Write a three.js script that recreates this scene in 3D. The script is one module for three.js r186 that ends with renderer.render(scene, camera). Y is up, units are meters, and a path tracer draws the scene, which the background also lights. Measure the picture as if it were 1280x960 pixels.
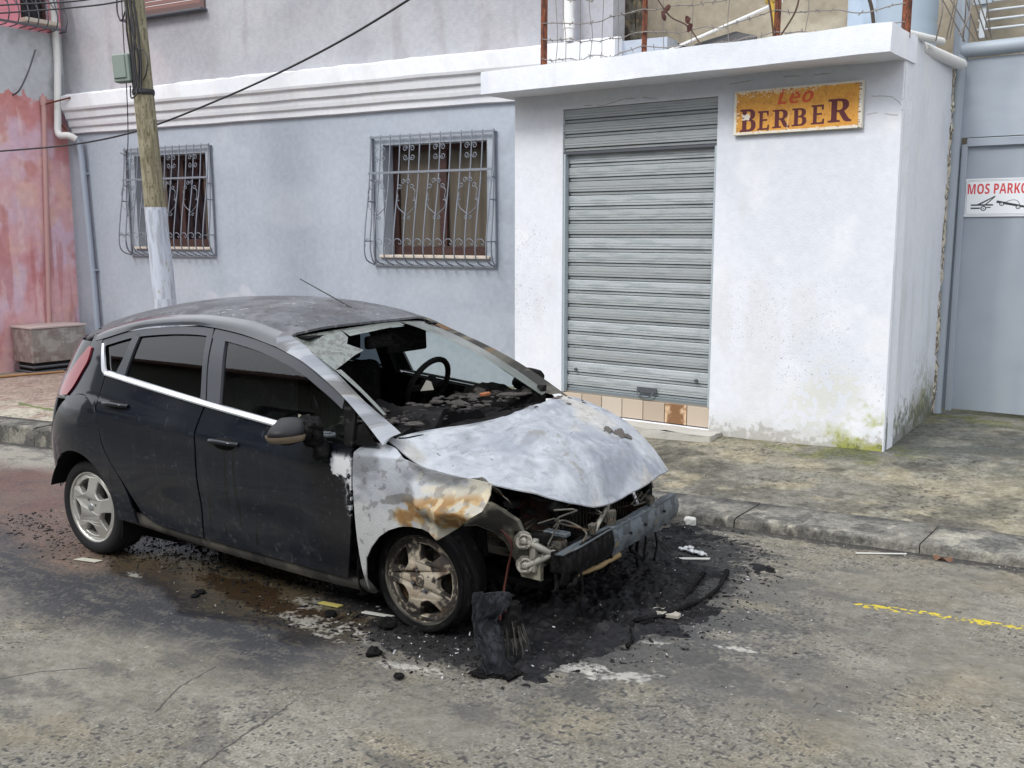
import * as THREE from 'three';
import { mergeGeometries } from 'three/addons/utils/BufferGeometryUtils.js';
import { RoundedBoxGeometry } from 'three/addons/geometries/RoundedBoxGeometry.js';

// ------------------------------------------------------------------ camera, sky, sun, exposure
const scene = new THREE.Scene();
const camera = new THREE.PerspectiveCamera(42.02, 4 / 3, 0.05, 600);
camera.position.set(0, 1.744, 0);
camera.lookAt(-0.5915897, 1.744 - 0.1495008, -0.792257);

const renderer = new THREE.WebGLRenderer({ antialias: true });
renderer.setSize(1024, 768);
renderer.toneMapping = THREE.LinearToneMapping;
renderer.toneMappingExposure = 1.55;
renderer.shadowMap.enabled = true;
renderer.shadowMap.type = THREE.PCFSoftShadowMap;

const sun = new THREE.DirectionalLight(new THREE.Color(1.0, 0.965, 0.92), 1.5);
sun.position.set(-6.5, 15.5, 11);
sun.target.position.set(-4, 0, -5);
sun.castShadow = true;
sun.shadow.radius = 36;
sun.shadow.mapSize.set(2048, 2048);
Object.assign(sun.shadow.camera, { left: -14, right: 14, top: 14, bottom: -14, near: 1, far: 50 });
scene.add(sun, sun.target);

// ------------------------------------------------------------------ noise and random numbers
function rng(seed) {
  let a = seed >>> 0;
  return () => { a = (a + 0x6D2B79F5) | 0; let t = Math.imul(a ^ (a >>> 15), 1 | a); t = (t + Math.imul(t ^ (t >>> 7), 61 | t)) ^ t; return ((t ^ (t >>> 14)) >>> 0) / 4294967296; };
}
const NT = new Float32Array(65536);
{ const r = rng(77); for (let i = 0; i < 65536; i++) NT[i] = r(); }
function vn(x, y) {                                     // value noise 0..1, tiles every 256
  x += 4096; y += 4096; const xi = x | 0, yi = y | 0; let fx = x - xi, fy = y - yi;
  fx = fx * fx * (3 - 2 * fx); fy = fy * fy * (3 - 2 * fy);
  const x0 = xi & 255, x1 = (xi + 1) & 255, y0 = (yi & 255) << 8, y1 = ((yi + 1) & 255) << 8;
  const a = NT[y0 + x0], b = NT[y0 + x1], c = NT[y1 + x0], d = NT[y1 + x1];
  return a + (b - a) * fx + (c - a + (a - b - c + d) * fx) * fy;
}
function fbm(x, y, o = 4) { let s = 0, a = 0.5, t = 0; for (let i = 0; i < o; i++) { s += a * vn(x, y); t += a; a *= 0.5; x = x * 2.03 + 17.3; y = y * 2.03 + 31.7; } return s / t; }
const clamp = (v, a = 0, b = 1) => v < a ? a : v > b ? b : v;
const sst = (a, b, v) => { const t = clamp((v - a) / (b - a)); return t * t * (3 - 2 * t); };
const lerp = (a, b, t) => a + (b - a) * t;
const mix3 = (c, d, t) => { c[0] += (d[0] - c[0]) * t; c[1] += (d[1] - c[1]) * t; c[2] += (d[2] - c[2]) * t; };

// overcast sky: smooth cloud layer, brighter overhead
{
  const w = 512, h = 256, data = new Float32Array(w * h * 4);
  for (let j = 0; j < h; j++) {
    const el = ((j + 0.5) / h - 0.5) * Math.PI, se = Math.sin(el);   // row 0 is the nadir
    for (let i = 0; i < w; i++) {
      const az = (i + 0.5) / w * Math.PI * 2;
      let L = el > 0 ? (1 + 0.8 * se) / 1.8 : 0.3;
      if (el > 0) { const u = Math.cos(az) / (se + 0.25), v = Math.sin(az) / (se + 0.25); L *= 0.84 + 0.32 * fbm(u * 1.3 + 40, v * 1.3 + 60, 5); }
      const k = (j * w + i) * 4, g = 1.5 * L;
      data[k] = g * 0.955; data[k + 1] = g * 0.985; data[k + 2] = g * 1.04; data[k + 3] = 1;
    }
  }
  const sky = new THREE.DataTexture(data, w, h, THREE.RGBAFormat, THREE.FloatType);
  sky.mapping = THREE.EquirectangularReflectionMapping; sky.magFilter = THREE.LinearFilter; sky.minFilter = THREE.LinearFilter;
  sky.wrapS = THREE.RepeatWrapping; sky.needsUpdate = true;
  scene.background = sky; scene.environment = sky;
}

// ------------------------------------------------------------------ texture helpers
function dataTex(w, h, fn, srgb = true) {               // fn(u, v, i, j) -> [r,g,b] 0..255, v = 0 at the bottom
  const d = new Uint8Array(w * h * 4);
  for (let j = 0; j < h; j++) for (let i = 0; i < w; i++) {
    const c = fn((i + 0.5) / w, (j + 0.5) / h, i, j), k = (j * w + i) * 4;
    d[k] = clamp(c[0], 0, 255); d[k + 1] = clamp(c[1], 0, 255); d[k + 2] = clamp(c[2], 0, 255); d[k + 3] = 255;
  }
  const t = new THREE.DataTexture(d, w, h, THREE.RGBAFormat);
  t.magFilter = THREE.LinearFilter; t.minFilter = THREE.LinearMipmapLinearFilter; t.generateMipmaps = true;
  t.wrapS = t.wrapT = THREE.RepeatWrapping; if (srgb) t.colorSpace = THREE.SRGBColorSpace; t.needsUpdate = true;
  return t;
}
function grey(w, h, fn) { return dataTex(w, h, (u, v, i, j) => { const g = fn(u, v, i, j) * 255; return [g, g, g]; }, false); }
function fit(t, w, h, ox = 0, oy = 0) { t.repeat.set(1 / w, 1 / h); t.offset.set(-ox / w, -oy / h); return t; }   // uv in metres -> the texture covers w x h metres from (ox, oy)
function tiled(t, size) { const c = t.clone(); c.repeat.set(1 / size, 1 / size); c.offset.set(0, 0); c.needsUpdate = true; return c; }
const S = (hex) => new THREE.Color(hex);
function mat(o) { const m = (o.clearcoat || o.transmission || o.sheen || o.specularIntensity !== undefined) ? new THREE.MeshPhysicalMaterial(o) : new THREE.MeshStandardMaterial(o); m.side = THREE.DoubleSide; return m; }
// tileable fine grain for bump
const GR = rng(5);
const grainBase = grey(512, 512, (u, v) => { const x = u * 64, y = v * 64; const tile = (f, s) => { const n = 64 * f; const a = vn((x * f) % n + s, (y * f) % n + s); return a; }; return 0.5 * tile(4, 0) * 0.6 + 0.4 * tile(2, 0) + 0.3 * tile(1, 0); });

// ------------------------------------------------------------------ object helpers
const used = {};
function numbered(n) { if (!(n in used)) { used[n] = 0; return n; } used[n]++; return n + '_' + String(used[n]).padStart(3, '0'); }
function shade(o) { o.castShadow = true; o.receiveShadow = true; return o; }
function thing(name, label, category, group) {
  const g = new THREE.Group(); g.name = numbered(name); g.userData = { label, category }; if (group) g.userData.group = group; scene.add(g); return g;
}
function part(name, geo, m, parent, label) {
  const o = shade(new THREE.Mesh(Array.isArray(geo) ? mergeGeos(geo) : geo, m)); o.name = name; parent.add(o); if (label) o.userData.label = label; return o;
}
function solo(name, geo, m, label, category, group) {
  const o = shade(new THREE.Mesh(Array.isArray(geo) ? mergeGeos(geo) : geo, m)); o.name = numbered(name); o.userData = { label, category }; if (group) o.userData.group = group; scene.add(o); return o;
}
function struct(name, geo, m) { const o = shade(new THREE.Mesh(geo, m)); o.name = name; o.userData.kind = 'structure'; scene.add(o); return o; }
function sub(name, parent) { const g = new THREE.Group(); g.name = name; parent.add(g); return g; }
function mergeGeos(list) {
  list = list.map(g => { const q = g.index ? g.toNonIndexed() : g.clone(); for (const k of Object.keys(q.attributes)) if (!['position', 'normal', 'uv'].includes(k)) q.deleteAttribute(k); if (!q.attributes.uv) q.setAttribute('uv', new THREE.Float32BufferAttribute(new Float32Array(q.attributes.position.count * 2), 2)); return q; });
  return mergeGeometries(list);
}
const V = (x, y, z) => new THREE.Vector3(x, y, z);
function box(w, h, d, x = 0, y = 0, z = 0, bev = 0, seg = 1) {
  const g = bev ? new RoundedBoxGeometry(w, h, d, seg, bev) : new THREE.BoxGeometry(w, h, d); g.translate(x, y, z); return g;
}
function boxUV(g) {                                      // uv in metres from the dominant axis
  const q = g.index ? g.toNonIndexed() : g; const p = q.attributes.position, uv = new Float32Array(p.count * 2);
  const a = V(), b = V(), c = V();
  for (let i = 0; i < p.count; i += 3) {
    a.fromBufferAttribute(p, i); b.fromBufferAttribute(p, i + 1); c.fromBufferAttribute(p, i + 2);
    const n = b.clone().sub(a).cross(c.clone().sub(a)); const ax = Math.abs(n.x), ay = Math.abs(n.y), az = Math.abs(n.z);
    [a, b, c].forEach((t, k) => { const [u, v] = az >= ax && az >= ay ? [t.x, t.y] : ax >= ay ? [t.z, t.y] : [t.x, t.z]; uv[(i + k) * 2] = u; uv[(i + k) * 2 + 1] = v; });
  }
  q.setAttribute('uv', new THREE.BufferAttribute(uv, 2)); return q;
}
function tube(pts, r, seg = 0, rad = 6, closed = false) {
  const c = new THREE.CatmullRomCurve3(pts.map(p => p.isVector3 ? p : V(...p)), closed, 'centripetal');
  return new THREE.TubeGeometry(c, seg || Math.max(2, (pts.length - 1) * 4), r, rad, closed);
}
function rod(a, b, r, rad = 8, r2) {                     // closed cylinder from a to b
  const A = a.isVector3 ? a : V(...a), B = b.isVector3 ? b : V(...b); const d = B.clone().sub(A), L = d.length();
  const g = new THREE.CylinderGeometry(r2 ?? r, r, L, rad); g.translate(0, L / 2, 0);
  g.applyQuaternion(new THREE.Quaternion().setFromUnitVectors(V(0, 1, 0), d.normalize())); g.translate(A.x, A.y, A.z); return g;
}
function jitter(g, amp, f, seed = 0) {                   // roughen a geometry along its normals, same place -> same shift
  const p = g.attributes.position, n = g.attributes.normal;
  for (let i = 0; i < p.count; i++) {
    const x = p.getX(i), y = p.getY(i), z = p.getZ(i); const k = (fbm(x * f + seed, y * f + z * f * 0.7 + 9, 3) + fbm(z * f + 50 + seed, y * f - x * f * 0.6 + 3, 3) - 1) * amp;
    p.setXYZ(i, x + n.getX(i) * k, y + n.getY(i) * k, z + n.getZ(i) * k);
  }
  g.computeVertexNormals(); return g;
}
function hermite(tab) {                                  // smooth function through [t, v] pairs
  const n = tab.length, m = [];
  for (let i = 0; i < n; i++) { const a = tab[Math.max(0, i - 1)], b = tab[Math.min(n - 1, i + 1)]; m[i] = (b[1] - a[1]) / (b[0] - a[0]); }
  return t => {
    if (t <= tab[0][0]) return tab[0][1]; if (t >= tab[n - 1][0]) return tab[n - 1][1];
    let i = 0; while (tab[i + 1][0] < t) i++; const h = tab[i + 1][0] - tab[i][0], s = (t - tab[i][0]) / h, s2 = s * s, s3 = s2 * s;
    return (2 * s3 - 3 * s2 + 1) * tab[i][1] + (s3 - 2 * s2 + s) * h * m[i] + (-2 * s3 + 3 * s2) * tab[i + 1][1] + (s3 - s2) * h * m[i + 1];
  };
}
function cr(p0, p1, p2, p3, t) { const t2 = t * t, t3 = t2 * t; return 0.5 * (2 * p1 + (p2 - p0) * t + (2 * p0 - 5 * p1 + 4 * p2 - p3) * t2 + (3 * p1 - p0 - 3 * p2 + p3) * t3); }
function crLine(pts, t, smooth = true) {                 // pts: arrays of equal dimension, t 0..1 over the points
  const n = pts.length - 1, f = clamp(t) * n, i = Math.min(n - 1, Math.floor(f)), s = f - i;
  const a = pts[Math.max(0, i - 1)], b = pts[i], c = pts[i + 1], d = pts[Math.min(n, i + 2)];
  if (!smooth || n < 2) return b.map((v, k) => v + (c[k] - v) * s);
  const A = i === 0 ? b.map((v, k) => 2 * v - c[k]) : a, D = i === n - 1 ? c.map((v, k) => 2 * v - b[k]) : d;
  return b.map((v, k) => cr(A[k], v, c[k], D[k], s));
}
function crGrid(rows, u, v, su = true, sv = true) { return crLine(rows.map(r => crLine(r, u, su)), v, sv); }
// single open surface (a pane of glass)
function pane1(nu, nv, f, uvf) {
  const P = [], U = [], ix = []; for (let j = 0; j <= nv; j++) for (let i = 0; i <= nu; i++) { const u = i / nu, v = j / nv, p = f(u, v); P.push(...p); U.push(...(uvf ? uvf(u, v, p) : [u, v])); }
  for (let j = 0; j < nv; j++) for (let i = 0; i < nu; i++) { const a = j * (nu + 1) + i; ix.push(a, a + 1, a + nu + 2, a, a + nu + 2, a + nu + 1); }
  const g = new THREE.BufferGeometry(); g.setAttribute('position', new THREE.Float32BufferAttribute(P, 3)); g.setAttribute('uv', new THREE.Float32BufferAttribute(U, 2)); g.setIndex(ix); g.computeVertexNormals(); return g;
}
// closed sheet from a grid of points f(u, v) -> [x,y,z]; thickness along off(u, v) -> [dx,dy,dz]; uv from uvf
function sheet(nu, nv, f, off, uvf) {
  const P = [], Q = [], U = [];
  for (let j = 0; j <= nv; j++) for (let i = 0; i <= nu; i++) { const u = i / nu, v = j / nv, p = f(u, v), o = off(u, v, p); P.push(p); Q.push([p[0] + o[0], p[1] + o[1], p[2] + o[2]]); U.push(uvf ? uvf(u, v, p) : [u, v]); }
  const id = (i, j) => j * (nu + 1) + i;
  const face = (A, flip) => {
    const g = new THREE.BufferGeometry(); g.setAttribute('position', new THREE.Float32BufferAttribute(A.flat(), 3)); g.setAttribute('uv', new THREE.Float32BufferAttribute(U.flat(), 2));
    const ix = []; for (let j = 0; j < nv; j++) for (let i = 0; i < nu; i++) { const a = id(i, j), b = id(i + 1, j), c = id(i + 1, j + 1), d = id(i, j + 1); flip ? ix.push(a, c, b, a, d, c) : ix.push(a, b, c, a, c, d); }
    g.setIndex(ix); g.computeVertexNormals(); return g;
  };
  const loop = []; for (let i = 0; i < nu; i++) loop.push(id(i, 0)); for (let j = 0; j < nv; j++) loop.push(id(nu, j)); for (let i = nu; i > 0; i--) loop.push(id(i, nv)); for (let j = nv; j > 0; j--) loop.push(id(0, j));
  const rp = [], ru = []; for (let k = 0; k < loop.length; k++) { const a = loop[k], b = loop[(k + 1) % loop.length]; rp.push(...P[a], ...Q[a], ...Q[b], ...P[a], ...Q[b], ...P[b]); ru.push(...U[a], ...U[a], ...U[b], ...U[a], ...U[b], ...U[b]); }
  const rim = new THREE.BufferGeometry(); rim.setAttribute('position', new THREE.Float32BufferAttribute(rp, 3)); rim.setAttribute('uv', new THREE.Float32BufferAttribute(ru, 2)); rim.computeVertexNormals();
  return mergeGeos([face(P, false), face(Q, true), rim]);
}
// extruded outline in the xy plane, front face at z = 0 growing to -depth
function slab(outline, depth, holes = [], bev = 0) {
  const s = new THREE.Shape(outline.map(p => new THREE.Vector2(...p)));
  for (const h of holes) s.holes.push(new THREE.Path(h.map(p => new THREE.Vector2(...p))));
  const g = new THREE.ExtrudeGeometry(s, { depth: depth - 2 * bev, bevelEnabled: bev > 0, bevelSize: bev, bevelThickness: bev, bevelOffset: -bev, bevelSegments: 2, curveSegments: 8 });
  g.translate(0, 0, -depth + bev); return g;
}
const rect = (x0, y0, x1, y1) => [[x0, y0], [x1, y0], [x1, y1], [x0, y1]];

// ------------------------------------------------------------------ road (slopes up to the right), kerb, pavement
const RY = x => 0.03 * x;
const kz = hermite([[-20, -4.0], [-9.85, -4.72], [-6, -5.33], [-2.7, -5.635], [-0.88, -5.735], [6, -6.1]]);   // foot of the kerb
const kh = hermite([[-20, 0.18], [-9, 0.18], [-4, 0.075], [6, 0.065]]);
const kdf = hermite([[-20, 0.3], [-9, 0.3], [-4, 0.42], [6, 0.44]]);
const PY = (x, z) => { const zb = kz(x) - kdf(x), t = clamp((zb - z) / Math.max(0.4, zb + 7.5)); return RY(x) + kh(x) + (0.2 - kh(x)) * t; };

function segDist(px, pz, pts) { let best = 1e9, at = 0; for (let i = 0; i < pts.length - 1; i++) { const [ax, az] = pts[i], [bx, bz] = pts[i + 1]; const dx = bx - ax, dz = bz - az; const t = clamp(((px - ax) * dx + (pz - az) * dz) / (dx * dx + dz * dz)); const d = Math.hypot(px - ax - dx * t, pz - az - dz * t); if (d < best) { best = d; at = i + t; } } return [best, at]; }
function ell(x, z, cx, cz, rx, rz, ang = 0) { const c = Math.cos(ang), s = Math.sin(ang), dx = x - cx, dz = z - cz; return Math.hypot((dx * c + dz * s) / rx, (-dx * s + dz * c) / rz); }
const bandPts = [[-9.5, -3.4], [-7.2, -2.95], [-5.6, -2.64], [-4.54, -2.74], [-3.6, -2.80], [-2.85, -2.84], [-2.45, -2.95], [-2.0, -3.3]];
const foam = [[-3.5, -3.07, 0.20, 0.045, 0.1], [-3.08, -3.13, 0.17, 0.05, -0.05], [-3.3, -3.14, 0.12, 0.03, 0.1], [-2.98, -3.25, 0.10, 0.03, -0.2], [-2.38, -3.35, 0.13, 0.055, -0.5], [-2.17, -3.38, 0.12, 0.05, -0.4], [-1.96, -3.40, 0.11, 0.045, -0.5], [-3.66, -3.29, 0.11, 0.06, 0], [-2.75, -2.98, 0.12, 0.03, -0.1], [-1.72, -3.9, 0.09, 0.02, -0.3], [-4.9, -3.02, 0.06, 0.022, 0.4], [-2.05, -3.75, 0.06, 0.02, -0.3]];
const cracks = [[[-2.62, -1.5], [-2.80, -1.95], [-2.86, -2.2], [-2.91, -2.45]], [[-3.3, -2.1], [-3.42, -2.3], [-3.46, -2.5]], [[-4.3, -1.6], [-4.05, -2.05], [-3.9, -2.2]]];
const yel = [[-1.42, -4.726], [-1.15, -4.776], [-0.9, -4.802], [-0.72, -4.834], [0.4, -4.98], [2, -5.2]];
const KF = 9;
function roadCoarse(x, z, F, k) {                        // slowly varying fields, sampled on a coarser grid
  const wx = x + (fbm(x * 2.1, z * 2.1, 3) - 0.5) * 0.35, wz = z + (fbm(x * 2.1 + 70, z * 2.1 + 20, 3) - 0.5) * 0.3;
  F[k] = wx; F[k + 1] = wz; F[k + 2] = fbm(x * 0.55 + 8, z * 0.8 + 3, 4); F[k + 3] = fbm(x * 2.6 + 20, z * 3.4, 4); F[k + 4] = fbm(x * 1.3 + 90, z * 2.2 + 50, 4); F[k + 5] = sst(0.3, 0.62, fbm(x * 1.7 + 5, z * 1.9 + 44, 3));
  F[k + 6] = fbm(x * 5 + 3, z * 9, 4); F[k + 7] = fbm(x * 4.4 + 31, z * 9 + 12, 4);
  const [bd, bt] = segDist(wx, wz, bandPts), bw = 0.25 + 0.1 * vn(bt * 2.3, 4); F[k + 8] = sst(bw * 1.4, bw * 0.25, bd) * sst(-2.7, -3.5, wx);
}
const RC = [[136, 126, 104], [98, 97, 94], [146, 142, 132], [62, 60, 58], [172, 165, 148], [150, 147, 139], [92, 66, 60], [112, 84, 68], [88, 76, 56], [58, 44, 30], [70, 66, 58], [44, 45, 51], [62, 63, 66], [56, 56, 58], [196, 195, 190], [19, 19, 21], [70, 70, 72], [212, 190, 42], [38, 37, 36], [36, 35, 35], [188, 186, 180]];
const cc = [0, 0, 0]; const KZT = Float32Array.from({ length: 1401 }, (_, i) => kz(-13 + i * 0.01)), kzf = x => KZT[clamp(Math.round((x + 13) * 100), 0, 1400)];   // dark strip along the foot of the kerb: silt with shade painted in
function roadAt(x, z, F, out) {                          // out: r g b (sRGB 0..255), roughness, height
  const wx = F[0], wz = F[1], big = F[2], mid = F[3], worn = F[5], c = cc;
  const fine = fbm(x * 23, z * 30, 3), gr = vn(x * 150 + 3, z * 150 + 7), gr2 = vn(x * 71 + 30, z * 71 + 9);
  c[0] = 122; c[1] = 118; c[2] = 108; let rough = 0.86, hgt = 0.5 + (gr - 0.5) * 0.35 + (gr2 - 0.5) * 0.4 + (fine - 0.5) * 0.5;
  mix3(c, RC[0], sst(0.45, 0.75, mid) * 0.5); mix3(c, RC[1], sst(0.5, 0.78, big) * 0.5); mix3(c, RC[2], sst(0.58, 0.8, F[4]) * 0.6);
  const k = (gr - 0.5) * 30 * (0.4 + worn) + (gr2 - 0.5) * 18 + (fine - 0.5) * 34; c[0] += k; c[1] += k; c[2] += k;      // aggregate showing through
  if (gr2 > 0.74) mix3(c, RC[3], sst(0.74, 0.86, gr2) * worn * 0.85);
  if (gr > 0.86) mix3(c, RC[4], sst(0.86, 0.95, gr) * 0.6 * worn);
  if (wx < -4.0) { // pale silt by the far kerb, red-brown wash running back from the rear wheel
    mix3(c, RC[5], sst(-3.98, -4.25, wz + 0.12 * (wx + 8)) * sst(-6.2, -7.4, wx) * 0.85);
    const red = sst(-4.7, -6.6, wx) * sst(-2.55, -3.0, wz + 0.22 * (wx + 6)) * sst(-4.45, -4.1, wz + 0.10 * (wx + 8)); mix3(c, RC[6], red * (0.55 + 0.4 * mid)); rough = lerp(rough, 0.5, red * sst(0.4, 0.6, mid));
    mix3(c, RC[7], sst(0.95, 0.5, ell(wx, wz, -5.3, -2.98, 1.3, 0.3, 0.05)) * 0.55);
  }
  if (wx > -6.8 && wx < -1.8) { // wet brown run-off beside the sill
    const wet = sst(1.0, 0.75, ell(wx, wz, -4.35, -3.25, 1.5, 0.42, 0.06) + (mid - 0.5) * 0.5); mix3(c, RC[8], wet * 0.75); rough = lerp(rough, 0.24, wet); hgt = lerp(hgt, 0.45, wet * 0.75);
    const deep = sst(1.0, 0.7, ell(wx, wz, -3.95, -3.17, 0.75, 0.13, 0.05) + (fine - 0.5) * 0.5); mix3(c, RC[9], deep * 0.85); rough = lerp(rough, 0.12, deep);
  }
  if (F[8] > 0.001) mix3(c, RC[11], F[8] * (0.5 + 0.5 * sst(0.34, 0.58, fbm(x * 9, z * 22 + 6, 3) * 0.6 + gr2 * 0.4)));   // soot washed along the road in a grainy band
  mix3(c, RC[12], sst(1.0, 0.35, ell(wx, wz, -2.6, -4.0, 1.75, 1.5, 0.2)) * sst(0.38, 0.62, F[6] * 0.7 + gr2 * 0.3) * 0.75);
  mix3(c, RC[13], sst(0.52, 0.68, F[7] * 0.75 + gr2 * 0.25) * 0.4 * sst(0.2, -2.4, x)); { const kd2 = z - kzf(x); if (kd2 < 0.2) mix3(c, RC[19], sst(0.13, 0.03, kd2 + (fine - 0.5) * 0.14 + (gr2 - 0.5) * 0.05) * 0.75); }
  if (z > -4.1 && z < -2.8 && x > -5.2) for (const f of foam) { const e = ell(wx * 0.35 + x * 0.65, wz * 0.35 + z * 0.65, f[0], f[1], f[2] * 1.25, f[3] * 1.35, f[4]); if (e < 1.6) mix3(c, RC[14], sst(1.15, 0.3, e + (fine - 0.5) * 1.9 + (gr2 - 0.5) * 0.9) * 0.72); }   // powder residue
  if (wx > -4.2) { const bl = Math.min(ell(wx, wz, -2.82, -4.35, 0.86, 1.2, 0.1), ell(wx, wz, -3.0, -3.45, 0.75, 0.32, 0.15)); if (bl < 1.5) { const burn = sst(1.06, 0.82, bl + (fine - 0.5) * 0.35 + (gr2 - 0.5) * 0.2); mix3(c, RC[15], burn * 0.93); mix3(c, RC[16], burn * sst(0.82, 0.92, gr) * 0.4); rough = lerp(rough, 0.6 + 0.35 * gr2, burn); hgt += burn * (fine - 0.5) * 0.9; } }   // burnt patch under the nose
  if (x > -1.6 && z < -4.65 && z > -5.3) { const [yd] = segDist(x, z, yel); const ym = sst(0.040, 0.026, yd + (fine - 0.5) * 0.02) * sst(0.54, 0.64, fbm(x * 9 + 6, z * 46, 3) * 0.6 + gr2 * 0.44); if (ym > 0) mix3(c, RC[17], ym * 0.9); }
  if (z > -4 && x > -4.5) for (const cp of cracks) { const q0 = cp[0], q1 = cp[cp.length - 1]; if (x < Math.min(q0[0], q1[0]) - 0.1 || x > Math.max(q0[0], q1[0]) + 0.1) continue; const [cd] = segDist(x + (fine - 0.5) * 0.02, z + (gr2 - 0.5) * 0.008, cp); if (cd < 0.008) { const q = sst(0.006, 0.002, cd); mix3(c, RC[18], q * 0.65); hgt -= q * 0.5; } }
  const sp = vn(x * 46 + 60, z * 46 + 120); if (sp > 0.9) mix3(c, RC[19], sst(0.9, 0.97, sp) * 0.55 * sst(0.42, 0.6, mid + 0.1)); if (sp < 0.035) mix3(c, RC[20], 0.6);
  out[0] = c[0] * 0.85; out[1] = c[1] * 0.845; out[2] = c[2] * 0.835; out[3] = rough; out[4] = hgt;
}
const road = new THREE.Group(); road.name = 'road'; road.userData.kind = 'structure'; scene.add(road);
function roadPatch(x0, x1, z0, z1, tw, th, nx, nz) {
  const cd = new Uint8Array(tw * th * 4), rd = new Uint8Array(tw * th * 4), o = [0, 0, 0, 0, 0], q = 5, cw = Math.ceil(tw / q) + 2, ch = Math.ceil(th / q) + 2, G = new Float32Array(cw * ch * KF), F = new Float32Array(KF);
  for (let j = 0; j < ch; j++) for (let i = 0; i < cw; i++) roadCoarse(x0 + (x1 - x0) * i * q / tw, z1 + (z0 - z1) * j * q / th, G, (j * cw + i) * KF);
  for (let j = 0; j < th; j++) for (let i = 0; i < tw; i++) {
    const gi = (i + 0.5) / q, gj = (j + 0.5) / q, a = gi | 0, b = gj | 0, fa = gi - a, fb = gj - b, k0 = (b * cw + a) * KF, k1 = k0 + cw * KF;
    for (let e = 0; e < KF; e++) { const t0 = G[k0 + e] + (G[k0 + KF + e] - G[k0 + e]) * fa, t1 = G[k1 + e] + (G[k1 + KF + e] - G[k1 + e]) * fa; F[e] = t0 + (t1 - t0) * fb; }
    roadAt(x0 + (x1 - x0) * (i + 0.5) / tw, z1 + (z0 - z1) * (j + 0.5) / th, F, o); const k = (j * tw + i) * 4;
    cd[k] = clamp(o[0], 0, 255); cd[k + 1] = clamp(o[1], 0, 255); cd[k + 2] = clamp(o[2], 0, 255); cd[k + 3] = 255;
    rd[k] = clamp(o[4]) * 255; rd[k + 1] = clamp(o[3]) * 255; rd[k + 2] = 0; rd[k + 3] = 255;
  }
  const mk = (d, s) => { const t = new THREE.DataTexture(d, tw, th, THREE.RGBAFormat); t.magFilter = THREE.LinearFilter; t.minFilter = THREE.LinearMipmapLinearFilter; t.generateMipmaps = true; if (s) t.colorSpace = THREE.SRGBColorSpace; t.needsUpdate = true; return t; };
  const rt = mk(rd, false); const m = mat({ map: mk(cd, true), roughnessMap: rt, roughness: 1, bumpMap: rt, bumpScale: 0.006 });
  const g = new THREE.PlaneGeometry(1, 1, nx, nz); const p = g.attributes.position, uv = g.attributes.uv;
  for (let i = 0; i < p.count; i++) { const x = x0 + (x1 - x0) * uv.getX(i), z = z1 + (z0 - z1) * uv.getY(i); p.setXYZ(i, x, RY(x), z); }
  g.computeVertexNormals(); const o2 = part('road_surface', g, m, road); return o2;
}
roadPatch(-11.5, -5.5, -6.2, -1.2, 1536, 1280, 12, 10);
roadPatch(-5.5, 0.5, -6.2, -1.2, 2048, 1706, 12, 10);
{ // the rest of the road, out of frame, same mix without the stains
  const t = dataTex(512, 512, (u, v) => { const k = (vn(u * 256, v * 256) - 0.5) * 34 + (vn(u * 64 + 9, v * 64) - 0.5) * 30; return [94 + k, 90 + k, 83 + k]; });
  const m = mat({ map: fit(t, 4, 4), roughness: 0.88 });
  const pl = (x0, x1, z0, z1) => { const g = new THREE.BufferGeometry(); const y0 = RY(x0), y1 = RY(x1); g.setAttribute('position', new THREE.Float32BufferAttribute([x0, y0, z1, x1, y1, z1, x1, y1, z0, x0, y0, z0], 3)); g.setAttribute('uv', new THREE.Float32BufferAttribute([x0, -z1, x1, -z1, x1, -z0, x0, -z0], 2)); g.setIndex([0, 1, 2, 0, 2, 3]); g.computeVertexNormals(); return g; };
  part('road_surface', [pl(-40, -11.5, -6.2, 6), pl(-11.5, 0.5, -1.2, 6), pl(0.5, 30, -6.2, 6)], m, road);
  const gg = pl(-300, 300, -300, 300); gg.translate(0, -0.06, 0); struct('ground', gg, mat({ color: new THREE.Color(0.16, 0.15, 0.13), roughness: 0.95 }));
}
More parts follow.
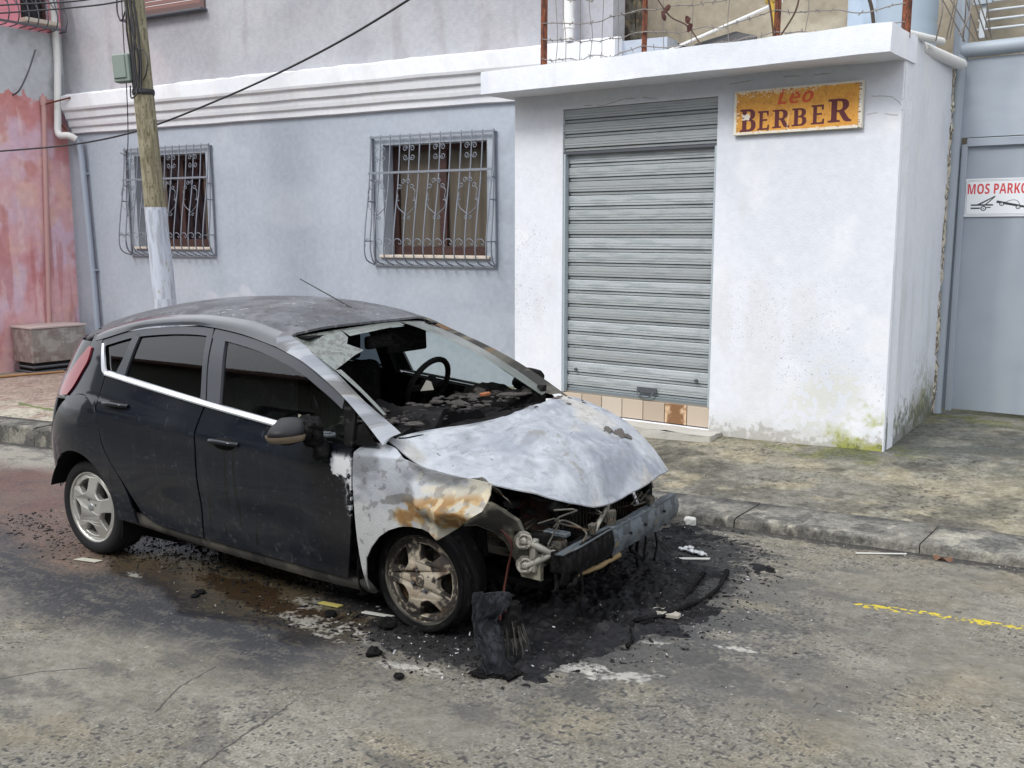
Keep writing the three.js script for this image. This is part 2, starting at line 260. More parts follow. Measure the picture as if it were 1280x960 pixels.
// pavement sheet
{
  const X0 = -18, X1 = 6, Z0 = -12, Z1 = -4;
  const map = dataTex(1536, 640, (u, v) => {
    const x = lerp(-14, 2, u), z = lerp(-4.5, -9.8, v); const big = fbm(x * 0.9 + 4, z * 1.1 + 9, 4), mid = fbm(x * 3.2, z * 4 + 30, 4), fine = fbm(x * 18, z * 18, 3), gr = vn(x * 90, z * 90);
    const c = [136, 130, 114]; mix3(c, [116, 113, 105], sst(0.4, 0.65, big)); mix3(c, [152, 142, 120], sst(0.55, 0.75, mid) * 0.7);
    mix3(c, [72, 69, 62], sst(0.5, 0.68, fbm(x * 2.2 + 60, z * 3.6 + 3, 4)) * 0.75 * sst(-5.9, -6.5, z));
    const kerbside = sst(-6.9, -6.2, z) * sst(0.42, 0.6, fbm(x * 5, z * 9, 4)); mix3(c, [82, 80, 75], kerbside * 0.7);
    const gate = sst(-6.9, -7.6, z) * sst(-2.9, -2.0, x); mix3(c, [88, 90, 88], gate * (0.35 + 0.5 * sst(0.4, 0.6, mid)));
    const moss = (sst(0.42, 0.05, Math.abs(z + 7.5 + (mid - 0.5) * 0.5)) * sst(-3.6, -2.3, x) * sst(-1.75, -2.1, x) + sst(-8.6, -9.4, z) * 0.7) * sst(0.42, 0.6, fbm(x * 6 + 8, z * 6 + 3, 4)); mix3(c, [92, 98, 44], moss * 0.75);
    mix3(c, [60, 62, 58], sst(0.25, 0.1, Math.abs(z + 7.45 + 0.6 * (x + 2.3) + (mid - 0.5) * 0.5)) * sst(-3.0, -2.4, x) * 0.6 * sst(0.35, 0.6, fine));
    const left = sst(-6, -9, x); const lc = [150, 132, 122]; mix3(lc, [170, 164, 152], sst(-5.9, -5.3, z)); mix3(lc, [132, 104, 96], sst(0.5, 0.7, mid) * 0.5); mix3(c, lc, left);
    if (left > 0.5) mix3(c, [86, 104, 52], sst(1, 0.6, ell(x, z, -10.6, -5.5, 0.7, 0.05, 0.1) + (fine - 0.5) * 1.2) * 0.8);
    const spk = vn(x * 55 + 20, z * 55); if (spk > 0.7) mix3(c, [58, 56, 52], sst(0.7, 0.85, spk) * 0.75 * sst(0.4, 0.62, fbm(x * 2.4 + 11, z * 3 + 70, 3))); const k = (fine - 0.5) * 52 + (gr - 0.5) * 38; return [(c[0] + k) * 0.92, (c[1] + k) * 0.92, (c[2] + k) * 0.9];
  });
  map.repeat.set(1 / 16, 1 / 5.3); map.offset.set(14 / 16, -4.5 / 5.3);
  const g = new THREE.PlaneGeometry(1, 1, 120, 60), p = g.attributes.position, uv = g.attributes.uv;
  for (let i = 0; i < p.count; i++) {
    const x = lerp(X0, X1, uv.getX(i)), zb = kz(x) - kdf(x) + 0.015, z = lerp(zb, Z0, Math.pow(uv.getY(i), 1.2)); const y = PY(x, z) - 0.006 + (uv.getY(i) > 0 ? (fbm(x * 3, z * 3, 3) - 0.5) * 0.03 : 0);
    p.setXYZ(i, x, y, z); uv.setXY(i, x, -z);
  }
  g.computeVertexNormals();
  struct('pavement', g, mat({ map, roughness: 0.92, bumpMap: tiled(grainBase, 0.5), bumpScale: 0.004 }));
}
// kerb stones
{
  const kerb = new THREE.Group(); kerb.name = 'kerb'; kerb.userData.kind = 'structure'; scene.add(kerb);
  const r = rng(31); const map = dataTex(512, 512, (u, v) => { const m = fbm(u * 7, v * 7, 4), f = fbm(u * 50, v * 50, 3), g = vn(u * 160, v * 160); const c = [112, 110, 103]; mix3(c, [80, 79, 75], sst(0.45, 0.65, m)); mix3(c, [146, 142, 130], sst(0.58, 0.75, fbm(u * 11 + 40, v * 9, 4)) * 0.8); const k = (f - 0.5) * 50 + (g - 0.5) * 30; return [c[0] + k, c[1] + k, c[2] + k]; });
  const mats = [0, 1, 2, 3].map(i => { const t = map.clone(); t.repeat.set(0.8, 0.8); t.offset.set(i * 0.27, i * 0.4); t.needsUpdate = true; return mat({ map: t, color: new THREE.Color().setScalar([1, 0.86, 0.94, 0.8][i]), roughness: 0.9, bumpMap: tiled(grainBase, 0.4), bumpScale: 0.004 }); });
  const joints = [-18, -17, -15.9, -14.8, -13.7, -12.6, -11.5, -10.4, -9.3, -8.2, -7.1, -6.0, -4.9, -3.65, -2.5, -1.41, -0.3, 0.8, 1.9, 3, 4.1, 5.2];
  for (let i = 0; i < joints.length - 1; i++) {
    const xa = joints[i] + 0.003, xb = joints[i + 1] - 0.003, A = V(xa, RY(xa), kz(xa)), B = V(xb, RY(xb), kz(xb)), H = kh((xa + xb) / 2), D = kdf((xa + xb) / 2), y0 = -0.12, R = 0.032;
    const prof = [[0, y0], [-0.012, H - R], [-0.012 - R * 0.12, H - R * 0.5], [-0.012 - R * 0.45, H - R * 0.14], [-R - 0.012, H - 0.003], [-D * 0.6, H], [-D, H], [-D, y0]]; const cum = [0]; for (let q = 1; q < prof.length; q++) cum.push(cum[q - 1] + Math.hypot(prof[q][0] - prof[q - 1][0], prof[q][1] - prof[q - 1][1]));
    const L = A.distanceTo(B), n = 10, pos = [], uv = [], ix = [];
    for (let k = 0; k <= n; k++) { const t = k / n; prof.forEach(([pz, py], q) => { const e = (q > 0 && q < 6) ? (fbm(t * 7 + i * 7, q * 0.9, 3) - 0.5) * 0.012 : 0; const chip = (k === 0 || k === n) && q > 0 && q < 6 ? 0.006 : 0; pos.push(lerp(A.x, B.x, t), lerp(A.y, B.y, t) + py + e * 0.6 - chip, lerp(A.z, B.z, t) + pz + e); uv.push(t * L + i * 0.37, cum[q]); }); }
    const m = prof.length; for (let k = 0; k < n; k++) for (let q = 0; q < m - 1; q++) { const a = k * m + q, b = a + 1, c = a + m, d = c + 1; ix.push(a, c, b, b, c, d); }
    for (const k of [0, n]) for (let q = 1; q < m - 1; q++) ix.push(k * m, k * m + q, k * m + q + 1);
    const g = new THREE.BufferGeometry(); g.setAttribute('position', new THREE.Float32BufferAttribute(pos, 3)); g.setAttribute('uv', new THREE.Float32BufferAttribute(uv, 2)); g.setIndex(ix); g.computeVertexNormals();
    part('kerb_stone', g, mats[Math.floor(r() * 4)], kerb);
  }
}

// ------------------------------------------------------------------ shared building materials
const grain1 = tiled(grainBase, 0.35), grain2 = tiled(grainBase, 0.9);
const M = {};
M.houseBlue = mat({ map: fit(dataTex(1400, 660, (u, v) => {
  const x = u * 9.4, y = v * 4.4 - 0.6; const c = [160, 168, 179]; const big = fbm(x * 0.5 + 3, y * 0.6, 4), mid = fbm(x * 2.4, y * 2.4 + 7, 4), fine = fbm(x * 22, y * 22, 3);
  mix3(c, [155, 163, 174], sst(0.42, 0.66, big)); mix3(c, [166, 172, 182], sst(0.52, 0.72, fbm(x * 0.9 + 40, y * 1.5 + 3, 4)) * 0.8);
  const patch = sst(0.02, -0.02, y - 1.02 - (mid - 0.5) * 0.5 + 0.12 * (x - 3)) * sst(2.4, 2.9, x) * sst(5.4, 4.6, x); mix3(c, [176, 180, 189], patch * 0.7);
  const drip = sst(0.62, 0.8, fbm(x * 9, y * 0.5 + 3, 3)); mix3(c, [142, 148, 158], drip * 0.12);
  mix3(c, [140, 146, 156], sst(0.55, 0.7, fbm(x * 3 + 80, y * 3 + 60, 4)) * 0.4 * sst(6.2, 8, x));
  const k = (fine - 0.5) * 12 + (mid - 0.5) * 9; return [c[0] + k, c[1] + k, c[2] + k]; }), 9.4, 4.4, 0, -0.6), roughness: 0.9, bumpMap: grain2, bumpScale: 0.0015 });
M.houseGrey = mat({ map: fit(dataTex(900, 300, (u, v) => {
  const x = u * 9.4, y = v * 3; const c = [164, 165, 170]; const big = fbm(x * 0.8 + 30, y * 0.8 + 2, 4), mid = fbm(x * 3 + 5, y * 3, 4), fine = fbm(x * 24, y * 24, 3);
  mix3(c, [154, 154, 160], sst(0.4, 0.65, big)); mix3(c, [176, 168, 171], sst(0.5, 0.72, fbm(x * 0.7 + 7, y * 1.2 + 60, 4)) * 0.6); mix3(c, [146, 143, 147], sst(0.6, 0.8, fbm(x * 5, y * 1.1 + 9, 4)) * 0.5);
  const k = (fine - 0.5) * 14 + (mid - 0.5) * 12; return [c[0] + k, c[1] + k, c[2] + k]; }), 9.4, 3, 0, 3.7), roughness: 0.92, bumpMap: grain2, bumpScale: 0.003 });
const whiteTex = (w, h, extra, N = 512) => dataTex(N, N, (u, v) => {
  const x = u * w, y = v * h; const c = [216, 219, 226]; const big = fbm(x * 0.9 + 12, y * 0.7 + 5, 4), mid = fbm(x * 3 + 9, y * 3 + 4, 4), fine = fbm(x * 26, y * 26, 3);
  mix3(c, [208, 212, 220], sst(0.42, 0.66, big)); mix3(c, [222, 224, 228], sst(0.55, 0.75, mid) * 0.6); mix3(c, [202, 203, 204], sst(0.62, 0.78, fbm(x * 4 + 50, y * 1.4, 4)) * 0.35);
  if (extra) extra(c, x, y, mid, fine); const k = (fine - 0.5) * 10, f = extra ? 0.985 : 1.03; return [(c[0] + k) * f, (c[1] + k) * f, (c[2] + k) * f]; });
M.shopWhite = mat({ map: fit(whiteTex(3.42, 3.3, (c, x, y, mid, fine) => {   // x from the left corner, y from -0.3
  const sp = vn(x * 95 + 7, y * 95 + 3), sp2 = vn(x * 130, y * 130 + 30); const zone = Math.max(sst(0.45, 0.3, x) * sst(0.8, 1.4, y) * sst(2.9, 2.2, y), sst(2.0, 2.3, x) * sst(2.0, 1.4, y) * sst(0.5, 0.9, y) * 0.8);
  const zn = zone * sst(0.4, 0.6, fbm(x * 3 + 5, y * 3 + 8, 3)); if (sp > 0.86) mix3(c, [166, 168, 174], sst(0.86, 0.94, sp) * zn * 0.8); if (sp2 > 0.93) mix3(c, [120, 122, 130], zn * 0.7);
  const base = sst(0.75, 0.42, y + (mid - 0.5) * 0.6); mix3(c, [188, 188, 184], base * 0.6 * sst(0.35, 0.6, fine + 0.05)); mix3(c, [150, 146, 136], sst(0.52, 0.44, y + (fine - 0.5) * 0.25) * 0.6);
  const moss = sst(0.9, 0.5, y + (fine - 0.5) * 0.3 + (mid - 0.5) * 0.5 + Math.max(0, 3.3 - x) * 0.75) * sst(0.38, 0.62, fbm(x * 9, y * 9 + 3, 4)); mix3(c, [138, 142, 48], moss * 0.85); mix3(c, [76, 82, 40], moss * sst(0.55, 0.7, fine) * 0.9);
  mix3(c, [190, 188, 162], sst(1.0, 0.2, ell(x, y, 2.95, 0.78, 0.5, 0.34) + (mid - 0.5) * 1.4) * 0.35 * sst(0.4, 0.6, fine + 0.04));
  const crk = (pts) => { const [d] = segDist(x + (fine - 0.5) * 0.03, y + (mid - 0.5) * 0.05, pts); if (d < 0.009) mix3(c, [140, 138, 136], sst(0.005, 0.001, d) * 0.7 * sst(0.42, 0.55, fbm(x * 14, y * 14, 2))); };
  crk([[0.75, 3.14], [0.95, 3.13], [1.1, 3.16], [1.35, 3.15], [1.5, 3.13]]); crk([[2.1, 3.20], [2.5, 3.22], [2.9, 3.21]]); crk([[3.05, 2.86], [3.25, 2.9], [3.4, 2.88]]); crk([[3.2, 3.02], [3.35, 3.0], [3.41, 2.94]]);
}, 900), 3.42, 3.3, 0, -0.3), roughness: 0.9, bumpMap: grain2, bumpScale: 0.0012 });
M.shopSide = mat({ map: fit(whiteTex(2, 3.5, (c, x, y, mid, fine) => {
  const st = sst(0.5, 0.7, fbm(x * 7, y * 0.7 + 4, 3)) * sst(2.6, 1.2, y); mix3(c, [194, 196, 198], st * 0.4);
  const g = sst(1.2, 0.6, y + (mid - 0.5) * 0.9) * sst(0.5, 1.2, x); mix3(c, [150, 150, 142], g * 0.55 * sst(0.35, 0.6, fine)); mix3(c, [128, 128, 92], sst(0.8, 0.45, y + (mid - 0.5) * 0.7) * sst(0.45, 0.62, fbm(x * 9, y * 9 + 60, 4)) * 0.7); mix3(c, [70, 74, 62], sst(0.75, 0.5, y + (fine - 0.5) * 0.5) * 0.6);
}), 2, 3.5, 0, -0.3), roughness: 0.88, bumpMap: grain1, bumpScale: 0.004 });
M.white = mat({ map: fit(whiteTex(4, 4), 4, 4), roughness: 0.86, bumpMap: grain1, bumpScale: 0.003 });
M.cornice = mat({ map: fit(whiteTex(5, 5), 5, 5), color: S('#f4f3f1'), roughness: 0.8 });
M.pink = mat({ map: fit(dataTex(512, 1024, (u, v) => {
  const x = u * 3, y = v * 6 - 0.8; const big = fbm(x * 1.1 + 3, y * 0.9, 4), mid = fbm(x * 3.4 + 8, y * 2.6, 4), fine = fbm(x * 16, y * 16, 4);
  const str = fbm(x * 9 + 4, y * 0.8, 4); const c = [190, 148, 153]; mix3(c, [178, 124, 128], sst(0.42, 0.6, big)); mix3(c, [188, 164, 180], sst(0.48, 0.64, fbm(x * 1.6 + 30, y * 1.3 + 9, 4)) * 0.8); mix3(c, [200, 160, 146], sst(0.54, 0.7, mid) * 0.55); mix3(c, [160, 100, 100], sst(0.56, 0.72, str) * 0.5); mix3(c, [172, 112, 106], sst(0.6, 0.72, fbm(x * 2.4 + 70, y * 2 + 5, 4)) * 0.6); mix3(c, [204, 184, 180], sst(0.6, 0.72, fbm(x * 10 + 9, y * 3, 4)) * 0.35);
  const edge = 3.62 + (fbm(x * 7, 3, 3) - 0.5) * 0.35; const g = [164, 164, 168]; mix3(g, [138, 138, 142], sst(0.5, 0.7, mid) * 0.7); mix3(c, g, sst(edge - 0.02, edge + 0.02, y + (fine - 0.5) * 0.2));
  if (y > 4.5) mix3(c, [214, 136, 148], sst(4.56, 4.6, y)); const k = (fine - 0.5) * 20; return [c[0] * 1.15 + k, c[1] * 1.17 + k, c[2] * 1.17 + k]; }), 3, 6, -8.4, -0.8), roughness: 0.92, bumpMap: grain1, bumpScale: 0.006 });
M.iron = mat({ color: S('#787d87'), roughness: 0.55, metalness: 0.15 });
M.darkIron = mat({ color: S('#55585e'), roughness: 0.55, metalness: 0.3 });
M.wood = mat({ map: dataTex(256, 256, (u, v) => { const k = fbm(u * 6, v * 60, 3) * 30; return [44 + k, 26 + k * 0.6, 23 + k * 0.5]; }), roughness: 0.6 });
M.glass = mat({ color: S('#f3f5f4'), transmission: 1, roughness: 0.03, thickness: 0, ior: 1.5 });
M.curtain = mat({ color: S('#6e645a'), roughness: 1 });
M.room = mat({ color: S('#4a4742'), roughness: 1 });
M.sill = mat({ color: S('#c9bfb2'), roughness: 0.7 });
M.pipeWhite = mat({ color: S('#d3d3d1'), roughness: 0.55 });
M.pipeBlue = mat({ color: S('#98a1af'), roughness: 0.7 });
M.cable = mat({ color: S('#26262a'), roughness: 0.7 });
M.rust = mat({ map: dataTex(256, 256, (u, v) => { const f = fbm(u * 12, v * 12, 4), g = fbm(u * 40, v * 40, 3); const c = [112, 62, 42]; mix3(c, [70, 44, 36], sst(0.45, 0.65, f)); mix3(c, [150, 96, 66], sst(0.6, 0.75, g) * 0.7); return c; }), roughness: 0.95 });

// ------------------------------------------------------------------ blue-grey house with two grilled windows
const house = thing('house', 'long blue-grey rendered house with white moulded cornice and two grilled windows', 'house');
house.position.set(-14.3, 0, -8.2); house.rotation.y = THREE.MathUtils.degToRad(7);
const wins = [[1.40, 1.545, 2.80, 2.81], [5.76, 1.475, 7.22, 2.78]];
part('wall', slab(rect(0, -0.7, 9.35, 3.7), 0.3, wins.map(w => rect(...w).reverse())), M.houseBlue, house, 'blue-grey painted ground floor wall');
part('upper_wall', slab(rect(-0.2, 3.7, 8.75, 6.6), 0.3, [rect(1.45, 4.68, 2.9, 6.1).reverse()]), M.houseGrey, house, 'pale grey upper floor wall');
{ // room behind the windows, closed and dark
  const shell = [box(9.35, 5, 0.1, 4.67, 1.6, -3.3), box(9.35, 0.1, 3, 4.67, 3.64, -1.8), box(9.35, 0.1, 3, 4.67, 0.1, -1.8), box(0.1, 3.6, 3, 0.1, 1.85, -1.8), box(0.1, 3.6, 3, 9.28, 1.85, -1.8), box(0.1, 3.6, 3, 4.3, 1.85, -1.8)];
  part('room_shell', shell, M.room, house, 'unlit room behind the windows');
  // cornice: stepped moulding swept along the wall
  const prof = [[0, 3.17], [0.05, 3.18], [0.055, 3.25], [0.09, 3.27], [0.10, 3.31], [0.105, 3.36], [0.14, 3.38], [0.15, 3.43], [0.155, 3.47], [0.19, 3.49], [0.20, 3.52], [0.195, 3.69], [0.06, 3.735], [0, 3.745]];
  const n = 60, pos = [], uv = [], L = 8.7; const ix = [];
  for (let k = 0; k <= n; k++) { const x = 0.16 + L * k / n; prof.forEach(([z, y], q) => { const w = (fbm(x * 1.7, q * 0.2 + 4, 2) - 0.5) * 0.012 + (q > 10 ? (fbm(x * 9, q, 2) - 0.5) * 0.025 : 0); pos.push(x, y + w, z + w * 0.5); uv.push(x, y + z); }); }
  const m = prof.length, P2 = [], U2 = []; for (let k = 0; k < n; k++) for (let q = 0; q < m - 1; q++) { const a = k * m + q, b = a + 1, c = a + m, d = c + 1; for (const id of [a, c, b, b, c, d]) { P2.push(pos[id * 3], pos[id * 3 + 1], pos[id * 3 + 2]); U2.push(uv[id * 2], uv[id * 2 + 1]); } }
  for (const k of [0, n]) for (let q = 1; q < m - 1; q++) for (const id of [k * m, k * m + q, k * m + q + 1]) { P2.push(pos[id * 3], pos[id * 3 + 1], pos[id * 3 + 2]); U2.push(0, 0); }
  const g = new THREE.BufferGeometry(); g.setAttribute('position', new THREE.Float32BufferAttribute(P2, 3)); g.setAttribute('uv', new THREE.Float32BufferAttribute(U2, 2)); g.computeVertexNormals();
  part('cornice', g, M.cornice, house, 'white stepped plaster cornice');
}
function spiral(cx, cy, z, r, turns, a0, dir, tr = 0.0055) { const pts = []; const n = Math.round(9 * turns) + 3; for (let i = 0; i <= n; i++) { const t = i / n, a = a0 + dir * t * turns * Math.PI * 2, q = r * (1 - 0.72 * t); pts.push([cx + Math.cos(a) * q, cy + Math.sin(a) * q, z]); } return tube(pts, tr, n * 2, 4); }
wins.forEach(([x0, y0, x1, y1], wi) => {
  const w = sub('window', house); const zf = -0.2, fw = 0.07;
  part('frame', [slab(rect(x0 + 0.002, y0 + 0.002, x1 - 0.002, y1 - 0.002), 0.06, [rect(x0 + fw, y0 + fw + 0.04, (x0 + x1) / 2 - 0.05, y1 - fw).reverse(), rect((x0 + x1) / 2 + 0.05, y0 + fw + 0.04, x1 - fw, y1 - fw).reverse()], 0.004)].map(g => { g.translate(0, 0, zf); return g; }), M.wood, w, 'dark brown wooden window frame');
  for (const [a, b] of [[x0 + fw, (x0 + x1) / 2 - 0.05], [(x0 + x1) / 2 + 0.05, x1 - fw]]) {
    part('pane', new THREE.PlaneGeometry(b - a + 0.01, y1 - y0 - 2 * fw).translate((a + b) / 2, (y0 + y1) / 2 + 0.02, zf - 0.03), M.glass, w);
    const cw = sheet(40, 2, (u, v) => [lerp(a - 0.03, b + 0.03, wi ? u : u * 0.45 + (a < (x0 + x1) / 2 ? 0 : 0.55)), lerp(y0 + 0.05, y1 - 0.03, v), zf - 0.075 + 0.012 * Math.sin(u * 31) + 0.01 * Math.sin(u * 13 + v)], () => [0, 0, -0.003]);
    part('curtain', cw, M.curtain, w);
  }
  part('sill', box(x1 - x0 + 0.1, 0.035, 0.26, (x0 + x1) / 2, y0 - 0.012, -0.085, 0.008), M.sill, w);
  // plaster reveal edge
  const grille = sub('window_grille', house); const gx0 = x0 - 0.13, gx1 = x1 + 0.12, yt = y1 + 0.09, yb = y0 - 0.11;
  const zAt = hermite([[yb, 0.03], [yb + 0.035, 0.16], [yb + 0.11, 0.215], [yb + 0.22, 0.225], [yb + 0.5, 0.19], [yb + 1.0, 0.10], [yt, 0.05]]);
  const n = 12, step = (gx1 - gx0) / n;
  for (let i = 0; i <= n; i++) { const x = gx0 + i * step; const ys = [yt + 0.025, yt - 0.3, yb + 0.9, yb + 0.55, yb + 0.25, yb + 0.14, yb + 0.07, yb + 0.025, yb]; part('bar', tube(ys.map(y => [x, y, zAt(y)]), 0.0085, 30, 6), M.iron, grille); }
  for (const sx of [gx0, gx1]) for (const q of [0.5]) part('side_bar', tube([[sx, yt, 0.025], [sx, yb + 0.6, 0.07], [sx, yb + 0.2, 0.11], [sx, yb + 0.05, 0.07], [sx, yb, 0.02]], 0.008, 20, 5), M.iron, grille);
  for (const sx of [gx0, gx1]) for (const y of [yb + 0.28, yt - 0.5, yb + 0.75]) part('side_stay', box(0.012, 0.014, zAt(y), sx, y, zAt(y) / 2), M.iron, grille);
  part('rail', box(gx1 - gx0 + 0.03, 0.022, 0.022, (gx0 + gx1) / 2, yt, 0.055), M.iron, grille);
  part('rail', box(gx1 - gx0 + 0.02, 0.026, 0.012, (gx0 + gx1) / 2, yt - 0.42, zAt(yt - 0.42) + 0.012), M.iron, grille);
  part('rail', box(gx1 - gx0 + 0.03, 0.018, 0.018, (gx0 + gx1) / 2, yb - 0.004, 0.03), M.iron, grille);
  part('rail', box(0.02, yt - yb, 0.02, gx0 - 0.008, (yt + yb) / 2, 0.014), M.iron, grille); part('rail', box(0.02, yt - yb, 0.02, gx1 + 0.008, (yt + yb) / 2, 0.014), M.iron, grille);
  for (let i = 1; i < n; i += 3) {
    const x = gx0 + i * step; let y = yt - 0.2, z = zAt(y) + 0.012;
    part('scroll', [spiral(x - 0.05, y + 0.05, z, 0.036, 1.3, 0, 1), spiral(x + 0.05, y + 0.05, z, 0.036, 1.3, Math.PI, -1), spiral(x - 0.05, y - 0.05, z, 0.036, 1.3, 0, -1), spiral(x + 0.05, y - 0.05, z, 0.036, 1.3, Math.PI, 1)], M.iron, grille);
    y = yb + 0.78; z = zAt(y) + 0.012; const L = [];
    for (const s of [-1, 1]) {
      L.push(tube([[x, y - 0.2, z], [x + s * 0.05, y - 0.16, z], [x + s * 0.11, y - 0.11, z], [x + s * 0.13, y - 0.04, z], [x + s * 0.095, y - 0.02, z]], 0.006, 14, 4));
      L.push(tube([[x + s * 0.10, y + 0.12, z], [x + s * 0.13, y + 0.08, z], [x + s * 0.115, y + 0.02, z], [x + s * 0.13, y - 0.03, z]], 0.006, 12, 4));
      L.push(spiral(x + s * 0.085, y + 0.13, z, 0.03, 1.1, s > 0 ? 0 : Math.PI, s), spiral(x + s * 0.035, y + 0.19, z, 0.032, 1.2, s > 0 ? Math.PI : 0, -s), spiral(x + s * 0.03, y - 0.22, z, 0.024, 1.1, s > 0 ? Math.PI : 0, s));
    }
    part('scroll', L, M.iron, grille);
  }
  for (let i = 0; i < n; i++) { const x = gx0 + (i + 0.5) * step, y = yb + 0.27, z = zAt(y) + 0.01; part('scroll', [tube([[x - 0.05, y - 0.05, z], [x - 0.058, y, z], [x - 0.03, y + 0.035, z], [x + 0.02, y + 0.035, z], [x + 0.05, y, z], [x + 0.035, y - 0.03, z], [x + 0.015, y - 0.01, z]], 0.0055, 16, 4)], M.iron, grille); }
});
{ // upper window with brown roller slats
  const w = sub('upper_window', house); part('frame', slab(rect(1.42, 4.65, 2.93, 6.1), 0.09, [rect(1.5, 4.72, 2.86, 6.05).reverse()], 0.006).translate(0, 0, 0.03), mat({ color: S('#5f4a47'), roughness: 0.6 }), w);
  const sm = mat({ color: S('#7a5a54'), roughness: 0.6 }); for (let k = 0; k < 22; k++) part('shutter_slat', box(1.36, 0.05, 0.02, 2.18, 4.76 + k * 0.06, -0.02).rotateX(0), sm, w);
  part('ledge', box(1.56, 0.03, 0.12, 2.18, 4.63, 0.06, 0.006), M.darkIron, w);
}
// rain pipes of the house
part('rain_pipe', [rod([0.02, 6.4, 0.12], [0.07, 4.2, 0.14], 0.052, 12), rod([0.07, 4.2, 0.14], [0.12, 3.2, 0.25], 0.05, 12), tube([[0.12, 3.2, 0.25], [0.16, 3.14, 0.25], [0.3, 3.13, 0.2], [0.36, 3.08, 0.13]], 0.05, 12, 10)], M.pipeWhite, house, 'white plastic rain pipe with elbow in the corner');
part('rain_pipe', [tube([[0.36, 3.1, 0.13], [0.37, 3.0, 0.09], [0.40, 2.4, 0.075], [0.48, 0.6, 0.07], [0.5, -0.4, 0.07]], 0.045, 40, 10), box(0.12, 0.03, 0.08, 0.38, 2.6, 0.04), box(0.12, 0.03, 0.08, 0.46, 1.2, 0.04)], M.pipeBlue, house, 'grey painted downpipe');
part('vent_pipe', [rod([8.32, 3.72, 0.16], [8.30, 5.8, 0.16], 0.05, 12), new THREE.CylinderGeometry(0.058, 0.058, 0.1, 12).translate(8.32, 3.9, 0.16)], M.pipeWhite, house, 'white vertical pipe rising behind the barbed wire');

// ------------------------------------------------------------------ pink house at the end of the street
const pinkHouse = thing('pink_house', 'weathered pink and red rendered house with bare grey plaster band and ironwork window', 'house');
{
  // side wall facing the street: outline drawn in (z, y), face toward +x
  const g = slab([[-8.4, -0.9], [-5.4, -0.9], [-5.4, 6.6], [-8.4, 6.6]], 0.3, [[[-8.03, 4.72], [-8.03, 6.0], [-7.62, 6.0], [-7.62, 4.72]]]);
  const p = g.attributes.position, nn = g.attributes.normal; for (let i = 0; i < p.count; i++) { const z = p.getX(i), y = p.getY(i), d = p.getZ(i); p.setXYZ(i, -14.3 + d, y, z); const a = nn.getX(i), c = nn.getZ(i); nn.setXYZ(i, c, nn.getY(i), a); }
  for (const at of [p, nn, g.attributes.uv]) for (let i = 0; i < at.count; i += 3) for (let k = 0; k < at.itemSize; k++) { const a = at.array[(i + 1) * at.itemSize + k]; at.array[(i + 1) * at.itemSize + k] = at.array[(i + 2) * at.itemSize + k]; at.array[(i + 2) * at.itemSize + k] = a; }
  part('wall', g, M.pink, pinkHouse, 'peeling pink render with red and cream patches');
  part('wall', boxUV(new THREE.BoxGeometry(4.2, 7.5, 0.3).translate(-16.4, 2.85, -5.25)), M.pink, pinkHouse, 'street front of the pink house');
  const w = sub('window', pinkHouse); part('frame', [box(0.05, 1.3, 0.05, -14.4, 5.36, -8.0), box(0.05, 1.3, 0.05, -14.4, 5.36, -7.64), box(0.05, 0.05, 0.4, -14.4, 4.75, -7.82)], M.wood, w); part('pane', box(0.01, 1.25, 0.34, -14.4, 5.36, -7.82), mat({ color: S('#1c1d20'), roughness: 0.1 }), w); part('sill', box(0.3, 0.06, 0.5, -14.25, 4.69, -7.83, 0.01), M.sill, w);
  const gr = sub('window_grille', pinkHouse); const zA = -8.12, zB = -6.6;
  for (let k = 0; k <= 11; k++) { const z = lerp(zA, zB, k / 11); part('bar', tube([[-14.27, 4.58, z], [-14.05, 4.6, z], [-13.98, 4.72, z], [-14.03, 4.9, z], [-14.1, 5.2, z], [-14.2, 5.9, z]], 0.009, 24, 5), M.darkIron, gr); if (k < 11) part('scroll', [tube([[-14.0, 4.85, z + 0.02], [-13.99, 4.93, z + 0.09], [-14.03, 5.0, z + 0.11], [-14.04, 5.05, z + 0.06], [-14.02, 4.98, z + 0.04]], 0.007, 14, 4), tube([[-14.05, 5.05, z + 0.1], [-14.06, 5.15, z + 0.02], [-14.08, 5.2, z + 0.08]], 0.007, 10, 4)], M.darkIron, gr); }
  part('rail', box(0.025, 0.03, zB - zA, -14.02, 4.6, (zA + zB) / 2), M.darkIron, gr); part('rail', box(0.28, 0.02, 0.02, -14.15, 4.59, zA), M.darkIron, gr); part('rail', box(0.02, 0.02, zB - zA, -14.1, 5.25, (zA + zB) / 2), M.darkIron, gr);
  part('wall_pipe', [rod([-14.25, -0.3, -7.66], [-14.25, 3.62, -7.84], 0.035, 10), rod([-14.25, 3.55, -7.836], [-14.25, 3.68, -7.842], 0.045, 10)], mat({ color: S('#b9928f'), roughness: 0.8 }), pinkHouse, 'pink painted pipe fixed to the wall');
  part('iron_hook', tube([[-14.3, 3.66, -7.42], [-14.2, 3.7, -7.45], [-14.1, 3.95, -7.55], [-14.05, 4.28, -7.66]], 0.012, 14, 6), M.darkIron, pinkHouse); part('iron_stay', [rod([-14.25, 3.56, -7.82], [-13.9, 3.66, -8.05], 0.012), rod([-14.28, 3.4, -8.0], [-14.0, 3.1, -8.12], 0.014)], M.rust, pinkHouse);
}
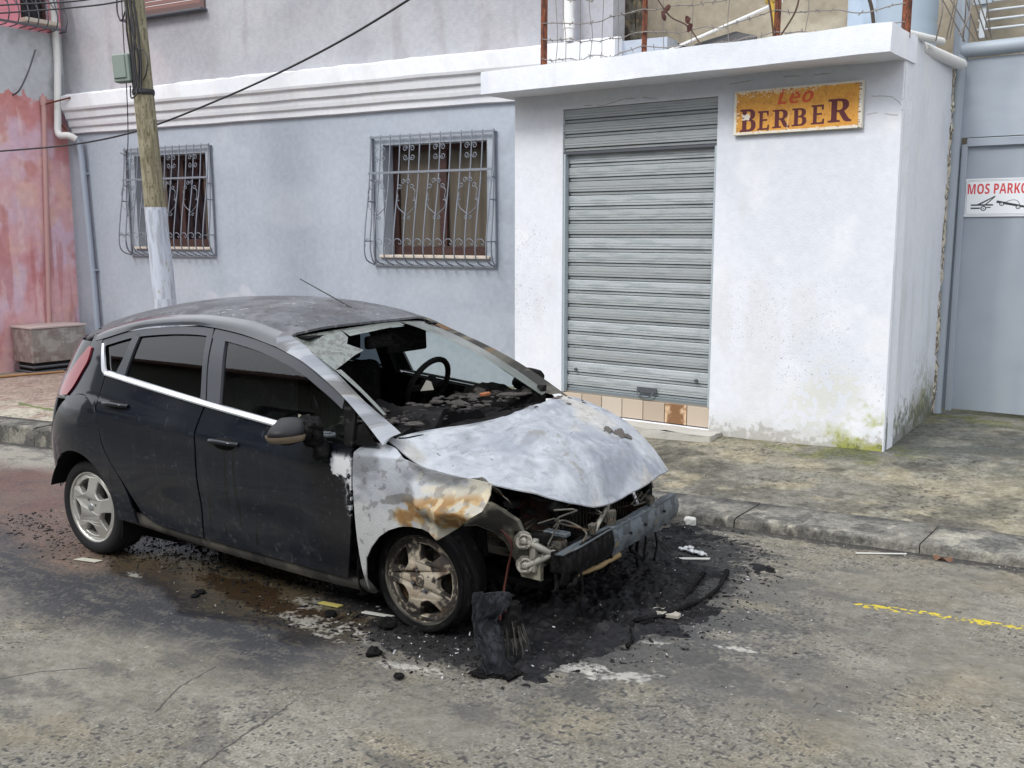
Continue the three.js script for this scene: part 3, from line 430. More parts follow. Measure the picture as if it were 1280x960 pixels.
// ------------------------------------------------------------------ metal cabinet, black bin, stick on the far pavement
{
  const gy = PY(-14, -7.5) - 0.012; const mt = mat({ map: dataTex(256, 256, (u, v) => { const f = fbm(u * 5, v * 5, 4), s = fbm(u * 30, v * 3, 3); const c = [150, 144, 138]; mix3(c, [172, 168, 162], sst(0.5, 0.65, f)); mix3(c, [132, 112, 106], sst(0.55, 0.75, fbm(u * 3 + 9, v * 5, 4)) * 0.5); return c.map(q => q + (s - 0.5) * 24); }), roughness: 0.38, metalness: 0.55 });
  const c = thing('metal_cabinet', 'dented metal cabinet standing on the pavement against the pink wall', 'cabinet'); c.position.set(-13.97, gy, -7.53);
  part('body', box(0.54, 0.48, 0.80, 0, 0.40, 0, 0.012, 2), mt, c); part('lid', box(0.58, 0.03, 0.84, 0, 0.655, 0, 0.008, 2), mat({ color: S('#b9aba6'), roughness: 0.5, metalness: 0.2 }), c);
  part('base', box(0.44, 0.16, 0.7, 0, 0.08, 0), mat({ color: S('#1b1a1a'), roughness: 0.9 }), c); for (const y of [0.03, 0.10]) part('rail', rod([0.26, y, -0.40], [0.26, y, 0.40], 0.02, 8), M.darkIron, c); for (const y of [0.03, 0.10]) part('rail', rod([-0.27, y, 0.39], [0.26, y, 0.39], 0.016, 8), M.darkIron, c);
  const b = thing('black_bin', 'small black lidded bin beside the metal cabinet', 'bin'); b.position.set(-13.92, gy, -8.02 - 0.15); part('body', new THREE.CylinderGeometry(0.17, 0.14, 0.42, 4, 1).rotateY(Math.PI / 4).translate(0, 0.21, 0), mat({ color: S('#17171a'), roughness: 0.5 }), b); part('lid', box(0.27, 0.04, 0.27, 0, 0.44, 0, 0.012, 2), mat({ color: S('#6f6260'), roughness: 0.7 }), b); part('handle', tube([[0.13, 0.36, -0.06], [0.17, 0.36, -0.04], [0.17, 0.36, 0.04], [0.13, 0.36, 0.06]], 0.01, 12, 6), mat({ color: S('#c0bcb8'), roughness: 0.5 }), b);
  solo('wooden_stick', tube([[-13.75, PY(-13.75, -6.4) + 0.012, -6.35], [-13.6, PY(-13.6, -6.8) + 0.016, -6.8], [-13.42, PY(-13.4, -7.3) + 0.012, -7.42]], 0.018, 12, 7), mat({ color: S('#8d6a45'), roughness: 0.8 }), 'thin brown stick lying on the pavement in front of metal cabinet', 'stick');
}

// ------------------------------------------------------------------ white barber shop
const shop = thing('barber_shop', 'small flat-roofed white shop with closed roller shutter', 'shop'); shop.position.set(-5.57, 0, -7.5);
const doorX0 = 0.53, doorX1 = 2.0;                        // shutter opening, local x
{
  part('wall', slab([[0, -0.3], [3.42, -0.3], [3.42, 2.97], [0, 2.97]], 0.24, [rect(doorX0, 0.13, doorX1, 2.81).reverse()], 0.006), M.shopWhite, shop, 'white rendered front wall with moss at the foot of its corner');
  const side = slab([[0, -0.3], [1.88, -0.3], [1.88, 3.16], [0.24, 3.16], [0.24, 2.97], [0, 2.97]], 0.2); side.rotateY(Math.PI / 2 + 0.07); side.translate(3.425, 0, -0.019); part('side_wall', side, M.shopSide, shop, 'streaked white side wall');
  part('side_wall', box(0.2, 3.2, 1.4, 0.11, 1.35, -0.95), M.white, shop); part('back_wall', box(3.0, 3.2, 0.15, 1.6, 1.35, -1.72), M.room, shop);
  // roof slab with uneven edges
  const rg = new THREE.BoxGeometry(3.52, 0.19, 0.63, 50, 3, 10); rg.translate(1.67, 3.045, 0.065); const p = rg.attributes.position; for (let i = 0; i < p.count; i++) { const x = p.getX(i), y = p.getY(i), z = p.getZ(i); p.setXYZ(i, x + (fbm(y * 5, z * 4 + 7, 2) - 0.5) * 0.02, y + (fbm(x * 2.5, z * 2.5, 3) - 0.5) * (y > 3.1 ? 0.03 : 0.012), z + (fbm(x * 2.2 + 30, y * 6, 3) - 0.5) * 0.022); } rg.computeVertexNormals();
  part('roof_slab', boxUV(rg), M.white, shop, 'thick white concrete roof slab'); part('roof_deck', box(3.2, 0.16, 1.5, 1.6, 3.05, -1.0), M.white, shop);
  // roller shutter
  const sm = [0, 1, 2].map(i => mat({ map: dataTex(512, 64, (u, v) => { const c = [[168, 173, 175], [176, 181, 184], [156, 160, 161]][i].slice(); const s = fbm(u * 9 + i * 30, v * 5, 4), st = fbm(u * 2 + i * 9, v * 60, 3), f = vn(u * 150, v * 20); mix3(c, [136, 143, 146], sst(0.5, 0.7, s) * 0.5); mix3(c, [170, 180, 186], sst(0.55, 0.7, st) * 0.5); mix3(c, [206, 208, 208], sst(0.93, 0.97, f) * 0.6 * sst(0.45, 0.6, s)); return c; }), roughness: 0.5, metalness: 0.15 }));
  const shutter = sub('roller_shutter', shop);
  const slat = (H, wdt) => { // profile (z, y) swept along x
    const pr = [[-0.026, 0], [-0.026, 0.006], [-0.012, 0.007], [-0.009, 0.025], [-0.026, 0.027], [-0.026, 0.033], [0.002, 0.035]]; for (let k = 0; k <= 4; k++) { const t = k / 4, y = lerp(0.036, H - 0.004, t), b = 0.004 + 0.006 * Math.sin(Math.PI * t); pr.push([b, y]); if (k < 4) { pr.push([b + 0.0005, y + (H - 0.04) / 4 * 0.82]); pr.push([b - 0.0022, y + (H - 0.04) / 4 * 0.91]); } } pr.push([-0.006, H - 0.001], [-0.026, H]);
    const g = new THREE.BufferGeometry(), P = [], U = []; for (let q = 0; q < pr.length - 1; q++) { const [z0, y0] = pr[q], [z1, y1] = pr[q + 1]; const a = [0, y0, z0], b = [wdt, y0, z0], c = [wdt, y1, z1], d = [0, y1, z1]; P.push(...a, ...b, ...c, ...a, ...c, ...d); U.push(0, y0 / H, 1, y0 / H, 1, y1 / H, 0, y0 / H, 1, y1 / H, 0, y1 / H); }
    g.setAttribute('position', new THREE.Float32BufferAttribute(P, 3)); g.setAttribute('uv', new THREE.Float32BufferAttribute(U, 2)); g.computeVertexNormals(); return g;
  };
  const wS = doorX1 - doorX0, pitch = 0.1235, low = slat(pitch, wS - 0.042), up = slat(0.122, wS - 0.006); const rr = rng(9);
  for (let k = 0; k < 17; k++) { const o = part('slat', low, sm[k % 3], shutter); o.position.set(doorX0 + 0.021, 0.44 - 0.1 + 0.0 + k * pitch, -0.075 + (rr() - 0.5) * 0.004); }
  for (let k = 0; k < 3; k++) { const o = part('slat', up, sm[2], shutter, 'upper slat of the shutter housing'); o.position.set(doorX0 + 0.003, 2.446 + k * 0.1215, -0.022); }
  part('housing_edge', box(wS - 0.006, 0.02, 0.06, (doorX0 + doorX1) / 2, 2.435, -0.045), M.darkIron, shutter);
  part('bottom_rail', box(wS - 0.075, 0.035, 0.035, (doorX0 + doorX1) / 2, 0.327, -0.072, 0.005), mat({ color: S('#7d868a'), roughness: 0.5, metalness: 0.4 }), shutter);
  for (const x of [doorX0 + 0.011, doorX1 - 0.011]) part('guide_rail', box(0.02, 2.12, 0.06, x, 1.37, -0.04, 0.004), mat({ color: S('#a7b2b8'), roughness: 0.5, metalness: 0.2 }), shutter);
  part('pull_handle', [tube([[doorX0 + 0.78, 0.39, -0.06], [doorX0 + 0.78, 0.37, -0.02], [doorX0 + 0.82, 0.345, -0.015], [doorX0 + 0.9, 0.345, -0.015], [doorX0 + 0.93, 0.37, -0.02], [doorX0 + 0.93, 0.39, -0.06]], 0.007, 20, 6), box(0.19, 0.045, 0.008, doorX0 + 0.855, 0.395, -0.055)], M.darkIron, shutter);
  for (const x of [doorX0 + 0.12, doorX1 - 0.15]) part('lock', new THREE.CylinderGeometry(0.014, 0.014, 0.03, 10).rotateX(Math.PI / 2).translate(x, 0.52, -0.06), M.darkIron, shutter);
  // tiles below the shutter and the step
  const tm = [S('#b5a797'), S('#aa9b8b'), S('#b9ad9f')].map(c => mat({ color: c, roughness: 0.45 })); const stained = mat({ map: dataTex(64, 128, (u, v) => { const c = [198, 172, 142]; mix3(c, [110, 74, 44], sst(0.5, 0.25, Math.abs(u - 0.5) + (fbm(u * 5, v * 5, 4) - 0.5) * 0.7) * 0.85); return c; }), roughness: 0.6 });
  const nT = 7, tw = wS / nT; for (let k = 0; k < nT; k++) part('tile', box(tw - 0.006, 0.165, 0.02, doorX0 + (k + 0.5) * tw, 0.222, -0.03, 0.003), k === 5 ? stained : tm[k % 3], shop, k === 5 ? 'rust-stained tile' : undefined);
  part('tile_bed', box(wS - 0.002, 0.2, 0.2, (doorX0 + doorX1) / 2, 0.215, -0.15), mat({ color: S('#8c8377'), roughness: 1 }), shop);
  part('door_step', jitter(boxUV(new THREE.BoxGeometry(1.72, 0.1, 0.26, 30, 3, 6).translate(1.27, 0.075, 0.11)), 0.02, 9), mat({ color: S('#b5b2aa'), roughness: 0.9, bumpMap: grain1, bumpScale: 0.006 }), shop, 'worn white step');
  // small pipe stubs at the top of the side wall
  part('pipe_stub', rod([3.36, 3.165, -0.2], [3.47, 3.175, -0.75], 0.028, 10), M.pipeWhite, shop); part('pipe_stub', rod([3.36, 3.125, -0.62], [3.36, 3.16, -1.86], 0.045, 10), M.pipeWhite, shop);
}
{ // rubble between shop wall and gate post
  const g = new THREE.BoxGeometry(0.06, 3.0, 0.14, 5, 160, 5); g.translate(-2.30, 1.65, -9.40); const p = g.attributes.position; for (let i = 0; i < p.count; i++) p.setXYZ(i, p.getX(i) + (fbm(p.getY(i) * 11, p.getZ(i) * 20, 3) - 0.5) * 0.06, p.getY(i), p.getZ(i) + (fbm(p.getY(i) * 15 + 9, p.getX(i) * 20, 3) - 0.5) * 0.06); g.computeVertexNormals();
  part('crumbled_edge', g.translate(5.57, 0, 7.5), mat({ map: dataTex(64, 512, (u, v) => { const f = fbm(u * 5, v * 60, 4); const c = [186, 179, 164]; mix3(c, [92, 86, 76], sst(0.46, 0.58, f)); mix3(c, [224, 220, 210], sst(0.62, 0.75, f)); return c; }), roughness: 1 }), shop, 'crumbling mortar along the wall end');
}
// ------------------------------------------------------------------ barber sign
function canvasTex(w, h, draw) { const c = document.createElement('canvas'); c.width = w; c.height = h; draw(c.getContext('2d'), w, h); const t = new THREE.CanvasTexture(c); t.colorSpace = THREE.SRGBColorSpace; t.anisotropy = 8; return t; }
{
  const r = rng(12);
  const t = canvasTex(1024, 344, (g, w, h) => {
    g.fillStyle = '#d9d4c8'; g.fillRect(0, 0, w, h); g.fillStyle = '#d0963f'; g.fillRect(22, 14, w - 48, h - 34);
    for (let i = 0; i < 900; i++) { const x = 22 + r() * (w - 48), y = 14 + r() * (h - 34), q = r(); g.fillStyle = q < 0.5 ? 'rgba(222,160,66,0.20)' : q < 0.8 ? 'rgba(150,92,30,0.16)' : 'rgba(196,120,40,0.25)'; g.beginPath(); g.ellipse(x, y, 6 + r() * 34, 3 + r() * 10, r() * 3, 0, 7); g.fill(); }
    const glyph = (txt, font, size, capR, x, w0, cap, base, col, sw) => { g.save(); g.font = font.replace('#', size); const mw = g.measureText(txt).width; g.translate(x, base); g.scale(w0 / mw, cap / (size * capR)); g.fillStyle = col; g.fillText(txt, 0, 0); if (sw) { g.lineWidth = sw; g.strokeStyle = col; g.strokeText(txt, 0, 0); } g.restore(); };
    glyph('Leo', 'italic bold #px sans-serif', 150, 0.72, 345, 300, 112, 128, '#c4522b', 0);
    for (const [ch, x, w1, cap, base] of [['B', 48, 146, 164, 322], ['E', 200, 104, 136, 316], ['R', 322, 142, 130, 308], ['B', 480, 126, 126, 303], ['E', 632, 112, 134, 299], ['R', 762, 182, 160, 294]]) glyph(ch, 'bold #px serif', 150, 0.67, x, w1, cap, base, '#561d24', 2);
    for (let i = 0; i < 150; i++) { const x = 30 + r() * (w - 340), y = 12 + r() * r() * 46; g.fillStyle = 'rgba(226,220,208,0.85)'; g.fillRect(x, y, 2 + r() * 12, 2 + r() * 8); }
    for (let i = 0; i < 60; i++) { g.fillStyle = 'rgba(222,214,200,0.9)'; g.beginPath(); g.arc(100 + (r() - 0.5) * 56, 208 + (r() - 0.5) * 40, 2 + r() * 10, 0, 7); g.fill(); }
    for (let i = 0; i < 120; i++) { const e = r(); g.fillStyle = r() < 0.5 ? 'rgba(96,60,30,0.7)' : 'rgba(230,224,212,0.9)'; const x = e < 0.5 ? r() * w : (r() < 0.5 ? 22 : w - 32) + r() * 8, y = e < 0.5 ? (r() < 0.5 ? 10 : h - 26) + r() * 8 : r() * h; g.fillRect(x, y, 3 + r() * 20, 2 + r() * 7); }
    g.strokeStyle = 'rgba(228,220,206,0.85)'; g.lineWidth = 4; g.beginPath(); g.moveTo(446, 322); g.lineTo(452, 250); g.lineTo(462, 200); g.stroke();
  });
  const s = thing('barber_sign', 'worn orange painted board reading Leo BERBER on the white shop wall', 'sign'); s.position.set(-2.915, 2.663, -7.475); s.rotation.z = 0.002;
  part('board', box(1.0, 0.338, 0.025, 0, 0, 0, 0.004), mat({ color: S('#c9c4b8'), roughness: 0.8 }), s);
  part('painted_face', new THREE.PlaneGeometry(0.992, 0.33).translate(0, 0, 0.0152), mat({ map: t, roughness: 0.6 }), s, 'orange sign face with red and maroon lettering');
}
// ------------------------------------------------------------------ grey metal gate with a sign
{
  const gm = mat({ map: fit(dataTex(512, 512, (u, v) => { const f = fbm(u * 4, v * 3, 4), d = fbm(u * 30, v * 2, 3), n = fbm(u * 40, v * 40, 3); const c = [152, 161, 171]; mix3(c, [142, 151, 161], sst(0.45, 0.65, f)); mix3(c, [164, 172, 180], sst(0.55, 0.72, d) * 0.6); return c.map(q => q + (n - 0.5) * 10); }), 2.4, 3.4), roughness: 0.6, metalness: 0.1 });
  const g = thing('metal_gate', 'tall grey sheet metal gate with pipe frame and mesh top', 'gate'); g.position.set(-2.26, 0.15, -9.5);
  part('post', rod([-0.02, -0.1, 0.02], [0.015, 4.6, 0.02], 0.062, 14), gm, g); part('sheet', box(4.15, 2.32, 0.02, 1.935, 1.19, 0), gm, g, 'lower gate sheet'); part('sheet', box(4.15, 0.66, 0.02, 1.935, 2.74, 0.012), gm, g, 'upper gate sheet');
  part('cross_rail', box(3.9, 0.07, 0.045, 2.06, 2.365, 0.026, 0.006), gm, g); part('stile', box(0.05, 2.34, 0.04, 0.095, 1.18, 0.025, 0.005), gm, g); part('top_pipe', rod([0.02, 3.14, 0.03], [4, 3.17, 0.03], 0.062, 14), gm, g);
  const wm = mat({ color: S('#b6bcc2'), roughness: 0.6 }); const mesh = sub('mesh_top', g); for (let k = 0; k < 16; k++) part('wire', rod([0.13, 3.3 + k * 0.075, 0.02], [4, 3.3 + k * 0.075, 0.02], 0.011, 5), wm, mesh); for (let k = 0; k < 9; k++) part('upright', box(0.045, 1.3, 0.014, 0.17 + k * 0.46, 3.88, 0.04), wm, mesh);
  part('lock_box', box(0.15, 0.3, 0.1, 0.16, 3.86, 0.11, 0.012, 2), mat({ color: S('#8a97a4'), roughness: 0.5 }), g); part('hinge_plate', box(0.16, 0.2, 0.02, 0.16, 3.6, 0.07), gm, g);
  const t = canvasTex(1024, 640, (c, w, h) => {
    c.fillStyle = '#dcdfe3'; c.fillRect(0, 0, w, h); c.strokeStyle = '#6a6d72'; c.lineWidth = 5; for (const i of [22, 42]) { c.beginPath(); c.roundRect(i, i, w - 2 * i, h - 2 * i, 50); c.stroke(); }
    c.fillStyle = '#c23b3f'; c.save(); c.translate(40, 258); c.scale(0.94, 1.5); c.font = 'bold 158px sans-serif'; c.fillText('MOS PARKO', 0, 0, 1000); c.restore();
    c.fillStyle = '#33373a'; c.fillRect(110, 432, 310, 26); c.fillRect(110, 486, 130, 26); c.fillRect(330, 478, 60, 18); c.beginPath(); c.moveTo(200, 432); c.lineTo(440, 292); c.lineTo(452, 304); c.lineTo(250, 432); c.fill(); c.beginPath(); c.moveTo(310, 432); c.lineTo(430, 310); c.lineTo(440, 318); c.lineTo(335, 432); c.fill();
    const wheel = (x, y, r) => { c.fillStyle = '#33373a'; c.beginPath(); c.arc(x, y, r, 0, 7); c.fill(); c.fillStyle = '#dcdfe3'; c.beginPath(); c.arc(x, y, r * 0.6, 0, 7); c.fill(); c.fillStyle = '#33373a'; c.beginPath(); c.arc(x, y, r * 0.25, 0, 7); c.fill(); };
    wheel(288, 502, 42); c.save(); c.translate(660, 440); c.rotate(0.24); c.fillStyle = '#33373a'; c.beginPath(); c.moveTo(-200, -22); c.lineTo(200, -22); c.lineTo(208, 14); c.lineTo(-200, 20); c.fill(); c.lineWidth = 9; c.strokeStyle = '#33373a'; c.beginPath(); c.moveTo(-70, -22); c.quadraticCurveTo(-20, -80, 40, -82); c.quadraticCurveTo(96, -80, 118, -22); c.stroke(); wheel(-120, 22, 34); wheel(112, 22, 34); c.restore();
  });
  const s = thing('gate_sign', 'white plate reading MOS PARKO with tow truck drawing on the grey gate', 'sign'); s.position.set(-1.858, 2.045, -9.482);
  part('plate', box(0.59, 0.325, 0.006, 0, 0, 0.002), mat({ color: S('#d5d8db'), roughness: 0.5 }), s); part('printed_face', new THREE.PlaneGeometry(0.588, 0.323).translate(0, 0, 0.0068), mat({ map: t, roughness: 0.45 }), s, 'printed no-parking face');
}

// ------------------------------------------------------------------ building behind the shop roof
{
  const b = thing('rear_building', 'stained beige rendered building rising behind the shop roof', 'building');
  const bm = mat({ map: fit(dataTex(512, 512, (u, v) => { const x = u * 8, y = v * 4; const c = [176, 168, 150]; const f = fbm(x * 1.4, y * 1.4, 4), d = fbm(x * 3 + 7, y * 0.9, 4), n = fbm(x * 20, y * 20, 3); mix3(c, [150, 141, 124], sst(0.45, 0.65, f)); mix3(c, [112, 106, 96], sst(0.58, 0.75, d) * 0.7); return c.map(q => q + (n - 0.5) * 22); }), 8, 4, -6.1, 2), roughness: 0.95, bumpMap: grain1, bumpScale: 0.006 });
  part('wall', slab(rect(-5.62, 2, 4, 6.6), 0.3).translate(0, 0, -9.95), bm, b);
  const cm = mat({ map: fit(dataTex(128, 256, (u, v) => { const n = fbm(u * 8, v * 16, 4); const c = [120, 114, 102]; mix3(c, [84, 78, 68], sst(0.45, 0.6, n)); mix3(c, [170, 150, 116], sst(0.6, 0.72, fbm(u * 4 + 9, v * 12, 4)) * 0.7); return c; }), 0.6, 2), roughness: 1, bumpMap: grain1, bumpScale: 0.01 });
  part('corner_pier', jitter(boxUV(new THREE.BoxGeometry(0.52, 4.6, 0.3, 6, 50, 3).translate(-5.86, 4.3, -9.85)), 0.02, 6), cm, b, 'dark mottled concrete pier');
  const p = thing('orange_brick_wall', 'orange brick wall seen through the gate mesh', 'wall'); part('wall', box(4, 4.4, 0.25, 0.1, 2.2, -11.2), mat({ color: S('#b98f6c'), roughness: 0.95 }), p);
  const br = mat({ color: S('#b3794f'), roughness: 0.95 }), br2 = mat({ color: S('#a26a45'), roughness: 0.95 }), g = box(0.2, 0.19, 0.02); for (let r = 0; r < 6; r++) for (let k = 0; k < 18; k++) { const o = part('brick', g, (r * 7 + k * 3) % 4 ? br : br2, p); o.position.set(-1.75 + k * 0.215 + (r % 2) * 0.1, 3.15 + r * 0.205, -11.07); }
}
{ // things on the shop roof: tank, blue panel, board, yellow bar
  const roofY = 3.155;
  const t = thing('water_tank', 'pale blue round water tank on the shop roof beside a rusty post', 'tank'); t.position.set(-2.50, roofY, -8.7); t.scale.set(0.44, 0.8, 0.44);
  const lat = [[0, 0], [0.5, 0], [0.53, 0.05], [0.54, 0.3], [0.52, 0.33], [0.54, 0.36], [0.54, 0.75], [0.52, 0.78], [0.54, 0.81], [0.53, 1.15], [0.4, 1.3], [0.15, 1.36], [0, 1.36]].map(q => new THREE.Vector2(...q)); part('body', new THREE.LatheGeometry(lat, 36), mat({ color: S('#8e9ca8'), roughness: 0.55 }), t); part('cap', new THREE.CylinderGeometry(0.16, 0.16, 0.06, 18).translate(0, 1.38, 0), mat({ color: S('#47525c'), roughness: 0.6 }), t);
  const b = thing('blue_panel', 'pale blue weathered panel standing on the shop roof', 'panel'); b.position.set(-2.88, roofY, -8.95); b.scale.x = 0.55; part('sheet', box(0.66, 1.1, 0.04, 0, 0.55, 0), mat({ map: dataTex(128, 128, (u, v) => { const n = fbm(u * 7, v * 7, 4); return [140 + n * 28, 156 + n * 26, 172 + n * 24]; }), roughness: 0.7 }), b); part('batten', box(0.12, 1.1, 0.05, 0.40, 0.55, 0.01), mat({ color: S('#a9a692'), roughness: 0.9 }), b); part('batten', box(0.68, 0.06, 0.03, 0, 0.03, 0.035), mat({ color: S('#7f8a92'), roughness: 0.9 }), b);
  const d = thing('black_board', 'black and white broken board leaning on the shop roof', 'board'); d.position.set(-3.78, roofY, -7.7);
  part('board', slab([[-0.45, 0.0], [0.42, 0.0], [0.40, 0.14], [0.22, 0.2], [-0.1, 0.14]], 0.03).rotateX(-0.35), mat({ color: S('#1f2022'), roughness: 0.5 }), d); part('white_strip', rod([-0.6, 0.01, 0.02], [0.62, 0.36, -0.02], 0.012, 6), M.pipeWhite, d);
  const y = thing('yellow_bar', 'short yellow metal bar propped up on the shop roof edge', 'bar'); y.position.set(-3.22, roofY - 0.01, -7.66); part('bar', rod([0.05, 0, 0], [0, 0.36, 0], 0.02, 8), mat({ color: S('#b3922f'), roughness: 0.6 }), y); part('end_clip', box(0.08, 0.03, 0.04, -0.01, 0.365, 0, 0.006), mat({ color: S('#8f7528'), roughness: 0.6 }), y);
  solo('iron_bracket', tube([[-2.80, 3.62, -7.85], [-2.72, 3.60, -7.8], [-2.5, 3.46, -7.7], [-2.42, 3.15, -7.68]], 0.014, 20, 6), mat({ color: S('#3a3027'), roughness: 0.8 }), 'bent dark iron bracket above the barber sign', 'bracket');
}
// ------------------------------------------------------------------ barbed wire fence on the shop roof
{
  const f = thing('barbed_wire_fence', 'rusty posts with barbed wire strands along the shop roof edge', 'fence'); const ry = 3.12, z = -7.3; const r = rng(21);
  const wire = mat({ color: S('#7b7570'), roughness: 0.7, metalness: 0.2 });
  const posts = [[-5.11, 0.03, 1.0], [-4.13, 0.022, 1.0], [-3.02, 0.024, 1.0], [-2.17, 0.032, 1.0]];
  for (const [x, rad, H] of posts) part('post', rod([x, ry - 0.02, z - (x > -2.3 ? 0.25 : 0)], [x + 0.005, ry + H, z - (x > -2.3 ? 0.25 : 0)], rad, 10), M.rust, f);
  for (const [k, y] of [[0, 0.10], [1, 0.24], [2, 0.40], [3, 0.53], [4, 0.68]]) {
    const pts = [], barbs = []; const P = []; for (let i = 0; i < posts.length; i++) P.push(V(posts[i][0], ry + y + (r() - 0.5) * 0.08 + (k % 2 && i === 0 ? 0.06 : 0), z + 0.03 - (i === 3 ? 0.25 : 0)));
    for (let i = 0; i < 3; i++) for (let q = 0; q < 10; q++) { const t = q / 10; const p = P[i].clone().lerp(P[i + 1], t); p.y -= Math.sin(t * Math.PI) * 0.05 * (0.4 + r()); p.y += (r() - 0.5) * 0.008; pts.push(p); } pts.push(P[3]);
    barbs.push(tube(pts, 0.0042, 120, 4)); const c = new THREE.CatmullRomCurve3(pts, false, 'centripetal'); for (let q = 1; q < 30; q++) { const p = c.getPointAt(q / 30); for (let e = 0; e < 2; e++) { const d = V(r() - 0.5, r() - 0.5, r() - 0.5).normalize().multiplyScalar(0.024); barbs.push(rod(p.clone().sub(d), p.clone().add(d), 0.003, 4)); } }
    part('wire_strand', barbs, wire, f);
  }
  for (const x of [-4.96, -4.88, -4.74, -4.62, -4.5, -4.36, -3.95, -3.72, -3.4, -2.8]) part('cross_wire', tube([0, 0.25, 0.5, 0.75, 1].map(t => V(x + (r() - 0.5) * 0.05, ry + t * 0.95, z + 0.02 + (r() - 0.5) * 0.02)), 0.0034, 16, 4), wire, f);
  const loose = []; for (let i = 0; i < 6; i++) { const x = -2.1 + r() * 0.2; loose.push(tube([V(x, 3.15, -7.9 - r() * 0.3), V(x + 0.05, 3.3 + r() * 0.2, -8.0), V(x - 0.12 + r() * 0.2, 3.5 + r() * 0.2, -8.2), V(x + 0.1, 3.2, -8.5)], 0.005, 24, 4)); } part('loose_wire', loose, wire, f, 'tangle of loose wire at the roof corner');
  const v = thing('dry_vine', 'dry vine with dark red leaves climbing over the barbed wire', 'vine'); const vm = mat({ color: S('#4d3a31'), roughness: 0.9 }), lm = mat({ color: S('#4a2c27'), roughness: 0.9 });
  part('stem', [tube([[-3.02, 3.13, -7.26], [-3.06, 3.4, -7.24], [-3.16, 3.66, -7.26], [-3.0, 3.9, -7.25]], 0.008, 20, 5), tube([[-2.98, 3.14, -7.24], [-2.84, 3.35, -7.22], [-2.86, 3.6, -7.25], [-2.95, 3.85, -7.22], [-3.08, 3.6, -7.2]], 0.007, 24, 5), tube([[-4.1, 3.72, -7.26], [-3.95, 3.5, -7.25], [-3.86, 3.4, -7.24], [-3.72, 3.32, -7.24], [-3.6, 3.16, -7.25]], 0.006, 20, 5)], vm, v);
  for (const [x, y] of [[-3.92, 3.42], [-3.71, 3.36], [-3.69, 3.3], [-3.2, 3.56], [-3.14, 3.54], [-2.98, 3.62], [-2.95, 3.68], [-3.0, 3.74], [-3.9, 3.46]]) { const g = new THREE.SphereGeometry(0.026, 8, 6).scale(0.8, 1.5, 0.12); part('leaf', jitter(g.rotateY(r() * 3).rotateZ(r() * 3).translate(x, y, -7.22), 0.03, 22), lm, v); }
}
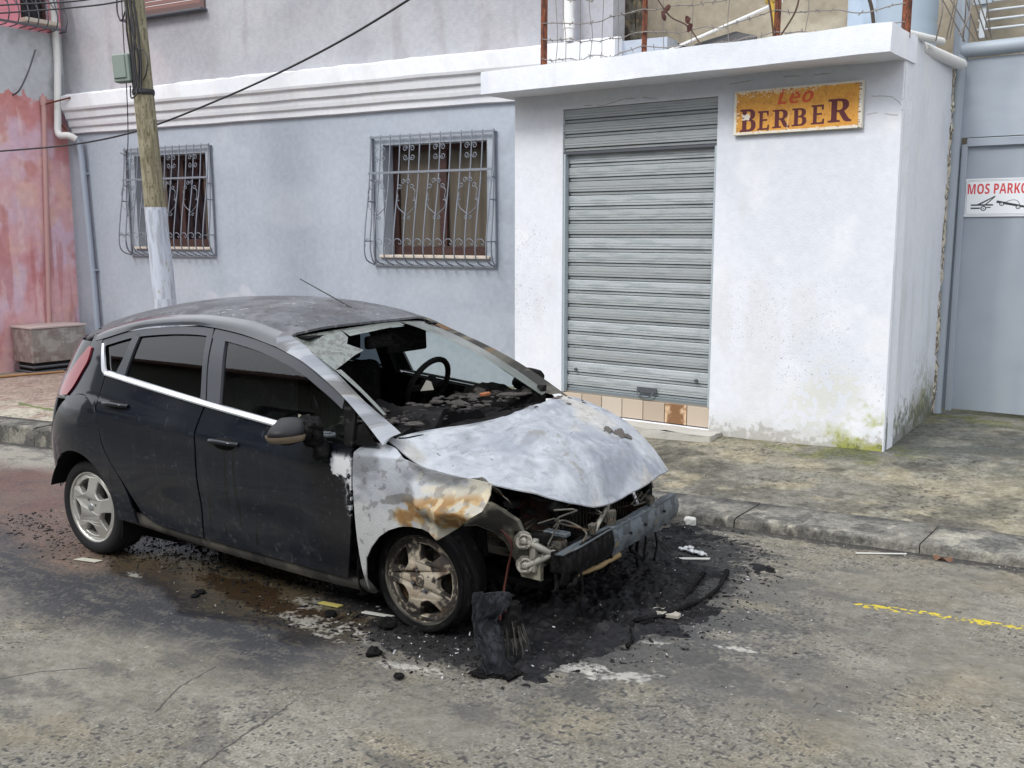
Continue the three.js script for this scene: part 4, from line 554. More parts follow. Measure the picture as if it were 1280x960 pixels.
// ------------------------------------------------------------------ utility pole and cables
{
  const pole = thing('utility_pole', 'leaning wooden utility pole with pale painted foot and cable box', 'pole'); const B = V(-9.93, RY(-9.9) + 0.12, -6.8), T = V(-10.47, 6.0, -6.8);
  const at = y => B.clone().lerp(T, (y - B.y) / (T.y - B.y));
  const pg = (y0, y1, r0, r1) => { const n = 40, m = 28, P = [], U = [], ix = []; for (let j = 0; j <= n; j++) { const t = j / n, y = lerp(y0, y1, t), c = at(y); for (let i = 0; i <= m; i++) { const a = i / m * Math.PI * 2; const r = lerp(r0, r1, t) + (fbm(Math.cos(a) * 2 + 5, y * 1.2 + Math.sin(a) * 2, 3) - 0.5) * 0.014; P.push(c.x + Math.cos(a) * r, y, c.z + Math.sin(a) * r); U.push(i / m, y); } } for (let j = 0; j < n; j++) for (let i = 0; i < m; i++) { const a = j * (m + 1) + i; ix.push(a, a + m + 1, a + 1, a + 1, a + m + 1, a + m + 2); } const g = new THREE.BufferGeometry(); g.setAttribute('position', new THREE.Float32BufferAttribute(P, 3)); g.setAttribute('uv', new THREE.Float32BufferAttribute(U, 2)); g.setIndex(ix); g.computeVertexNormals(); return g; };
  const wm = mat({ map: dataTex(256, 1024, (u, v) => { const s = fbm(u * 26, v * 5, 4), k = fbm(u * 60, v * 24, 3), b = fbm(u * 3, v * 4 + 9, 3); const c = [136, 130, 108]; mix3(c, [110, 104, 84], sst(0.42, 0.62, s)); mix3(c, [156, 150, 128], sst(0.55, 0.7, b) * 0.6); mix3(c, [74, 68, 54], sst(0.66, 0.76, k) * 0.7); return c; }), roughness: 0.95, bumpMap: grain1, bumpScale: 0.006 });
  const pm = mat({ map: dataTex(256, 512, (u, v) => { const s = fbm(u * 20, v * 4, 4); const c = [172, 178, 190]; mix3(c, [150, 154, 164], sst(0.5, 0.7, s)); mix3(c, [140, 132, 114], sst(0.7, 0.8, fbm(u * 12, v * 12 + 9, 4)) * 0.6); return c; }), roughness: 0.85 });
  part('shaft', pg(2.0, 6.0, 0.115, 0.102), wm, pole, 'bare weathered wooden shaft'); part('painted_foot', pg(RY(-9.9) + 0.1, 2.03, 0.128, 0.118), pm, pole, 'pale blue-grey painted lower part');
  const bx = at(3.55); const bm = mat({ color: S('#748079'), roughness: 0.6 }); const e = sub('cable_box', pole); const bg = box(0.2, 0.30, 0.13, 0, 0, 0, 0.015, 2); part('body', bg, bm, e); part('cover', box(0.15, 0.25, 0.02, -0.012, 0.015, 0.07, 0.008, 2), bm, e); e.position.set(bx.x - 0.10, 3.55, bx.z + 0.15); e.rotation.y = 0.45; e.rotation.z = 0.06;
  part('strap', new THREE.TorusGeometry(0.112, 0.012, 6, 28).rotateX(Math.PI / 2).scale(1, 3, 1).translate(at(3.3).x, 3.3, bx.z), M.cable, pole);
  const c = []; const r = rng(4); for (let i = 0; i < 7; i++) { const a = 0.5 + r() * 1.1, off = 0.118; const pts = []; for (let k = 0; k <= 8; k++) { const y = lerp(3.32, 5.9, k / 8), q = at(y), b = a + (r() - 0.5) * 0.55; pts.push(V(q.x + Math.cos(b) * off, y, q.z + Math.sin(b) * off)); } c.push(tube(pts, 0.008 + r() * 0.005, 40, 5)); }
  const q = at(3.4); c.push(tube([V(q.x + 0.11, 3.42, q.z + 0.06), V(q.x + 0.22, 3.46, q.z + 0.1), V(q.x + 0.27, 3.6, q.z + 0.1), V(q.x + 0.18, 3.72, q.z + 0.08), V(q.x + 0.08, 3.76, q.z + 0.1)], 0.008, 24, 5)); c.push(tube([V(q.x - 0.04, 3.36, q.z + 0.13), V(q.x + 0.02, 3.22, q.z + 0.16), V(q.x + 0.07, 3.26, q.z + 0.13), V(q.x + 0.05, 3.34, q.z + 0.11)], 0.009, 20, 5));
  c.push(tube([V(q.x - 0.28, 4.6, q.z + 0.05), V(q.x - 0.32, 4.2, q.z + 0.06), V(q.x - 0.18, 4.08, q.z + 0.1), V(q.x - 0.08, 4.2, q.z + 0.1)], 0.009, 24, 5));
  part('cable_bundle', c, M.cable, pole, 'black cables tied to the pole');
  const far = (pts, r, label) => solo('overhead_cable', tube(pts, r, 60, 5), M.cable, label, 'cable', 'overhead cables');
  far([V(-15.2, 2.70, -5.5), V(-12.78, 2.753, -6.42), V(-11.74, 2.815, -6.834), V(-10.93, 2.925, -7.083), V(-9.158, 3.188, -7.066), V(-7.364, 3.442, -6.813), V(-5.887, 3.655, -6.441), V(-3.5, 4.1, -5.8)], 0.011, 'single black cable sagging across the house front behind the pole');
  far([V(-14.2, 4.15, -4.6), V(-12.0, 4.263, -6.15), V(-10.93, 4.309, -6.71), V(-10.4, 4.30, -6.75)], 0.010, 'black cable running from the pole to the pink house, lower of two');
  far([V(-14.2, 4.25, -4.6), V(-12.01, 4.354, -6.16), V(-11.0, 4.372, -6.66), V(-10.4, 4.42, -6.75)], 0.010, 'black cable running from the pole to the pink house, upper of two');
  far([V(-10.6, 5.2, -6.82), V(-10.62, 4.434, -6.84), V(-10.64, 3.83, -6.85), V(-10.76, 3.313, -6.93), V(-11.7, 2.78, -7.5), V(-13.0, 2.85, -8.22)], 0.006, 'thin cable hanging beside the pole to the window grille');
}

// ------------------------------------------------------------------ house on the other side of the street (mirrored in the car's windows)
{
  const o = thing('street_house', 'two-storey dull green house across the street behind the viewer, facing the burnt car', 'house'); o.position.set(-6, RY(-6) - 0.2, 5.2);
  const om = mat({ map: fit(dataTex(256, 128, (u, v) => { const n = fbm(u * 14, v * 7, 4); return [92 + n * 40, 98 + n * 40, 92 + n * 36]; }), 24, 7.4, -12, 0), roughness: 0.95 });
  const holes = []; for (let k = 0; k < 7; k++) for (const y of [1.0, 3.9]) holes.push([k * 3.3 - 10.8, y, k * 3.3 - 9.5, y + 1.5]);
  part('wall', slab(rect(-12, -0.6, 12, 6.0), 0.35, holes.map(h => rect(...h).reverse())).rotateY(Math.PI), om, o);
  for (const [a, y0, b, y1] of holes) { const w = sub('window', o); part('pane', box(b - a, y1 - y0, 0.02, -(a + b) / 2, (y0 + y1) / 2, 0.2), mat({ color: S('#22262a'), roughness: 0.1 }), w); part('frame', slab(rect(a, y0, b, y1), 0.05, [rect(a + 0.07, y0 + 0.07, (a + b) / 2 - 0.03, y1 - 0.07).reverse(), rect((a + b) / 2 + 0.03, y0 + 0.07, b - 0.07, y1 - 0.07).reverse()]).rotateY(Math.PI).translate(0, 0, 0.12), M.wood, w); }
  part('roof', box(24.8, 0.22, 3.2, 0, 6.1, 1.2), mat({ color: S('#6e5a52'), roughness: 0.9 }), o); part('back_wall', box(24, 6.6, 0.2, 0, 2.7, 2.4), om, o);
}

// ------------------------------------------------------------------ the burnt hatchback
// car frame: x backward from the front axle, y up, z to the car's right (kerb-away) side; local X = -x
const car = thing('hatchback_car', 'dark navy five-door hatchback with burnt-out front end and pale scorched bonnet', 'car');
{
  const f = V(0.99791372, 0.0138678, -0.06305465), u = V(-0.01395943, 0.99990205, -0.00101294), s = V(0.06303443, 0.00189103, 0.99800956);
  car.quaternion.setFromRotationMatrix(new THREE.Matrix4().makeBasis(f, u, s)); car.position.set(-3.02486745, -0.09071376, -4.03452807);
}
const C3 = p => [-p[0], p[1], p[2]];
const WY = hermite([[0.08, 0.785], [0.2, 0.815], [0.35, 0.838], [0.5, 0.852], [0.68, 0.857], [0.80, 0.850], [0.88, 0.833], [0.95, 0.810], [1.05, 0.772], [1.2, 0.713], [1.3, 0.662], [1.4, 0.605], [1.5, 0.54]]);
const XE = hermite([[0.1, 3.02], [0.3, 3.08], [0.5, 3.115], [0.65, 3.12], [0.78, 3.08], [0.95, 3.03], [1.1, 2.96], [1.25, 2.87], [1.4, 2.76]]);
function W(x, y) {
  let w = WY(y); const yc = 0.715 + 0.075 * x;                       // shoulder crease rising to the rear
  w += 0.010 * Math.exp(-Math.pow((y - yc) / 0.05, 2)) * sst(0.2, 0.7, x) * sst(2.75, 2.3, x); w -= 0.012 * Math.exp(-Math.pow((y - 0.43) / 0.10, 2)) * sst(0.45, 0.8, x) * sst(2.0, 1.6, x);
  if (x > 2.3) { const t = clamp((x - 2.3) / (XE(y) - 2.3)); w *= Math.pow(1 - Math.pow(t, 2.8), 1 / 2.8); }
  if (x < 0.1) w -= 0.05 * Math.pow((0.1 - x) / 0.8, 2);
  return w;
}
const side = (s, z) => s * z;
// panel on the body side from rows of [x, y, z?]
function sidePanel(rows, s, nu, nv, thick = 0.012, dz = 0, su = true, sv = true, wrinkle = 0) {
  if (thick === 0) return pane1(nu, nv, (u, v) => { const p = crGrid(rows, u, v, su, sv); return [-p[0], p[1], s * (W(p[0], p[1]) + dz)]; });
  const g = sheet(nu, nv, (u, v) => { const p = crGrid(rows, u, v, su, sv); let z = p.length > 2 ? p[2] : W(p[0], p[1]); z += dz; if (wrinkle) z += (fbm(p[0] * 9 + 4, p[1] * 9, 4) - 0.5) * wrinkle * Math.min(1, 6 * Math.min(u, 1 - u, v, 1 - v) + 0.35); return [-p[0], p[1], s * z]; }, () => [0, 0, -s * thick], (u, v, p) => [-p[0], p[1]]);
  return g;
}
// materials
const sideUV = t => { t.repeat.set(1 / 4.2, 1 / 1.6); t.offset.set(1.0 / 4.2, 0); return t; };
const navyMap = sideUV(dataTex(1500, 600, (u, v) => {
  const x = u * 4.2 - 1.0, y = v * 1.6; const c = [14, 18, 27]; const big = fbm(x * 1.6, y * 2.2, 4), mid = fbm(x * 6, y * 6 + 8, 4), fine = fbm(x * 40, y * 40, 3);
  mix3(c, [19, 23, 31], sst(0.42, 0.7, big) * 0.8);
  const run = sst(0.6, 0.74, fbm(x * 26 + 3, y * 1.3, 3)); mix3(c, [34, 37, 42], run * 0.4 * sst(0.9, 0.6, y));            // dried water runs
  mix3(c, [48, 47, 45], sst(0.42, 0.26, y + (mid - 0.5) * 0.3) * 0.5 * sst(0.35, 0.62, mid)); mix3(c, [70, 66, 58], sst(0.62, 0.72, fine) * sst(0.5, 0.28, y) * 0.3);   // road dirt low down
  for (const [dx, y0, y1] of [[1.17, 0.42, 0.76], [1.10, 0.36, 0.74], [1.32, 0.3, 0.5], [0.98, 0.28, 0.4], [1.21, 0.3, 0.36]]) { const q = Math.abs(x - dx - (vn(y * 9, dx * 40) - 0.5) * 0.02); if (q < 0.008 && y > y0 && y < y1) mix3(c, [9, 9, 11], 0.8); }   // soot drips
  const scorch = sst(0.62, 0.42, x + (mid - 0.5) * 0.25); mix3(c, [15, 15, 18], scorch * 0.75);
  const fl = sst(0.385, 0.33, x + (fine - 0.5) * 0.10 + (mid - 0.5) * 0.05 + Math.max(0, 0.72 - y) * 0.14); const blot = sst(1.0, 0.75, ell(x, y, 0.375, 0.785, 0.065, 0.075) + (fine - 0.5) * 0.9); mix3(c, [188, 190, 192], Math.max(fl * sst(0.25, 0.3, y) * sst(0.45, 0.6, fine + 0.08), blot) * sst(0.84, 0.8, y));   // paint flaked to bare metal
  if (fine > 0.78) mix3(c, [80, 82, 86], 0.3); const k = (fine - 0.5) * 4; return [c[0] + k, c[1] + k, c[2] + k];
}));
const navyRough = sideUV(grey(512, 256, (u, v) => { const x = u * 4.2, y = v * 1.6; return 0.24 + 0.2 * sst(0.4, 0.7, fbm(x * 3, y * 3 + 5, 4)) + 0.2 * sst(0.5, 0.2, y) ; }));
M.navy = mat({ map: navyMap, roughness: 0.9, roughnessMap: navyRough, clearcoat: 1.0, clearcoatRoughness: 0.06, metalness: 0.0, specularIntensity: 0.15 });
M.rail = mat({ map: sideUV(dataTex(512, 256, (u, v) => { const x = u * 30, y = v * 12; const n = fbm(x, y, 4), f = vn(u * 420, v * 170); const c = [26, 31, 38]; mix3(c, [36, 42, 50], sst(0.42, 0.64, n)); if (f > 0.9) mix3(c, [30, 32, 36], 0.6); return c; })), roughness: 0.3, clearcoat: 1, clearcoatRoughness: 0.08 });  // lighter than the door paint: sky reflection put into the colour
const ashTex = (w, h, sx, sy, extra) => dataTex(w, h, (u, v) => {
  const x = u * sx, y = v * sy; const big = fbm(x * 2.2 + 3, y * 2.6, 4), mid = fbm(x * 6 + 9, y * 7, 4), fine = fbm(x * 30, y * 30, 3), st = fbm(x * 3 + y * 5 + 20, y * 11 - x * 4, 4);
  const c = [164, 167, 173]; mix3(c, [142, 146, 155], sst(0.42, 0.66, big)); mix3(c, [186, 188, 192], sst(0.5, 0.7, mid) * 0.6); mix3(c, [128, 132, 140], sst(0.6, 0.78, st) * 0.6); mix3(c, [196, 186, 170], sst(0.62, 0.76, fbm(x * 4 + 60, y * 4 + 33, 4)) * 0.55);
  if (extra) extra(c, x, y, mid, fine, big); const k = (fine - 0.5) * 16; return [(c[0] + k) * 0.85, (c[1] + k) * 0.86, (c[2] + k) * 0.87];
});
M.ash = mat({ map: sideUV(ashTex(1000, 400, 4.2, 1.6, (cc, X, y, mid, fine) => {
  const x = X - 1.0;
  const rz = sst(1.0, 0.6, ell(x, y, -0.22, 0.61, 0.30, 0.12, -0.15) + (mid - 0.5) * 0.7), front = sst(-0.02, -0.2, x + (mid - 0.5) * 0.2) * sst(0.48, 0.54, y);
  const wv = sst(-0.4, 0.3, x) * 0 + (x < 0.32 ? 1 : 0); mix3(cc, [206, 208, 212], wv * 0.55); mix3(cc, [176, 168, 150], front * (0.35 + 0.5 * sst(0.44, 0.5, fbm(x * 7 + 4, y * 9, 4)))); const rn = fbm(x * 16, y * 24, 4); mix3(cc, [168, 134, 82], rz * sst(0.44, 0.5, rn) * 0.85); mix3(cc, [140, 98, 50], rz * sst(0.55, 0.6, rn) * 0.75); mix3(cc, [204, 190, 160], front * sst(0.58, 0.62, fbm(x * 22 + 9, y * 22, 3)) * 0.7); mix3(cc, [110, 106, 102], sst(1.0, 0.8, ell(x, y, 0.03, 0.655, 0.13, 0.022, -0.25) + (fine - 0.5) * 0.8) * 0.6); mix3(cc, [96, 92, 90], wv * sst(0.66, 0.7, fbm(x * 26 + 60, y * 26, 3)) * 0.4);
  mix3(cc, [96, 98, 102], sst(0.62, 0.75, fbm(x * 3 + 7, y * 5 + 2, 4)) * 0.6); if (y > 0.86) { mix3(cc, [128, 128, 130], 0.3); mix3(cc, [88, 86, 86], sst(0.56, 0.68, fbm(x * 11 + 3, y * 9, 4)) * 0.6); mix3(cc, [206, 206, 208], sst(0.58, 0.7, fbm(x * 16 + 50, y * 16, 3)) * 0.4); } if (y < 0.34) mix3(cc, [70, 66, 64], sst(0.36, 0.2, y + (mid - 0.5) * 0.3) * 0.5);
})), roughness: 0.72, metalness: 0.15, bumpMap: tiled(grainBase, 0.5), bumpScale: 0.0015 });
M.hood = mat({ map: ashTex(900, 700, 1.5, 1.0, (c, x, y, mid, fine, big) => {           // x across near -> far, y rear -> front
  mix3(c, [72, 74, 82], sst(1.0, 0.55, ell(x, y, 0.70, 0.05, 0.24, 0.09, 0.1) + (mid - 0.5) * 0.9) * 0.8);
  mix3(c, [126, 116, 92], sst(1.0, 0.6, ell(x, y, 0.03, 0.1, 0.09, 0.16) + (mid - 0.5) * 0.6) * 0.6);
  const [d] = segDist(x + (mid - 0.5) * 0.12, y + (fine - 0.5) * 0.04, [[0.55, 0.42], [0.62, 0.58], [0.55, 0.72], [0.5, 0.86]]); mix3(c, [128, 124, 118], sst(0.03, 0.004, d) * 0.6 * sst(0.4, 0.6, fine)); mix3(c, [120, 118, 116], sst(0.62, 0.76, fine) * sst(1, 0.5, ell(x, y, 0.52, 0.68, 0.14, 0.2)) * 0.45);
  const [d2] = segDist(x + (mid - 0.5) * 0.1, y, [[1.0, 0.5], [1.15, 0.75], [1.3, 0.92]]); mix3(c, [132, 130, 128], sst(0.02, 0.003, d2) * 0.5);
  { const l1 = Math.abs(fbm(x * 5 + 3, y * 7 + 60, 4) - 0.5), l2 = Math.abs(fbm(x * 9 + 30, y * 6 + 11, 4) - 0.5); mix3(c, [112, 110, 108], sst(0.010, 0.002, l1) * 0.35 * sst(0.5, 0.62, fbm(x * 4, y * 4 + 9, 3))); mix3(c, [196, 198, 202], sst(0.014, 0.003, l2) * 0.15); const bs = fbm(x * 13 + 70, y * 11 + 5, 4); mix3(c, [134, 135, 139], sst(0.655, 0.67, bs) * 0.3); mix3(c, [200, 201, 204], sst(0.345, 0.33, bs) * 0.3); mix3(c, [96, 96, 100], sst(0.30, 0.02, y + (mid - 0.5) * 0.5) * sst(0.50, 0.58, fbm(x * 7 + 20, y * 8, 4)) * 0.75); const bl = fbm(x * 20 + 7, y * 16, 4); mix3(c, [132, 131, 132], sst(0.64, 0.74, bl) * 0.25); mix3(c, [192, 193, 196], sst(0.36, 0.28, bl) * 0.2); } mix3(c, [190, 192, 196], sst(0.5, 0.72, fbm(x * 3 + 80, y * 3 + 4, 4)) * 0.5); const sp = vn(x * 60, y * 60); if (sp > 0.965) mix3(c, [70, 68, 66], 0.6);
}), roughness: 0.66, metalness: 0.12 });
M.roof = mat({ map: dataTex(800, 600, (u, v) => {
  const x = u * 2, y = v * 1.2; const c = [60, 62, 67]; const mid = fbm(x * 5, y * 5, 4), fine = fbm(x * 34, y * 34, 3), big = fbm(x * 1.8 + 8, y * 2, 4); mix3(c, [80, 82, 87], sst(0.42, 0.62, big)); mix3(c, [58, 58, 62], sst(0.55, 0.7, mid) * 0.7); mix3(c, [108, 109, 112], sst(0.6, 0.74, fbm(x * 8 + 30, y * 8, 4)) * 0.4);
  const s = vn(x * 70, y * 70), s2 = vn(x * 44 + 9, y * 44); if (s > 0.9) mix3(c, [22, 21, 22], 0.8); if (s2 < 0.06) mix3(c, [170, 168, 164], 0.7); const k = (fine - 0.5) * 26; return [c[0] + k, c[1] + k, c[2] + k]; }), roughness: 0.6, bumpMap: tiled(grainBase, 0.25), bumpScale: 0.002 });
M.char = mat({ map: dataTex(256, 256, (u, v) => { const f = fbm(u * 9, v * 9, 4), g = fbm(u * 40, v * 40, 3); const c = [12, 12, 13]; mix3(c, [26, 25, 26], sst(0.5, 0.68, f)); mix3(c, [74, 71, 68], sst(0.68, 0.8, g) * 0.4); return c; }), roughness: 0.9, specularIntensity: 0.2 });
M.black = mat({ color: S('#121214'), roughness: 0.8, specularIntensity: 0.3 });
M.rubber = mat({ color: S('#212123'), roughness: 0.85, specularIntensity: 0.4 });
M.trim = mat({ color: S('#1a1b1e'), roughness: 0.45 });
M.frameTrim = mat({ color: S('#33363c'), roughness: 0.42 });
M.chrome = mat({ color: S('#e2e4e8'), roughness: 0.28, metalness: 0.95 });
M.tint = mat({ color: S('#5d686e'), transmission: 1, roughness: 0, thickness: 0, ior: 1.52 });
M.greenGlass = mat({ color: S('#e2ece8'), transmission: 1, roughness: 0, thickness: 0, ior: 1.52 });
M.shatter = mat({ map: dataTex(256, 256, (u, v) => { const n = fbm(u * 10, v * 10, 4), f = fbm(u * 60, v * 60, 3); const c = [128, 138, 132]; mix3(c, [88, 92, 88], sst(0.45, 0.65, n)); mix3(c, [168, 172, 166], sst(0.6, 0.75, f)); return c; }), transmission: 0.6, roughness: 0.3, thickness: 0, ior: 1.5 });
M.red = mat({ color: S('#74101a'), roughness: 0.25, clearcoat: 0.6, clearcoatRoughness: 0.08 });
M.bare = mat({ map: dataTex(256, 256, (u, v) => { const f = fbm(u * 7, v * 7, 4), g = fbm(u * 30, v * 30, 3); const c = [88, 96, 103]; mix3(c, [60, 66, 72], sst(0.45, 0.62, f)); mix3(c, [128, 132, 134], sst(0.6, 0.75, g) * 0.5); mix3(c, [130, 104, 62], sst(0.66, 0.78, fbm(u * 5 + 9, v * 8, 4)) * 0.6); return c; }), roughness: 0.5, metalness: 0.4 });
M.scorched = mat({ map: dataTex(256, 256, (u, v) => { const f = fbm(u * 6, v * 6, 4), g = fbm(u * 26, v * 26, 3); const c = [76, 74, 66]; mix3(c, [36, 35, 33], sst(0.42, 0.6, f)); mix3(c, [110, 105, 92], sst(0.6, 0.74, g) * 0.6); mix3(c, [120, 80, 46], sst(0.64, 0.76, fbm(u * 7 + 40, v * 7, 4)) * 0.6); return c; }), roughness: 0.75, metalness: 0.2 });
M.apron = mat({ map: dataTex(256, 256, (u, v) => { const f = fbm(u * 5, v * 5, 4), g = fbm(u * 30, v * 30, 3); const c = [128, 126, 112]; mix3(c, [86, 84, 75], sst(0.45, 0.62, f)); mix3(c, [140, 136, 120], sst(0.6, 0.74, g) * 0.6); mix3(c, [24, 23, 23], sst(0.56, 0.66, fbm(u * 4 + 40, v * 6, 4)) * 0.9); return c; }), roughness: 0.75, metalness: 0.1 });
M.pale = mat({ map: dataTex(128, 128, (u, v) => { const f = fbm(u * 9, v * 9, 4); const c = [160, 156, 145]; mix3(c, [92, 88, 80], sst(0.5, 0.66, f)); return c; }), roughness: 0.75 }); M.wireRed = mat({ color: S('#4e221b'), roughness: 0.7 }); M.ochre = mat({ color: S('#6a5838'), roughness: 0.7 });

const belt = hermite([[0.1, 0.836], [0.31, 0.853], [0.767, 0.902], [1.355, 0.962], [1.8, 1.012], [2.23, 1.064]]);
const openTop = hermite([[0.137, 0.885], [0.33, 1.02], [0.474, 1.10], [0.605, 1.16], [0.716, 1.209], [0.861, 1.256], [1.12, 1.312], [1.455, 1.353], [1.684, 1.357], [1.939, 1.341], [2.117, 1.318], [2.368, 1.255]]);
const g8 = 0.006;                                           // half shut line
for (const s of [1, -1]) {
  // doors
  const fd = sub('door', car); fd.userData.label = s > 0 ? 'navy front door, scorched along its leading edge' : 'front door on the kerb side';
  part('skin', sidePanel([[[0.385, 0.212], [0.62, 0.222], [1.0, 0.236], [1.388, 0.252]], [[0.34, 0.40], [0.64, 0.41], [1.0, 0.42], [1.384, 0.44]], [[0.312, 0.62], [0.64, 0.63], [1.0, 0.64], [1.384, 0.66]], [[0.310, 0.76], [0.64, 0.79], [1.0, 0.82], [1.378, 0.845]], [[0.312, belt(0.312)], [0.64, belt(0.64)], [1.0, belt(1)], [1.352, belt(1.352)]]], s, 36, 30), M.navy, fd);
  const rd = sub('door', car); rd.userData.label = s > 0 ? 'navy rear door' : 'rear door on the kerb side';
  part('skin', sidePanel([[[1.40, 0.253], [1.6, 0.262], [1.79, 0.278], [1.885, 0.31]], [[1.396, 0.44], [1.64, 0.45], [1.86, 0.46], [2.0, 0.46]], [[1.396, 0.66], [1.7, 0.66], [1.97, 0.665], [2.165, 0.66]], [[1.39, 0.845], [1.7, 0.87], [2.0, 0.885], [2.236, 0.89]], [[1.364, belt(1.364)], [1.7, belt(1.7)], [2.0, belt(2)], [2.236, 1.064]]], s, 34, 30), M.navy, rd);
  // door handles: bowl and grip
  for (const [d, hx, hy] of [[fd, 1.16, 0.795], [rd, 2.07, 0.912]]) {
    const z = W(hx, hy), h = sub('handle', d);
    part('bowl', new THREE.SphereGeometry(1, 20, 10).scale(0.085, 0.032, 0.012).translate(-hx, hy - 0.004, s * (z - 0.001)), M.black, h);
    part('grip', tube([[-hx - 0.105, hy + 0.004, s * (z + 0.002)], [-hx - 0.07, hy + 0.01, s * (z + 0.028)], [-hx, hy + 0.012, s * (z + 0.036)], [-hx + 0.07, hy + 0.008, s * (z + 0.028)], [-hx + 0.105, hy + 0.002, s * (z + 0.002)]], 0.0125, 24, 8), mat({ color: S('#171a20'), roughness: 0.4, clearcoat: 0.6, clearcoatRoughness: 0.12, specularIntensity: 0.2 }), h);
  }
  // window frames and glass
  const fr = (d, rows, nu, nv, m = M.frameTrim, t = 0.018, dz = -0.004) => part('window_frame', sidePanel(rows, s, nu, nv, t, dz), m, d);
  const xs = (a, b, n) => Array.from({ length: n }, (_, i) => lerp(a, b, i / (n - 1)));
  const top = (a, b, off0, off1) => [xs(a, b, 12).map(x => [x, openTop(x) - off1]), xs(a, b, 12).map(x => [x, openTop(x) - off0])];
  fr(fd, top(0.42, 1.448, 0.006, 0.052), 44, 2); fr(fd, [[[1.255, belt(1.3) + 0.02], [1.352, belt(1.35) + 0.02]], [[1.30, 1.15], [1.405, 1.15]], [[1.345, openTop(1.37) - 0.04], [1.446, openTop(1.44) - 0.008]]], 3, 16);
  fr(fd, [[[0.315, 0.86], [0.365, 0.866]], [[0.325, 0.95], [0.385, 0.955]], [[0.335, openTop(0.335) - 0.01], [0.42, openTop(0.42) - 0.02]]], 2, 10, M.char);
  fr(rd, top(1.462, 2.36, 0.006, 0.046), 40, 2); fr(rd, [[[1.364, belt(1.364) + 0.02], [1.405, belt(1.4) + 0.02]], [[1.415, 1.15], [1.452, 1.15]], [[1.46, openTop(1.46) - 0.01], [1.498, openTop(1.5) - 0.04]]], 2, 16); fr(rd, [[[2.075, belt(2.08) + 0.018], [2.16, belt(2.16) + 0.018]], [[2.06, 1.18], [2.12, 1.18]], [[2.045, openTop(2.05) - 0.03], [2.10, openTop(2.1) - 0.01]]], 3, 14);
  const glass = (name, d, a, b, aT, bT, m, lab) => part(name, sidePanel([xs(a, b, 8).map(x => [x, belt(x) + 0.005]), xs(lerp(a, aT, 0.5), lerp(b, bT, 0.5), 8).map((x, i) => [x, lerp(belt(lerp(a, b, i / 7)) + 0.005, openTop(lerp(aT, bT, i / 7)) - 0.03, 0.5)]), xs(aT, bT, 8).map(x => [x, openTop(x) - 0.03])], s, 20, 12, 0, -0.018), m, d, lab);
  glass('window_pane', fd, 0.35, 1.30, 0.37, 1.38, M.greenGlass, 'greenish front door glass'); glass('window_pane', rd, 1.38, 2.11, 1.475, 2.07, M.tint, 'tinted rear door glass'); glass('quarter_pane', rd, 2.13, 2.22, 2.08, 2.33, M.tint);
  // burnt quarter window ahead of the front door
  part('quarter_pane', sidePanel([[[0.19, 0.872], [0.325, 0.862]], [[0.29, 0.965], [0.33, 0.95]]], s, 4, 4, 0.004, -0.03), M.char, fd, 'burnt quarter light');
  // bright strip along the waist and up behind the rear door window
  part('chrome_strip', sidePanel([xs(0.56, 2.235, 16).map(x => [x, belt(x) + 0.002, W(x, belt(x)) + 0.013]), xs(0.56, 2.235, 16).map(x => [x, belt(x) + 0.016, W(x, belt(x)) + 0.008]), xs(0.56, 2.235, 16).map(x => [x, belt(x) + 0.025, W(x, belt(x) + 0.025) - 0.004])], s, 50, 4, 0.01, 0), M.chrome, car); part('chrome_strip', sidePanel([[[2.235, 1.066], [2.275, 1.088], [2.312, 1.16], [2.345, 1.235]], [[2.215, 1.084], [2.248, 1.10], [2.285, 1.165], [2.328, 1.238]]], s, 14, 2, 0.01, 0.006), M.chrome, car);
  // roof rail and scorched windscreen pillar
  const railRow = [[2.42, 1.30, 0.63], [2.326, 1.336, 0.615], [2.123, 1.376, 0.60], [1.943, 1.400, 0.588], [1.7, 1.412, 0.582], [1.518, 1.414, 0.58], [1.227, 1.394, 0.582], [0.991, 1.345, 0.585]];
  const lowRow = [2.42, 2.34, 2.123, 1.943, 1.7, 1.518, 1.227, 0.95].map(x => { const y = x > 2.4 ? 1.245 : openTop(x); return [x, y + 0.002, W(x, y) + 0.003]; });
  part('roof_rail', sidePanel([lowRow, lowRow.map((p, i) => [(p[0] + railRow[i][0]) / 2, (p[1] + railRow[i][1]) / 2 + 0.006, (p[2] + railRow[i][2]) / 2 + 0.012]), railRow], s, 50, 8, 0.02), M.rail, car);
  const pLow = [0.95, 0.72, 0.47, 0.28, 0.13].map(x => [x, openTop(x) + 0.002, W(x, openTop(x)) + 0.003]), pHi = [[0.991, 1.345, 0.585], [0.70, 1.205, 0.605], [0.42, 1.035, 0.64], [0.24, 0.945, 0.665], [0.15, 0.915, 0.70]];
  part('windscreen_pillar', sidePanel([pLow, pLow.map((p, i) => [(p[0] + pHi[i][0]) / 2, (p[1] + pHi[i][1]) / 2 + 0.008, (p[2] + pHi[i][2]) / 2 + 0.018]), pHi], s, 34, 6, 0.02, 0, true, true, 0.008), s > 0 ? M.ash : M.scorched, car, s > 0 ? 'windscreen pillar burnt to pale grey metal' : 'sooty windscreen pillar on the kerb side');
  // rear quarter panel, pillar, lamp
  const arch = [180, 158, 134, 110, 88, 66, 48, 32, 18].map(a => [2.47 + 0.345 * Math.cos(a * Math.PI / 180), 0.25 + 0.365 * Math.sin(a * Math.PI / 180)]); const outer = [[1.955, 0.25], [2.012, 0.45], [2.178, 0.665], [2.247, 0.88], [2.40, 0.945], [2.58, 0.90], [2.74, 0.76], [2.86, 0.55], [2.865, 0.38]];
